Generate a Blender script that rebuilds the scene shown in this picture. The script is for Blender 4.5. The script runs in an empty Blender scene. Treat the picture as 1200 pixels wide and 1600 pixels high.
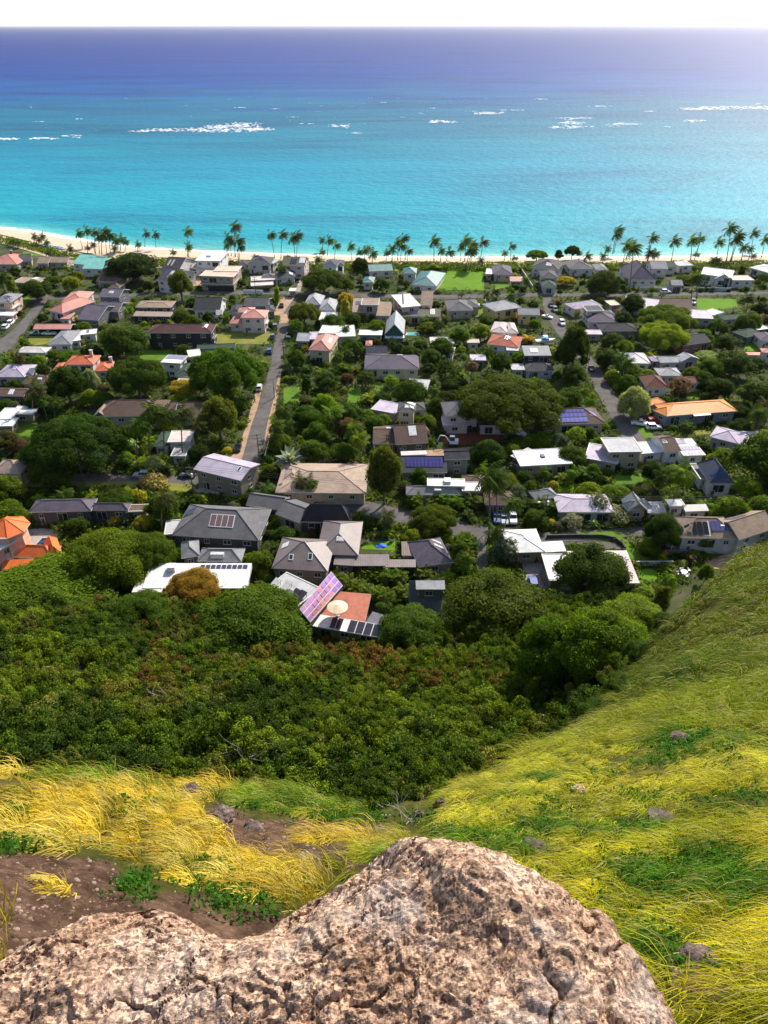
import bpy, bmesh, math, random
import numpy as np
from mathutils import Vector, Matrix, Euler

S = bpy.context.scene
COL = S.collection
rng = random.Random(7)
nr = np.random.default_rng(7)
R = math.radians

# ------------------------------------------------------------ camera, sky, sun, exposure
HAZE = 1.5e-5
CAMZ, FPX = 100.0, 1155.6          # eye 100 m above the town; focal length in photo pixels (1200 x 1600)
cd = bpy.data.cameras.new('camera')
cd.sensor_fit = 'AUTO'; cd.sensor_width = 36.0; cd.lens = 26.0
cd.clip_start = 0.05; cd.clip_end = 200000.0
cam = bpy.data.objects.new('camera', cd); COL.objects.link(cam)
cam.rotation_mode = 'XYZ'
CAMROT = (Matrix.Rotation(R(90 - 33.38), 3, 'X') @ Matrix.Rotation(R(-0.15), 3, 'Z'))
cam.matrix_world = Matrix.Translation((0, 0, CAMZ)) @ CAMROT.to_4x4()
S.camera = cam
SUN_AZ, SUN_EL = 33.0, 41.0        # clockwise from straight ahead (+Y)
w = bpy.data.worlds.new('World'); S.world = w; w.use_nodes = True
nt = w.node_tree
sky = nt.nodes.new('ShaderNodeTexSky'); sky.sky_type = 'NISHITA'; sky.sun_disc = False
sky.sun_elevation = R(SUN_EL); sky.sun_rotation = R(SUN_AZ)
sky.air_density = 1.0; sky.dust_density = 1.2; sky.ozone_density = 1.0; sky.altitude = 100
bg = nt.nodes['Background']; bg.inputs['Strength'].default_value = 0.125
# bright sea haze low in the sky: the Nishita colour whitens towards the horizon
_tc = nt.nodes.new('ShaderNodeTexCoord'); _sp = nt.nodes.new('ShaderNodeSeparateXYZ'); nt.links.new(_tc.outputs['Generated'], _sp.inputs[0])
_rp = nt.nodes.new('ShaderNodeValToRGB'); _rp.color_ramp.elements[0].position = 0.0; _rp.color_ramp.elements[0].color = (0.92, 0.92, 0.92, 1)
_rp.color_ramp.elements[1].position = 0.035; _rp.color_ramp.elements[1].color = (0.4, 0.4, 0.4, 1); _e = _rp.color_ramp.elements.new(0.11); _e.color = (0.06, 0.06, 0.06, 1); nt.links.new(_sp.outputs[2], _rp.inputs[0])
_mx = nt.nodes.new('ShaderNodeMix'); _mx.data_type = 'RGBA'; nt.links.new(_rp.outputs[0], _mx.inputs[0])
nt.links.new(sky.outputs['Color'], _mx.inputs[6]); 
_dt = nt.nodes.new('ShaderNodeVectorMath'); _dt.operation = 'DOT_PRODUCT'; nt.links.new(_tc.outputs['Generated'], _dt.inputs[0]); _dt.inputs[1].default_value = (math.sin(R(SUN_AZ)), math.cos(R(SUN_AZ)), 0.25)
_gl = nt.nodes.new('ShaderNodeMapRange'); nt.links.new(_dt.outputs['Value'], _gl.inputs[0]); _gl.interpolation_type = 'SMOOTHSTEP'
_gl.inputs[1].default_value = 0.2; _gl.inputs[2].default_value = 1.03; _gl.inputs[3].default_value = 4.55; _gl.inputs[4].default_value = 13.0
_hz = nt.nodes.new('ShaderNodeMix'); _hz.data_type = 'RGBA'; _hz.blend_type = 'MULTIPLY'; _hz.inputs[0].default_value = 1.0; _hz.inputs[6].default_value = (.99, .985, 1.03, 1)
nt.links.new(_gl.outputs[0], _hz.inputs[7]); nt.links.new(_hz.outputs[2], _mx.inputs[7])
nt.links.new(_mx.outputs[2], bg.inputs['Color'])
sd = bpy.data.lights.new('sun', 'SUN'); sd.energy = 4.8; sd.angle = R(0.8); sd.color = (1.0, 0.93, 0.82)
sun = bpy.data.objects.new('sun', sd); COL.objects.link(sun)
sdir = Vector((math.sin(R(SUN_AZ)) * math.cos(R(SUN_EL)), math.cos(R(SUN_AZ)) * math.cos(R(SUN_EL)), math.sin(R(SUN_EL))))
sun.rotation_euler = sdir.to_track_quat('Z', 'Y').to_euler(); sun.location = (60, 60, 180)
S.view_settings.view_transform = 'Standard'; S.view_settings.look = 'None'
S.view_settings.exposure = 0.6; S.view_settings.gamma = 1.0
S.render.engine = 'CYCLES'
S.cycles.max_bounces = 5; S.cycles.diffuse_bounces = 3; S.cycles.glossy_bounces = 2
S.cycles.transmission_bounces = 3; S.cycles.caustics_reflective = False; S.cycles.caustics_refractive = False
S.cycles.use_denoising = True

RN = np.array(CAMROT)
def ray(px, py):
    return CAMROT @ Vector(((px - 600) / FPX, -(py - 800) / FPX, -1.0))
def G(px, py, z=0.0):              # photo pixel -> point at height z
    d = ray(px, py); t = (z - CAMZ) / d.z
    return Vector((d.x * t, d.y * t, z))
def projN(P):                      # points (n,3) -> photo pixels and depth
    q = (np.asarray(P, float) - np.array([0, 0, CAMZ])) @ RN
    dep = np.maximum(-q[:, 2], 1e-3)
    return 600 + FPX * q[:, 0] / dep, 800 - FPX * q[:, 1] / dep, dep
def proj(p):
    a, b, c = projN([[p[0], p[1], p[2]]]); return a[0], b[0], c[0]
def ppm(px, py, z=0.0):            # photo pixels per metre at that ground point
    return FPX / proj(G(px, py, z))[2]

# ------------------------------------------------------------ object helpers
def tag(o, label=None, cat=None, group=None, kind=None):
    if label: o['label'] = label
    if cat: o['category'] = cat
    if group: o['group'] = group
    if kind: o['kind'] = kind
    return o
def empty(name, loc=(0, 0, 0), rz=0.0):
    o = bpy.data.objects.new(name, None); o.empty_display_size = 0.2
    o.location = loc; o.rotation_euler = (0, 0, rz); COL.objects.link(o); return o
def link(name, me, parent=None, loc=None, rz=None, color=None):
    o = bpy.data.objects.new(name, me); COL.objects.link(o)
    if parent: o.parent = parent
    if loc is not None: o.location = loc
    if rz is not None: o.rotation_euler = (0, 0, rz)
    if color: o.color = (*color, 1.0)
    return o
class MB:                          # collects faces of one mesh
    def __init__(s): s.v = []; s.f = []; s.m = []; s.uv = []
    def poly(s, pts, m=0, uv=None):
        i = len(s.v); s.v += [tuple(p) for p in pts]; s.f.append(tuple(range(i, i + len(pts)))); s.m.append(m)
        if uv is None:             # u along the first edge, v across it
            a = Vector(pts[0]); e = (Vector(pts[1]) - a)
            e = e.normalized() if e.length > 1e-6 else Vector((1, 0, 0))
            n = Vector((0, 0, 0))
            for k in range(1, len(pts) - 1): n += (Vector(pts[k]) - a).cross(Vector(pts[k + 1]) - a)
            n = n.normalized() if n.length > 1e-9 else Vector((0, 0, 1))
            w2 = n.cross(e)
            uv = [((Vector(p) - a).dot(e), (Vector(p) - a).dot(w2)) for p in pts]
        s.uv += uv
    def box(s, x0, x1, y0, y1, z0, z1, m=0, M=None):
        p = [Vector(q) for q in ((x0, y0, z0), (x1, y0, z0), (x1, y1, z0), (x0, y1, z0), (x0, y0, z1), (x1, y0, z1), (x1, y1, z1), (x0, y1, z1))]
        if M: p = [M @ q for q in p]
        for f in ((3, 2, 1, 0), (4, 5, 6, 7), (0, 1, 5, 4), (1, 2, 6, 5), (2, 3, 7, 6), (3, 0, 4, 7)):
            s.poly([p[k] for k in f], m)
    def bar(s, a, b, r0, r1=None, n=6, m=0, cap=True):
        a = Vector(a); b = Vector(b); r1 = r0 if r1 is None else r1
        d = (b - a).normalized(); x = d.orthogonal().normalized(); y = d.cross(x)
        ra = [a + (x * math.cos(t) + y * math.sin(t)) * r0 for t in [2 * math.pi * k / n for k in range(n)]]
        rb = [b + (x * math.cos(t) + y * math.sin(t)) * r1 for t in [2 * math.pi * k / n for k in range(n)]]
        for k in range(n): s.poly([ra[k], ra[(k + 1) % n], rb[(k + 1) % n], rb[k]], m)
        if cap: s.poly(rb, m); s.poly(ra[::-1], m)
    def tube(s, pts, rad, n=6, m=0):
        for k in range(len(pts) - 1): s.bar(pts[k], pts[k + 1], rad[k], rad[k + 1], n, m, cap=(k == len(pts) - 2))
    def mesh(s, name, mats, smooth=False):
        me = bpy.data.meshes.new(name); me.from_pydata(s.v, [], s.f)
        for mt in (mats if isinstance(mats, (list, tuple)) else [mats]): me.materials.append(mt)
        me.polygons.foreach_set('material_index', s.m)
        if smooth: me.polygons.foreach_set('use_smooth', [True] * len(s.f))
        uvl = me.uv_layers.new(name='UVMap')
        uvl.data.foreach_set('uv', [c for u in s.uv for c in u])
        me.update(); return me
    def build(s, name, mats, parent=None, loc=None, rz=None, color=None, smooth=False):
        return link(name, s.mesh(name, mats, smooth), parent, loc, rz, color)
def quads_mesh(name, V, tint, mat, tris=None):     # V (n,4,3), tint (n,3)
    V = np.asarray(V, np.float32); n = len(V)
    me = bpy.data.meshes.new(name)
    me.vertices.add(n * 4); me.vertices.foreach_set('co', V.reshape(-1))
    me.loops.add(n * 4); me.loops.foreach_set('vertex_index', np.arange(n * 4, dtype=np.int32))
    me.polygons.add(n); me.polygons.foreach_set('loop_start', np.arange(0, n * 4, 4, dtype=np.int32))
    at = me.attributes.new('tint', 'FLOAT_COLOR', 'FACE')
    t4 = np.ones((n, 4), np.float32); t4[:, :3] = tint; at.data.foreach_set('color', t4.reshape(-1))
    me.materials.append(mat); me.update(calc_edges=True); return me
def grid_mesh(name, P, mat, smooth=True, attr=None):
    h, wd, _ = P.shape
    idx = np.arange(h * wd).reshape(h, wd)
    q = np.stack([idx[:-1, :-1], idx[:-1, 1:], idx[1:, 1:], idx[1:, :-1]], -1).reshape(-1, 4)
    me = bpy.data.meshes.new(name); n = len(q)
    me.vertices.add(h * wd); me.vertices.foreach_set('co', P.astype(np.float32).reshape(-1))
    me.loops.add(n * 4); me.loops.foreach_set('vertex_index', q.astype(np.int32).reshape(-1))
    me.polygons.add(n); me.polygons.foreach_set('loop_start', np.arange(0, n * 4, 4, dtype=np.int32))
    me.polygons.foreach_set('use_smooth', np.full(n, smooth))
    if attr is not None:
        at = me.attributes.new('mask', 'FLOAT_COLOR', 'POINT')
        t4 = np.ones((h * wd, 4), np.float32); t4[:, :attr.shape[-1]] = attr.reshape(h * wd, -1)
        at.data.foreach_set('color', t4.reshape(-1))
    me.materials.append(mat); me.update(calc_edges=True); return me

def hash3(i, j, k, seed):
    x = (i * 374761393 + j * 668265263 + k * 2147483647 + seed * 974634617) & 0xffffffff
    x = ((x ^ (x >> 13)) * 1274126177) & 0xffffffff
    x = (x ^ (x >> 16)) & 0xffffff
    return x / float(0xffffff)
def vnoise(P, seed=0):
    P = np.asarray(P, float); i = np.floor(P).astype(np.int64); f = P - i; f = f * f * (3 - 2 * f)
    r = 0
    for a in (0, 1):
        for b in (0, 1):
            for c in (0, 1):
                wt = (f[:, 0] if a else 1 - f[:, 0]) * (f[:, 1] if b else 1 - f[:, 1]) * (f[:, 2] if c else 1 - f[:, 2])
                r = r + wt * hash3(i[:, 0] + a, i[:, 1] + b, i[:, 2] + c, seed)
    return r
def fbm(P, octv=4, seed=0, gain=0.5):
    r = 0; a = 1; tot = 0; P = np.asarray(P, float)
    for o in range(octv): r = r + a * vnoise(P * 2 ** o, seed + o); tot += a; a *= gain
    return r / tot * 2 - 1
def inpoly(x, y, poly):
    x = np.asarray(x, float); y = np.asarray(y, float); r = np.zeros(x.shape, bool); n = len(poly)
    for i in range(n):
        x0, y0 = poly[i]; x1, y1 = poly[(i + 1) % n]
        if y0 == y1: continue
        c = ((y0 > y) != (y1 > y)) & (x < (x1 - x0) * (y - y0) / (y1 - y0) + x0); r ^= c
    return r
def polydist(x, y, poly, closed=True):
    d = np.full(np.shape(x), 1e9); n = len(poly)
    for i in range(n if closed else n - 1):
        ax, ay = poly[i]; bx, by = poly[(i + 1) % n]; ex, ey = bx - ax, by - ay
        t = np.clip(((x - ax) * ex + (y - ay) * ey) / (ex * ex + ey * ey + 1e-12), 0, 1)
        d = np.minimum(d, np.hypot(x - ax - t * ex, y - ay - t * ey))
    return d

# ------------------------------------------------------------ materials
def newmat(name):
    m = bpy.data.materials.new(name); m.use_nodes = True
    t = m.node_tree; return m, t, t.nodes['Principled BSDF']
def N(t, kind, **kw):
    n = t.nodes.new('ShaderNode' + kind)
    for k, v in kw.items():
        if k in n.inputs: n.inputs[k].default_value = v
        else: setattr(n, k, v)
    return n
def L(t, a, b): t.links.new(a, b)
def ramp(t, fac, stops, interp='LINEAR'):
    r = t.nodes.new('ShaderNodeValToRGB'); r.color_ramp.interpolation = interp
    e = r.color_ramp.elements
    while len(e) < len(stops): e.new(0.5)
    for k, (p, c) in enumerate(stops): e[k].position = p; e[k].color = (*c, 1) if len(c) == 3 else c
    if fac is not None: L(t, fac, r.inputs['Fac'])
    return r
def mixc(t, a, b, fac, mode='MIX'):
    m = t.nodes.new('ShaderNodeMix'); m.data_type = 'RGBA'; m.blend_type = mode
    for s, v in ((6, a), (7, b), (0, fac)):
        if hasattr(v, 'links'): L(t, v, m.inputs[s])
        else: m.inputs[s].default_value = v if s == 0 else (*v, 1)
    return m.outputs[2]
def bump(t, h, strength, dist, bsdf):
    b = N(t, 'Bump', Strength=strength, Distance=dist); L(t, h, b.inputs['Height']); L(t, b.outputs['Normal'], bsdf.inputs['Normal'])
def plain(name, c, rough=0.7, metal=0.0, var=0.25, scale=2.0, spec=0.4, objcol=False):
    m, t, b = newmat(name)
    nz = N(t, 'TexNoise', Scale=scale, Detail=4.0); tc = N(t, 'TexCoord'); L(t, tc.outputs['Object'], nz.inputs['Vector'])
    rp = ramp(t, nz.outputs['Fac'], [(0.3, (1 - var,) * 3), (0.7, (1 + var * 0.4,) * 3)])
    src = c
    if objcol: src = N(t, 'ObjectInfo').outputs['Color']
    L(t, mixc(t, src, rp.outputs['Color'], 1.0, 'MULTIPLY'), b.inputs['Base Color'])
    b.inputs['Roughness'].default_value = rough; b.inputs['Metallic'].default_value = metal
    b.inputs['Specular IOR Level'].default_value = spec
    return m
def mulv(t, a, b, op='MULTIPLY'):
    m = N(t, 'Math', operation=op)
    for k, v in enumerate((a, b)):
        if hasattr(v, 'links'): L(t, v, m.inputs[k])
        else: m.inputs[k].default_value = v
    return m.outputs[0]

def roof_mat(name, kind):
    m, t, b = newmat(name)
    oc = N(t, 'ObjectInfo').outputs['Color']
    uv = N(t, 'UVMap').outputs['UV']; sp = N(t, 'SeparateXYZ'); L(t, uv, sp.inputs[0])
    tc = N(t, 'TexCoord')
    big = N(t, 'TexNoise', Scale=0.35, Detail=5.0, Roughness=0.65); L(t, tc.outputs['Object'], big.inputs['Vector'])
    var = ramp(t, big.outputs['Fac'], [(0.3, (0.74, 0.74, 0.76)), (0.52, (1, 1, 1)), (0.75, (1.12, 1.1, 1.06))]).outputs['Color']
    col = mixc(t, oc, var, 1.0, 'MULTIPLY')
    if kind == 'shingle':
        br = N(t, 'TexBrick', Scale=1.0, **{'Mortar Size': 0.025, 'Brick Width': 0.9, 'Row Height': 0.32, 'Bias': -0.1})
        br.inputs['Color1'].default_value = (0.82, 0.82, 0.84, 1); br.inputs['Color2'].default_value = (1.1, 1.08, 1.06, 1); br.inputs['Mortar'].default_value = (0.6, 0.6, 0.6, 1)
        L(t, uv, br.inputs['Vector']); col = mixc(t, col, br.outputs['Color'], 0.75, 'MULTIPLY')
        fine = N(t, 'TexNoise', Scale=9.0, Detail=3.0); L(t, tc.outputs['Object'], fine.inputs['Vector'])
        col = mixc(t, col, ramp(t, fine.outputs['Fac'], [(0.3, (0.75,) * 3), (0.7, (1.2,) * 3)]).outputs['Color'], 0.7, 'MULTIPLY')
        b.inputs['Roughness'].default_value = 0.85; b.inputs['Specular IOR Level'].default_value = 0.25
        bump(t, br.outputs['Fac'], 0.4, 0.04, b)
    elif kind in ('metal', 'tile'):
        per = 0.48 if kind == 'metal' else 0.33
        fr = mulv(t, mulv(t, sp.outputs[0], 1 / per), 0, 'FRACT')
        edge = mulv(t, mulv(t, fr, 0.5, 'SUBTRACT'), 0, 'ABSOLUTE')
        if kind == 'metal':
            rib = ramp(t, edge, [(0.36, (1, 1, 1)), (0.46, (0.55, 0.55, 0.55))]).outputs['Color']
            hh = ramp(t, edge, [(0.4, (0, 0, 0)), (0.48, (1, 1, 1))]).outputs['Color']
            b.inputs['Roughness'].default_value = 0.45
        else:
            rib = ramp(t, edge, [(0.05, (1.08, 1.08, 1.08)), (0.45, (0.62, 0.58, 0.56))]).outputs['Color']; hh = edge
            fv = mulv(t, mulv(t, sp.outputs[1], 1 / 0.4), 0, 'FRACT')
            rib = mixc(t, rib, ramp(t, fv, [(0.0, (0.7, 0.66, 0.64)), (0.2, (1, 1, 1))]).outputs['Color'], 0.6, 'MULTIPLY')
            b.inputs['Roughness'].default_value = 0.7
        col = mixc(t, col, rib, 0.8, 'MULTIPLY'); bump(t, hh, 0.5, 0.06, b)
    else:                          # flat membrane / gravel
        fine = N(t, 'TexNoise', Scale=1.4, Detail=6.0, Roughness=0.7); L(t, tc.outputs['Object'], fine.inputs['Vector'])
        col = mixc(t, col, ramp(t, fine.outputs['Fac'], [(0.32, (0.82, 0.81, 0.79)), (0.55, (1, 1, 1))]).outputs['Color'], 0.8, 'MULTIPLY')
        b.inputs['Roughness'].default_value = 0.75; b.inputs['Specular IOR Level'].default_value = 0.3
    L(t, col, b.inputs['Base Color']); return m
M = {}
for k in ('shingle', 'metal', 'tile', 'flat'): M[k] = roof_mat('roof_' + k, k)
M['wall'] = plain('painted_wall', None, 0.8, var=0.22, scale=0.8, objcol=True)
M['trim'] = plain('roof_trim', (0.55, 0.53, 0.5), 0.6, var=0.1)
M['paint'] = plain('car_paint', None, 0.25, var=0.05, spec=0.6, objcol=True)
M['any'] = plain('coloured_surface', None, 0.65, var=0.2, scale=1.5, objcol=True)
M['rubber'] = plain('rubber', (0.02, 0.02, 0.02), 0.8)
M['white'] = plain('white_paint', (0.78, 0.77, 0.75), 0.5, var=0.08)
M['wood'] = plain('pole_wood', (0.13, 0.1, 0.08), 0.85, scale=5)
M['metalgrey'] = plain('galvanised_metal', (0.45, 0.46, 0.47), 0.4, metal=0.6)
def glass_mat(name, c, rough=0.08):
    m, t, b = newmat(name); b.inputs['Base Color'].default_value = (*c, 1); b.inputs['Roughness'].default_value = rough
    nz = N(t, 'TexNoise', Scale=0.7); L(t, ramp(t, nz.outputs['Fac'], [(0.3, tuple(x * 0.6 for x in c)), (0.7, tuple(x * 1.6 for x in c))]).outputs['Color'], b.inputs['Base Color'])
    return m
M['glass'] = glass_mat('window_glass', (0.025, 0.03, 0.035))
M['pool'] = glass_mat('pool_water', (0.05, 0.42, 0.42), 0.06)
M['darkpool'] = glass_mat('dark_pool_water', (0.005, 0.03, 0.09), 0.06)
def solar_mat(name, objcol=True):
    m, t, b = newmat(name); oc = N(t, 'ObjectInfo').outputs['Color']
    uv = N(t, 'UVMap').outputs['UV']
    br = N(t, 'TexBrick', Scale=1.0, **{'Mortar Size': 0.02, 'Brick Width': 0.5, 'Row Height': 0.5, 'Mortar Smooth': 0.1}); br.offset = 0
    br.inputs['Color1'].default_value = (0.85, 0.85, 0.85, 1); br.inputs['Color2'].default_value = (1.15, 1.15, 1.15, 1); br.inputs['Mortar'].default_value = (1.5, 1.5, 1.5, 1)
    L(t, uv, br.inputs['Vector']); L(t, mixc(t, oc, br.outputs['Color'], 1.0, 'MULTIPLY'), b.inputs['Base Color'])
    b.inputs['Roughness'].default_value = 0.2; return m
M['solar'] = solar_mat('solar_cells')
def leaf_mat(name, trans=0.3, rough=0.6, spec=0.08):
    m, t, b = newmat(name)
    at = N(t, 'Attribute', attribute_name='tint'); oc = N(t, 'ObjectInfo')
    c = mixc(t, at.outputs['Color'], oc.outputs['Color'], 1.0, 'MULTIPLY')
    L(t, c, b.inputs['Base Color']); b.inputs['Roughness'].default_value = rough; b.inputs['Specular IOR Level'].default_value = spec
    tr = N(t, 'BsdfTranslucent'); L(t, mixc(t, c, (1.25, 1.2, 0.5), 1.0, 'MULTIPLY'), tr.inputs['Color'])
    mx = N(t, 'MixShader', Fac=trans); L(t, b.outputs[0], mx.inputs[1]); L(t, tr.outputs[0], mx.inputs[2])
    L(t, mx.outputs[0], t.nodes['Material Output'].inputs['Surface']); return m
M['leaf'] = leaf_mat('foliage', 0.48); M['blade'] = leaf_mat('grass_blade', 0.35, 0.5)
def bark_mat():
    m, t, b = newmat('bark'); tc = N(t, 'TexCoord'); mp = N(t, 'Mapping'); mp.inputs['Scale'].default_value = (3, 3, 0.8)
    L(t, tc.outputs['Object'], mp.inputs[0]); nz = N(t, 'TexNoise', Scale=3.0, Detail=5.0); L(t, mp.outputs[0], nz.inputs['Vector'])
    L(t, ramp(t, nz.outputs['Fac'], [(0.3, (0.07, 0.055, 0.04)), (0.7, (0.24, 0.2, 0.16))]).outputs['Color'], b.inputs['Base Color'])
    b.inputs['Roughness'].default_value = 0.9; return m
M['bark'] = bark_mat()
def ground_mat(name, stops, scale, rough=0.95, bs=0.0, bd=0.05, det=6.0):
    m, t, b = newmat(name); tc = N(t, 'TexCoord')
    nz = N(t, 'TexNoise', Scale=scale, Detail=det, Roughness=0.65); L(t, tc.outputs['Object'], nz.inputs['Vector'])
    L(t, ramp(t, nz.outputs['Fac'], stops).outputs['Color'], b.inputs['Base Color'])
    b.inputs['Roughness'].default_value = rough; b.inputs['Specular IOR Level'].default_value = 0.15
    if bs: bump(t, nz.outputs['Fac'], bs, bd, b)
    return m
M['town'] = ground_mat('town_ground', [(0.3, (0.02, 0.03, 0.012)), (0.5, (0.045, 0.06, 0.02)), (0.65, (0.1, 0.085, 0.045)), (0.8, (0.06, 0.09, 0.025))], 0.09)
M['sand'] = ground_mat('beach_sand', [(0.3, (0.48, 0.36, 0.25)), (0.7, (0.6, 0.47, 0.34))], 0.15)
M['asphalt'] = ground_mat('asphalt', [(0.3, (0.075, 0.068, 0.068)), (0.7, (0.14, 0.125, 0.12))], 0.25)
M['concrete'] = ground_mat('concrete', [(0.3, (0.24, 0.2, 0.17)), (0.7, (0.42, 0.36, 0.31))], 0.3)
M['lawn'] = ground_mat('lawn_grass', [(0.25, (0.045, 0.1, 0.008)), (0.5, (0.085, 0.17, 0.012)), (0.75, (0.15, 0.19, 0.02))], 0.16)
M['brightlawn'] = ground_mat('bright_lawn_grass', [(0.25, (0.06, 0.15, 0.006)), (0.6, (0.11, 0.215, 0.008)), (0.8, (0.17, 0.24, 0.02))], 0.1)
M['drylawn'] = ground_mat('dry_lawn_grass', [(0.25, (0.09, 0.11, 0.015)), (0.5, (0.17, 0.18, 0.03)), (0.75, (0.28, 0.2, 0.06))], 0.22)
M['redsoil'] = ground_mat('red_soil', [(0.3, (0.13, 0.042, 0.022)), (0.7, (0.22, 0.075, 0.04))], 0.2)
M['dirt'] = ground_mat('tan_dirt', [(0.3, (0.26, 0.16, 0.1)), (0.7, (0.44, 0.3, 0.2))], 0.25)
# ------------------------------------------------------------ sea, surf, beach
SEA = -1.5
shore_px = [(-900, 300), (-300, 335), (0, 356), (50, 362), (100, 371), (200, 386), (300, 392), (450, 398), (600, 402), (850, 403), (1000, 402), (1200, 399), (1500, 390), (2100, 372)]
shore_w = [G(x, y, SEA) for x, y in shore_px]
sh_az = np.array([math.atan2(p.x, p.y) for p in shore_w]); sh_rho = np.array([math.hypot(p.x, p.y) for p in shore_w])
def shore_rho(az): return np.interp(az, sh_az, sh_rho)
def sea_mat():
    m, t, b = newmat('sea_water')
    at = N(t, 'Attribute', attribute_name='mask'); sp = N(t, 'SeparateColor'); L(t, at.outputs['Color'], sp.inputs[0])
    tc = N(t, 'TexCoord')
    mp = N(t, 'Mapping'); mp.inputs['Scale'].default_value = (0.0035, 0.011, 1); L(t, tc.outputs['Object'], mp.inputs[0])
    nz = N(t, 'TexNoise', Scale=1.0, Detail=6.0, Roughness=0.62); L(t, mp.outputs[0], nz.inputs['Vector'])
    v = mulv(t, sp.outputs[0], mulv(t, mulv(t, nz.outputs['Fac'], 0.5, 'SUBTRACT'), 0.13), 'ADD')
    st = [(1.0, (.34, .5, .4)), (1.3, (.07, .37, .36)), (1.65, (.003, .25, .31)), (2.2, (.0006, .215, .3)), (2.5, (.0006, .18, .275)), (2.75, (.001, .13, .21)), (2.97, (.0006, .09, .19)), (3.06, (.0003, .066, .22)), (3.25, (.0002, .034, .2)), (3.6, (.0002, .02, .17)), (4.2, (.0004, .015, .15)), (5.0, (.002, .013, .15))]
    rp = ramp(t, v, [((p - 1) / 4.2, c) for p, c in st])
    mp2 = N(t, 'Mapping'); mp2.inputs['Scale'].default_value = (0.012, 0.09, 1); L(t, tc.outputs['Object'], mp2.inputs[0])
    n2 = N(t, 'TexNoise', Scale=1.0, Detail=5.0, Roughness=0.7); L(t, mp2.outputs[0], n2.inputs['Vector'])
    c = mixc(t, rp.outputs['Color'], ramp(t, n2.outputs['Fac'], [(0.3, (0.62, 0.72, 0.84)), (0.5, (1, 1, 1)), (0.72, (1.22, 1.12, 1.05))]).outputs['Color'], 0.8, 'MULTIPLY')
    mp3 = N(t, 'Mapping'); mp3.inputs['Scale'].default_value = (0.0022, 0.006, 1); L(t, tc.outputs['Object'], mp3.inputs[0]); n5 = N(t, 'TexNoise', Scale=1.0, Detail=7.0, Roughness=0.7, Distortion=1.5); L(t, mp3.outputs[0], n5.inputs['Vector'])
    c = mixc(t, c, ramp(t, n5.outputs['Fac'], [(0.33, (0.55, 0.55, 0.64)), (0.48, (1, 1, 1)), (0.66, (1.6, 1.25, 1.15))]).outputs['Color'], 0.85, 'MULTIPLY')
    L(t, c, b.inputs['Base Color'])
    b.inputs['Roughness'].default_value = 0.5; b.inputs['IOR'].default_value = 1.25; b.inputs['Specular IOR Level'].default_value = 0.2
    n3 = N(t, 'TexNoise', Scale=0.16, Detail=5.0, Roughness=0.6); L(t, tc.outputs['Object'], n3.inputs['Vector'])
    bump(t, n3.outputs['Fac'], 0.6, 2.2, b)
    return m
azs = np.linspace(R(-65), R(65), 131)
offs = np.concatenate([[-40, -8, -2], np.geomspace(1, 160000, 90)])
P = np.zeros((len(offs), len(azs), 3)); msk = np.zeros((len(offs), len(azs), 3))
for i, o in enumerate(offs):
    rho = shore_rho(azs) + o * (1.0)
    P[i, :, 0] = np.sin(azs) * rho; P[i, :, 1] = np.cos(azs) * rho; P[i, :, 2] = SEA
    msk[i, :, 0] = (np.log10(max(o, 0) + 10) - 1) / 4.2
sea = link('sea', grid_mesh('sea', P, sea_mat(), True, msk)); tag(sea, kind='structure')
# breaking surf on the reef: ragged patches of white water
foam_m = plain('white_surf', (0.85, 0.86, 0.87), 0.8, var=0.12, scale=0.15)
fb = MB()
def foam_patch(cx, cy, rx, ry, n):
    for k in range(int(n * 2.6)):
        u = rng.gauss(0, 0.5); v_ = rng.gauss(0, 0.42)
        if abs(u) > 1 or abs(v_) > 1 or (n > 9 and vnoise([[u * rx * .22 + cx, v_ * ry * .9 + cy, 0]], 4)[0] < .36): continue
        c = G(cx + u * rx, cy + v_ * ry, SEA + 0.1 + 0.3 * rng.random())
        s = c.length / 1155.6 * rng.choice((.5, .7, 1, 1))
        lx = s * rng.uniform(0.06, 0.22) * min(rx, 14) ; ly = lx * rng.uniform(0.3, 0.9) * 1.1
        m = rng.randint(7, 10); pts = []
        for q in range(m):
            a = 2 * math.pi * q / m; r = rng.uniform(0.55, 1.1)
            pts.append((c.x + math.cos(a) * lx * r, c.y + math.sin(a) * ly * r, c.z))
        cen = (c.x, c.y, c.z + 0.4)
        for q in range(m): fb.poly([pts[q], pts[(q + 1) % m], cen])
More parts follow.
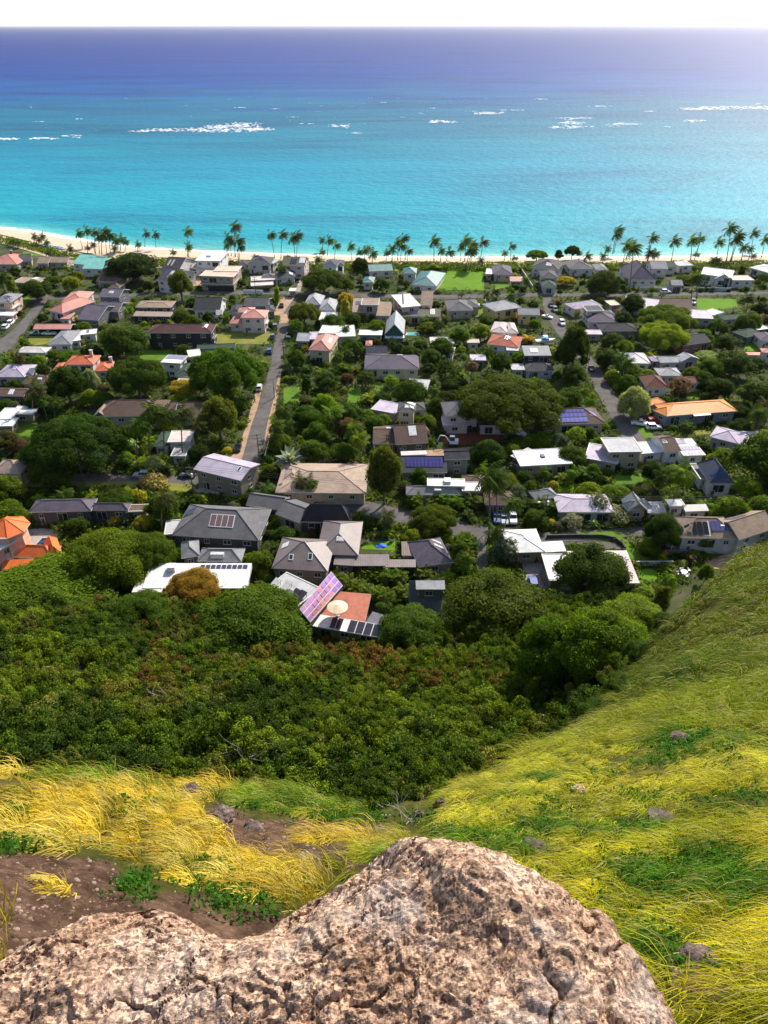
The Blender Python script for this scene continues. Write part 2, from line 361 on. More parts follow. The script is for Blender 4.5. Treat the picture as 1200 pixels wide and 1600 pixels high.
for a in [(225, 204.5, 26, 2.2, 40), (265, 203, 40, 3, 70), (320, 203, 46, 4.5, 150), (345, 198, 30, 4, 90), (382, 196, 30, 5, 150), (375, 203, 45, 4, 120), (405, 202, 24, 2.2, 50),
          (12, 217, 18, 1.8, 45), (68, 216.5, 24, 2, 55), (110, 212, 16, 1.4, 30), (119, 215, 9, 1.2, 12), (124, 186, 7, 1.2, 16), (197, 154, 4, 1, 6),
          (530, 197, 17, 3.2, 50), (556, 208, 10, 2, 26), (690, 190, 24, 3.2, 70), (762, 177, 24, 2.2, 60), (736, 174, 9, 1, 12), (658, 177, 6, 1.2, 10), (628, 183, 5, 1, 8), (676, 169, 8, 1, 10),
          (895, 185, 28, 2.4, 60), (890, 192, 24, 3.5, 90), (893, 199, 36, 3, 90), (975, 194, 28, 2.4, 60), (960, 197, 9, 2, 18), (1085, 189, 18, 2.2, 50), (1095, 170, 40, 2.6, 110), (1150, 168, 60, 3.2, 150), (1205, 169, 40, 2.8, 80), (1188, 162.5, 9, 1, 20),
          (1040, 198, 10, 1, 12), (845, 155, 12, 0.8, 10), (935, 166, 20, 0.8, 16), (1015, 174, 12, 0.9, 12), (800, 172, 20, .8, 14), (480, 193, 12, 0.8, 10), (430, 170, 8, 0.7, 6), (455, 183, 10, .7, 8), (375, 168, 10, .7, 8), (60, 190, 12, .7, 5), (600, 160, 8, .7, 6)]:
    foam_patch(*a)
for k in range(70):
    foam_patch(rng.uniform(0, 1200), 150 + 60 * rng.random() ** 1.5, rng.uniform(1.5, 5), 0.35, 2)
tag(fb.build('surf', foam_m), kind='stuff')

veg_px = [(-900, 320), (-300, 354), (0, 369), (60, 382), (110, 396), (160, 403), (300, 406), (450, 411), (600, 411), (850, 412), (1000, 411), (1200, 410), (1500, 402), (2100, 383)]
vx = np.linspace(-800, 2000, 141)
vy = np.interp(vx, [p[0] for p in veg_px], [p[1] for p in veg_px]); sy = np.interp(vx, [p[0] for p in shore_px], [p[1] for p in shore_px])
rows = []
for k, f in enumerate(np.linspace(-0.6, 1.0, 9)):
    row = []
    for x, a, b_ in zip(vx, vy, sy):
        pa = G(x, a, 0.0); pb = G(x, b_, SEA)
        p = pa.lerp(pb, f); p.z = (0.12 if f <= 0 else 0.12 + (SEA - 0.12) * f ** 1.3) + 0.15 * math.sin(x * 0.05 + k)
        if f == 1.0: p.z = SEA - 0.02
        row.append(p)
    rows.append(row)
rows.append([Vector((p.x, p.y + 40, SEA - 4)) for p in rows[-1]])
beach = link('beach', grid_mesh('beach', np.array([[tuple(p) for p in r_] for r_ in rows]), M['sand'])); tag(beach, kind='structure')
# wash: thin line of foam on the sand
wb = MB()
for k in range(700):
    x = rng.uniform(-60, 1260); y = np.interp(x, [p[0] for p in shore_px], [p[1] for p in shore_px]) - abs(rng.gauss(0, 0.5))
    c = G(x, y, SEA + 0.05); lx = rng.uniform(2, 7); ly = rng.uniform(0.6, 1.8)
    pts = [(c.x + math.cos(2 * math.pi * q / 8) * lx * rng.uniform(.6, 1), c.y + math.sin(2 * math.pi * q / 8) * ly * rng.uniform(.6, 1), SEA + 0.06) for q in range(8)]
    cen = (c.x, c.y, SEA + 0.22)
    for q in range(8): wb.poly([pts[q], pts[(q + 1) % 8], cen])
tag(wb.build('shore_foam', foam_m), kind='stuff')

# ------------------------------------------------------------ town ground
gb = MB()
gx = [(-1500, 60)] + [(p.x, p.y) for p in [G(x, a - 3, 0) for x, a in zip(vx[::4], vy[::4])]] + [(1500, 60)]
gb.poly([(x, y, 0.0) for x, y in [(-1500, -400), (1500, -400)] + gx[::-1]])
bm = bmesh.new(); me = gb.mesh('ground', M['town']); bm.from_mesh(me); bmesh.ops.triangulate(bm, faces=bm.faces); bm.to_mesh(me); bm.free()
tag(link('ground', me), kind='structure')

# ------------------------------------------------------------ hillside: control points (photo pixel, horizontal distance)
ctl = []
def cp(px, py, rho):
    d = ray(px, py); h = math.hypot(d.x, d.y); ctl.append((math.atan2(d.x, d.y), rho, -d.z / h))
def cs(px, rho, s):                 # hidden point: steepness below the eye
    d = ray(px, 800 + FPX * math.tan(math.atan(s) - R(33.38)) + 15); ctl.append((math.atan2(d.x, d.y), rho, s))
for px in (-330, -150, 0, 150):
    cp(px, 1490, 1.85); cp(px, 1400, 2.5); cp(px, 1330, 3.4); cp(px, 1260, 5.2)
for px, yb, rb in ((-330, 1180, 7.6), (-150, 1185, 7.6), (0, 1190, 7.6), (110, 1196, 7.6), (220, 1212, 7.8), (330, 1219, 8.0), (440, 1217, 8.6), (500, 1243, 8.4), (570, 1268, 8.0)):
    cp(px, yb, rb)
    cs(px, rb * 1.5, 1.62); cs(px, rb * 3.0, 1.66); cs(px, rb * 4.6, 1.50)
for px in (300, 430):
    cp(px, 1430, 2.3); cp(px, 1350, 3.5); cp(px, 1285, 5.0)
cp(540, 1345, 3.6); cp(560, 1305, 5.2); cp(600, 1325, 4.2); cp(610, 1297, 6.5)
for px in (640, 665):
    cp(px, 1312, 6.0); cp(px, 1275, 15.0); cp(px, 1240, 27.0); cp(px, 1190, 46)
for px in (-400, -150, 50, 250):
    cp(px, 1175, 50); cp(px, 1100, 68); cp(px, 1015, 89); cp(px, 945, 112); cs(px, 128, 100.6 / 128)
for px in (390, 450, 520, 600, 680):
    cp(px, 1175, 49); cp(px, 1100, 66); cp(px, 1030, 84); cs(px, 99, 100.4 / 99); cs(px, 106, 100.6 / 106); cs(px, 116, 100.6 / 116); cs(px, 128, 100.6 / 128)
for px in (760, 820):
    cp(px, 1110, 66); cp(px, 1030, 84); cp(px, 960, 108); cs(px, 128, 100.4 / 128)
for px in (880, 960):
    cp(px, 1030, 80); cp(px, 960, 102); cs(px, 128, 100.3 / 128)
cs(1060, 104, .92); cs(1200, 112, .90); cs(1060, 128, .79); cs(1200, 128, .80); cs(1350, 128, .84)
# right-hand spur
for px, py, r_ in [(720, 1290, 5.6), (705, 1245, 9.0), (770, 1205, 11.5), (850, 1163, 15), (910, 1125, 20), (955, 1060, 27), (1000, 1000, 37), (1022, 950, 48), (1060, 912, 55), (1110, 890, 59), (1200, 848, 64), (1350, 800, 68),
                   (840, 1320, 4.6), (900, 1240, 7.6), (1000, 1180, 10.8), (1180, 1180, 10.5), (1100, 1080, 20), (1200, 1000, 30), (1100, 1300, 5.6), (1000, 1330, 4.6), (1100, 1430, 3.6), (950, 1420, 3.1), (1060, 1535, 2.2), (1170, 1560, 2.2), (1350, 1560, 2.3), (1350, 1400, 3.9), (1350, 1250, 7), (1350, 1100, 17), (1350, 950, 37), (1120, 960, 42), (1080, 1020, 32), (1150, 915, 50), (1200, 900, 50), (1350, 870, 52), (1200, 950, 38)]:
    cp(px, py, r_)
for px, r_, s_ in [(705, 14, 1.55), (705, 26, 1.52), (770, 18, 1.48), (850, 24, 1.38), (850, 40, 1.36), (910, 32, 1.28), (955, 45, 1.14), (955, 62, 1.08), (1000, 56, 1.0), (1022, 70, .95), (1060, 76, .89), (1110, 80, .845), (1200, 86, .80), (1350, 92, .77), (800, 50, 1.3)]:
    cs(px, r_, s_)
for px in (-330, 0, 300, 600, 900, 1350): cs(px, 0.5, 5.2); cs(px, 1.1, 2.75)
C = np.array(ctl); CU = np.stack([C[:, 0] * 1.3, np.log(C[:, 1] + 1.0)], 1)
NU, NV = 300, 320; U0, U1, V0, V1 = -1.5, 1.5, math.log(1.3), math.log(142.0)
def _near(u, v):
    w_ = 1 / (np.hypot(CU[:, 0] - u, CU[:, 1] - v) ** 4 + 1e-6); return float((w_ * C[:, 2]).sum() / w_.sum())
_pts = [(u, v, s_) for (u, v), s_ in zip(CU, C[:, 2])]
for f in np.linspace(0, 1, 9):
    for u, v in ((U0, V0 + (V1 - V0) * f), (U1, V0 + (V1 - V0) * f), (U0 + (U1 - U0) * f, V0), (U0 + (U1 - U0) * f, V1)): _pts.append((u, v, _near(u, v)))
from mathutils.geometry import delaunay_2d_cdt
_dt = delaunay_2d_cdt([Vector((p[0], p[1])) for p in _pts], [], [], 0, 1e-5)
_PV = np.array([tuple(v) for v in _dt[0]]); _PS = np.array([_pts[o[0]][2] if len(o) else 1.0 for o in _dt[3]])
SG = np.full((NV, NU), np.nan); _ug = np.linspace(U0, U1, NU); _vg = np.linspace(V0, V1, NV)
for tri in _dt[2]:
    p = _PV[list(tri)]; sv = _PS[list(tri)]
    i0, i1 = np.searchsorted(_ug, [p[:, 0].min() - 1e-6, p[:, 0].max() + 1e-6]); j0, j1 = np.searchsorted(_vg, [p[:, 1].min() - 1e-6, p[:, 1].max() + 1e-6])
    if i1 <= i0 or j1 <= j0: continue
    uu, vv = np.meshgrid(_ug[i0:i1], _vg[j0:j1]); d_ = (p[1, 1] - p[2, 1]) * (p[0, 0] - p[2, 0]) + (p[2, 0] - p[1, 0]) * (p[0, 1] - p[2, 1])
    if abs(d_) < 1e-12: continue
    l0 = ((p[1, 1] - p[2, 1]) * (uu - p[2, 0]) + (p[2, 0] - p[1, 0]) * (vv - p[2, 1])) / d_
    l1 = ((p[2, 1] - p[0, 1]) * (uu - p[2, 0]) + (p[0, 0] - p[2, 0]) * (vv - p[2, 1])) / d_
    ok = (l0 >= -1e-6) & (l1 >= -1e-6) & (l0 + l1 <= 1 + 1e-6)
    blk = SG[j0:j1, i0:i1]; blk[ok] = (l0 * sv[0] + l1 * sv[1] + (1 - l0 - l1) * sv[2])[ok]
SG[np.isnan(SG)] = 1.0
for _ in range(3):
    for ax in (0, 1):
        q = np.pad(SG, [(3, 3) if k == ax else (0, 0) for k in (0, 1)], mode='edge'); n0 = SG.shape[ax]
        SG = sum(np.take(q, range(k, k + n0), axis=ax) for k in range(7)) / 7.0
def hill_z(x, y, detail=True):
    x = np.asarray(x, float).ravel(); y = np.asarray(y, float).ravel(); out = np.zeros(len(x))
    for k in range(0, len(x), 20000):
        X = x[k:k + 20000]; Y = y[k:k + 20000]; rho = np.hypot(X, Y)
        u = (np.arctan2(X, Y) * 1.3 - U0) / (U1 - U0) * (NU - 1); v = (np.log(rho + 1.0) - V0) / (V1 - V0) * (NV - 1)
        u = np.clip(u, 0, NU - 1.001); v = np.clip(v, 0, NV - 1.001); iu = u.astype(int); iv = v.astype(int); fu = u - iu; fv = v - iv
        s = (SG[iv, iu] * (1 - fu) + SG[iv, iu + 1] * fu) * (1 - fv) + (SG[iv + 1, iu] * (1 - fu) + SG[iv + 1, iu + 1] * fu) * fv
        z = CAMZ - s * rho
        f = np.clip((rho - 116) / 16, 0, 1); f = f * f * (3 - 2 * f)
        z = z * (1 - f) + (-0.6) * f
        if detail:
            amp = np.clip(rho * 0.018, 0.02, 0.5)
            am2 = (.03 + .018 * rho) * np.clip((110 - rho) / 40, 0, 1); wl = .45 + .1 * rho; q_ = np.stack([(X * .8 + Y * .6) / wl * .7, (Y * .8 - X * .6) / wl * 1.5, rho * 0], 1)
            z = z + np.clip((rho - 42) / 12, 0, 1) * np.clip((112 - rho) / 14, 0, 1) * 1.7 * fbm(np.stack([X / 7.5, Y / 7.5, rho * 0], 1), 3, 66)
            nr_ = np.clip((9 - rho) / 3, 0, 1); z = z + nr_ * (.07 * np.abs(fbm(np.stack([X * 4, Y * 4, rho * 0], 1), 4, 91)) + .034 * fbm(np.stack([X * 13, Y * 13, rho * 0], 1), 3, 92))
            z = z + am2 * fbm(q_, 2, 77) + amp * fbm(np.stack([X / (0.35 + rho * 0.05), Y / (0.35 + rho * 0.05), rho * 0], 1), 4, 3) * np.clip((132 - rho) / 10, 0, 1)
        out[k:k + 20000] = z
    return out
dirt_polys = [[(-60, 1338), (90, 1335), (175, 1345), (202, 1380), (195, 1425), (120, 1450), (-60, 1540)],
              [(300, 1272), (345, 1255), (400, 1285), (470, 1277), (620, 1298), (612, 1340), (540, 1362), (430, 1347), (372, 1335), (345, 1290)],
              [(-60, 1400), (195, 1396), (270, 1394), (340, 1400), (445, 1425), (450, 1500), (300, 1500), (-60, 1580)], [(-60, 1226), (60, 1221), (105, 1228), (60, 1243), (-60, 1244)],
              [(235, 1225), (310, 1222), (320, 1248), (300, 1262), (240, 1245)], [(1040, 1495), (1120, 1490), (1150, 1530), (1110, 1560), (1050, 1545)]]
def hill_mat():
    m, t, b = newmat('hillside_soil'); tc = N(t, 'TexCoord'); at = N(t, 'Attribute', attribute_name='mask'); sp = N(t, 'SeparateColor'); L(t, at.outputs['Color'], sp.inputs[0])
    n1 = N(t, 'TexNoise', Scale=4.0, Detail=8.0, Roughness=0.72); L(t, tc.outputs['Object'], n1.inputs['Vector'])
    n2 = N(t, 'TexVoronoi', Scale=22.0); L(t, tc.outputs['Object'], n2.inputs['Vector'])
    dirt = ramp(t, n1.outputs['Fac'], [(0.3, (0.045, 0.028, 0.02)), (0.48, (0.13, 0.075, 0.048)), (0.62, (0.24, 0.145, 0.095)), (0.75, (0.38, 0.27, 0.2))])
    dirt2 = mixc(t, dirt.outputs['Color'], ramp(t, n2.outputs['Distance'], [(0.0, (1.3, 1.25, 1.2)), (0.5, (0.75, 0.72, 0.7))]).outputs['Color'], 0.7, 'MULTIPLY')
    that = ramp(t, n1.outputs['Fac'], [(0.3, (0.035, 0.04, 0.008)), (0.55, (0.09, 0.09, 0.015)), (0.7, (0.15, 0.13, 0.025))])
    n3 = N(t, 'TexNoise', Scale=0.5, Detail=5.0); L(t, tc.outputs['Object'], n3.inputs['Vector'])
    scr = ramp(t, n3.outputs['Fac'], [(0.35, (0.012, 0.016, 0.006)), (0.6, (0.03, 0.032, 0.012)), (0.75, (0.05, 0.038, 0.018))])
    c = mixc(t, that.outputs['Color'], dirt2, sp.outputs[0]); c = mixc(t, c, scr.outputs['Color'], sp.outputs[1])
    L(t, c, b.inputs['Base Color']); b.inputs['Roughness'].default_value = 0.95; b.inputs['Specular IOR Level'].default_value = 0.1
    n4 = N(t, 'TexNoise', Scale=14.0, Detail=6.0, Roughness=0.7); L(t, tc.outputs['Object'], n4.inputs['Vector'])
    bump(t, n4.outputs['Fac'], 1.0, 0.1, b); return m
haz = np.concatenate([np.linspace(-math.pi, R(-63), 90), np.linspace(R(-62), R(62), 560), np.linspace(R(63), math.pi, 90)]); hrho = np.exp(np.linspace(math.log(0.5 + 1), math.log(135 + 1), 640)) - 1
AZ, RH = np.meshgrid(haz, hrho); X = np.sin(AZ) * RH; Y = np.cos(AZ) * RH
Z = hill_z(X, Y).reshape(X.shape); HP = np.stack([X, Y, Z], -1)
qx, qy, qd = projN(HP.reshape(-1, 3))
dm = np.zeros(len(qx))
wob = fbm(HP.reshape(-1, 3) * 2.2, 3, 8) * 14
for p_ in dirt_polys:
    ins = inpoly(qx, qy, p_); d_ = polydist(qx, qy, p_); dm = np.maximum(dm, np.clip((np.where(ins, d_, -d_) + wob) / 10 + 0.5, 0, 1))
dm[RH.ravel() > 12] = 0
hm = np.zeros((len(qx), 3)); hm[:, 0] = dm; hm[:, 1] = np.clip((RH.ravel() - 40) / 12, 0, 1) * (1 - inpoly(qx, qy, [(640, 1330), (690, 1235), (905, 1130), (1000, 1000), (1022, 950), (1110, 885), (1250, 820), (1600, 700), (1600, 1700), (640, 1700)]))
hill = link('hillside', grid_mesh('hillside', HP, hill_mat(), True, hm.reshape(X.shape + (3,)))); tag(hill, kind='structure')

# ------------------------------------------------------------ foreground outcrop: a dome inside its footprint, rough at every scale
RZ = 97.85
out_px = [(-260, 1700), (-200, 1560), (-60, 1548), (0, 1510), (60, 1465), (130, 1432), (180, 1416), (240, 1420), (300, 1438), (345, 1460), (372, 1466), (405, 1450), (432, 1422), (480, 1388), (540, 1362), (600, 1332), (660, 1311), (715, 1309), (780, 1333), (850, 1378), (905, 1418), (960, 1450), (1005, 1495), (1040, 1545), (1062, 1580), (1090, 1650), (1140, 1760)]
ow = [G(x, y, RZ) for x, y in out_px]; opoly = [(p.x, p.y) for p in ow]
opoly = [(-2.1, .35), (-1.75, .75)] + opoly + [(1.45, -.1), (1.5, -.8), (.6, -1.3), (-.8, -1.35), (-1.9, -.8)]
rx = np.arange(-2.5, 2.2, 0.0052); ry = np.concatenate([np.arange(-1.5, 0.12, 0.03), np.arange(0.12, 1.62, 0.0048)]); RX, RY = np.meshgrid(rx, ry)
f1 = np.stack([RX.ravel(), RY.ravel(), RX.ravel() * 0], 1)
wx = RX.ravel() + 0.035 * fbm(f1 * 6, 3, 21); wy = RY.ravel() + 0.035 * fbm(f1 * 6 + 9, 3, 22)
ins = inpoly(wx, wy, opoly); dd = polydist(wx, wy, opoly); sdf = np.where(ins, dd, -dd)
zr = np.where(sdf > 0, 0.2 * (1 - np.exp(-np.maximum(sdf, 0) / 0.13)) - 0.015, -0.015 + sdf * 3.0)
crease = polydist(wx, wy, [(G(a, b_, RZ).x, G(a, b_, RZ).y) for a, b_ in [(372, 1470), (430, 1520), (470, 1600), (520, 1720)]], False)
zr -= 0.0 * np.exp(-(crease / 0.07) ** 2)
crest = polydist(wx, wy, [(G(a, b_, RZ).x, G(a, b_, RZ).y) for a, b_ in [(650, 1325), (740, 1370), (830, 1450), (900, 1540), (940, 1620), (980, 1760)]], False)
zr += 0.05 * np.exp(-(crest / 0.16) ** 2)
shelf = polydist(wx, wy, [(G(a, b_, RZ).x, G(a, b_, RZ).y) for a, b_ in [(440, 1440), (500, 1400), (560, 1372), (600, 1352)]], False)
zr -= 0.07 * np.exp(-(shelf / 0.07) ** 2)
def worley(p, seed):
    i = np.floor(p).astype(np.int64); best = np.full(len(p), 9.0)
    for a in (-1, 0, 1):
        for b_ in (-1, 0, 1):
            c = i + np.array([a, b_, 0]); z0 = np.zeros(len(p), np.int64)
            jx = hash3(c[:, 0], c[:, 1], z0, seed); jy = hash3(c[:, 0], c[:, 1], z0 + 5, seed + 1)
            best = np.minimum(best, (c[:, 0] + jx - p[:, 0]) ** 2 + (c[:, 1] + jy - p[:, 1]) ** 2)
    return np.sqrt(best)
rot = np.array([[0.8, -0.6, 0], [0.6, 0.8, 0], [0, 0, 1]])
wp = f1 + .02 * np.stack([fbm(f1 * 14, 2, 51), fbm(f1 * 14 + 5, 2, 52), f1[:, 2]], 1); w1 = worley((wp @ rot) * np.array([34, 46, 1]), 3); w2 = worley((wp @ rot.T) * 80, 9)
rough = 0.4 + 0.9 * np.clip(0.5 + fbm(f1 * 2.2, 3, 40), 0, 1)
zr += 0.075 * fbm(f1 * 2.6, 4, 30) + 0.026 * fbm(f1 * 8, 4, 31) + rough * (0.013 * fbm(f1 * 24, 4, 32, .65) - 0.0095 * w1 - 0.0075 * w2)
fq = np.stack([f1[:, 0] * .8 - f1[:, 1] * .6, f1[:, 0] * .6 + f1[:, 1] * .8, f1[:, 2]], 1)
for sc_, am_, sd_ in ((3.2, .03, 61), (6.5, .018, 62)):
    n_a = fbm(fq * sc_ * np.array([1.6, .8, 1]), 4, sd_); zr -= am_ * np.exp(-(np.abs(n_a) / .035) ** 2) * np.clip(fbm(f1 * 1.7, 2, sd_ + 5) * 3 + .4, 0, 1)
ft = fbm(fq * 5 + 3, 3, 64) * 5; zr += .016 * (np.floor(ft) + np.clip((ft - np.floor(ft)) * 4, 0, 1) - ft)
RP = np.stack([RX, RY, RZ + zr.reshape(RX.shape)], -1)
def rock_mat(name, pale=1.0):
    m, t, b = newmat(name); tc = N(t, 'TexCoord'); at = N(t, 'Attribute', attribute_name='mask'); sp = N(t, 'SeparateColor'); L(t, at.outputs['Color'], sp.inputs[0])
    n1 = N(t, 'TexNoise', Scale=2.2, Detail=8.0, Roughness=0.65); L(t, tc.outputs['Object'], n1.inputs['Vector'])
    c1 = ramp(t, n1.outputs['Fac'], [(0.28, (0.17, 0.103, 0.066)), (0.42, (0.285, 0.18, 0.115)), (0.55, (0.36, 0.245, 0.17)), (0.7, (0.42, 0.32, 0.25))])
    v1 = N(t, 'TexVoronoi', Scale=44.0); mp = N(t, 'Mapping'); mp.inputs['Scale'].default_value = (1, 1.3, 1.6); L(t, tc.outputs['Object'], mp.inputs[0]); L(t, mp.outputs[0], v1.inputs['Vector'])
    bw = N(t, 'RGBToBW'); L(t, v1.outputs['Color'], bw.inputs[0])
    c2 = mixc(t, c1.outputs['Color'], ramp(t, bw.outputs[0], [(0.2, (0.52, 0.47, 0.44)), (0.42, (0.88, 0.84, 0.83)), (0.6, (1.05, 1.05, 1.05)), (0.85, (1.6, 1.58, 1.55))]).outputs['Color'], 0.9, 'MULTIPLY')
    v2 = N(t, 'TexVoronoi', Scale=130.0); L(t, tc.outputs['Object'], v2.inputs['Vector']); bw2 = N(t, 'RGBToBW'); L(t, v2.outputs['Color'], bw2.inputs[0])
    c3 = mixc(t, c2, ramp(t, bw2.outputs[0], [(0.2, (0.35, 0.31, 0.3)), (0.45, (0.95, 0.95, 0.95)), (0.8, (1.5, 1.5, 1.5))]).outputs['Color'], 0.85, 'MULTIPLY')
    n2 = N(t, 'TexNoise', Scale=3.1, Detail=7.0, Roughness=0.7); L(t, tc.outputs['Object'], n2.inputs['Vector'])
    lich = ramp(t, n2.outputs['Fac'], [(0.52, (0, 0, 0)), (0.66, (1, 1, 1))])
    c4 = mixc(t, c3, (0.55, 0.52, 0.5), mulv(t, mulv(t, lich.outputs['Color'], 0.4 * pale), sp.outputs[0]))
    v3 = N(t, 'TexNoise', Scale=40.0, Detail=4.0, Roughness=0.8); L(t, tc.outputs['Object'], v3.inputs['Vector'])
    c5 = mixc(t, c4, ramp(t, v3.outputs['Fac'], [(0.33, (0.6, 0.55, 0.52)), (0.43, (1, 1, 1))]).outputs['Color'], 0.75, 'MULTIPLY')
    L(t, c5, b.inputs['Base Color']); b.inputs['Roughness'].default_value = 0.85; b.inputs['Specular IOR Level'].default_value = 0.25
    bump(t, v3.outputs['Fac'], 0.9, 0.012, b); return m
M['rock'] = rock_mat('pitted_rock')
rm = np.ones(RX.shape + (3,)); rm[..., 0] = np.clip(1.25 - crest.reshape(RX.shape) * 1.5, 0.25, 1)
keep = RP
rock = link('rock_outcrop', grid_mesh('rock_outcrop', RP, M['rock'], False, rm))
tag(rock, 'huge rough pinkish tan boulder outcrop filling the bottom of the view', 'rock')
# ------------------------------------------------------------ roads, lawns, bare lots (sheets a few mm apart)
keepouts = []          # photo-space polygons kept clear of planting: (polygon, distance)
def sheet(name, px, mat, z, ox=0, oy=0, s=1.0, protect=True):
    pp = [(ox + x / s, oy + y / s) for x, y in px]
    mb = MB(); mb.poly([G(x, y, z) for x, y in pp]); me = mb.mesh(name, mat)
    bm = bmesh.new(); bm.from_mesh(me); bmesh.ops.recalc_face_normals(bm, faces=bm.faces); bmesh.ops.triangulate(bm, faces=bm.faces)
    for f in bm.faces:
        if f.normal.z < 0: f.normal_flip()
    bm.to_mesh(me); bm.free()
    if protect: keepouts.append((pp, min(G(x, y, 0).y for x, y in pp), name))
    return tag(link(name, me), kind='structure')
sheet('dirt_verge', [(358, 722), (376, 690), (388, 655), (394, 630), (402, 605), (410, 605), (402, 640), (394, 690), (384, 722)], M['dirt'], 0.010)
sheet('dirt_verge', [(408, 700), (420, 640), (430, 600), (440, 575), (436, 610), (426, 660), (418, 700)], M['dirt'], 0.014)
sheet('road', [(372, 735), (380, 710), (394, 660), (405, 630), (415, 597), (424, 560), (430, 530), (437, 500), (441, 470), (442, 464), (466, 464), (458, 478), (452, 500), (447, 530), (441, 560), (433, 597), (426, 630), (418, 660), (409, 710), (405, 735)], M['asphalt'], 0.020)
sheet('road', [(-60, 474), (130, 466), (345, 459), (440, 460), (560, 464), (690, 467), (840, 463), (1000, 463), (1260, 459), (1260, 455), (1000, 458), (840, 458), (690, 461), (560, 459), (440, 455), (345, 454), (130, 461), (-60, 468)], M['asphalt'], 0.026)
sheet('road', [(848, 466), (848, 478), (858, 500), (870, 520), (893, 545), (915, 575), (925, 600), (942, 630), (957, 655), (975, 690), (1012, 692), (1000, 672), (985, 650), (966, 622), (948, 595), (938, 575), (912, 545), (886, 515), (872, 495), (862, 478), (861, 463)], M['asphalt'], 0.032)
sheet('road', [(-80, 545), (0, 531), (22, 514), (42, 492), (56, 470), (66, 452), (80, 452), (73, 470), (58, 492), (36, 522), (14, 548), (-40, 566)], M['asphalt'], 0.038)
sheet('road', [(-60, 756), (130, 754), (300, 757), (420, 764), (520, 790), (620, 818), (720, 838), (840, 846), (900, 846), (1000, 838), (1060, 830), (1060, 818), (960, 826), (860, 832), (760, 822), (660, 804), (560, 780), (440, 752), (300, 744), (130, 740), (-60, 742)], M['asphalt'], 0.044)
sheet('driveway', [(744, 838), (744, 900), (764, 900), (757, 838)], M['asphalt'], 0.050)
sheet('driveway', [(858, 848), (920, 846), (962, 848), (976, 858), (950, 858), (905, 852), (862, 853)], M['asphalt'], 0.056)
sheet('driveway', [(462, 455), (470, 430), (474, 422), (481, 422), (474, 440), (469, 456)], M['concrete'], 0.050)
sheet('driveway', [(300, 770), (318, 758), (342, 766), (342, 772)], M['concrete'], 0.062)
sheet('parking_court', [(816, 872), (850, 866), (853, 905), (858, 925), (818, 925)], M['concrete'], 0.062)
sheet('driveway', [(436, 505), (452, 505), (448, 490), (438, 490)], M['dirt'], 0.056, )
sheet('driveway', [(1000, 640), (1016, 650), (1012, 664), (990, 660)], M['asphalt'], 0.062)
sheet('dirt_verge', [(360, 715), (378, 690), (384, 690), (372, 728), (360, 728)], M['dirt'], 0.066)
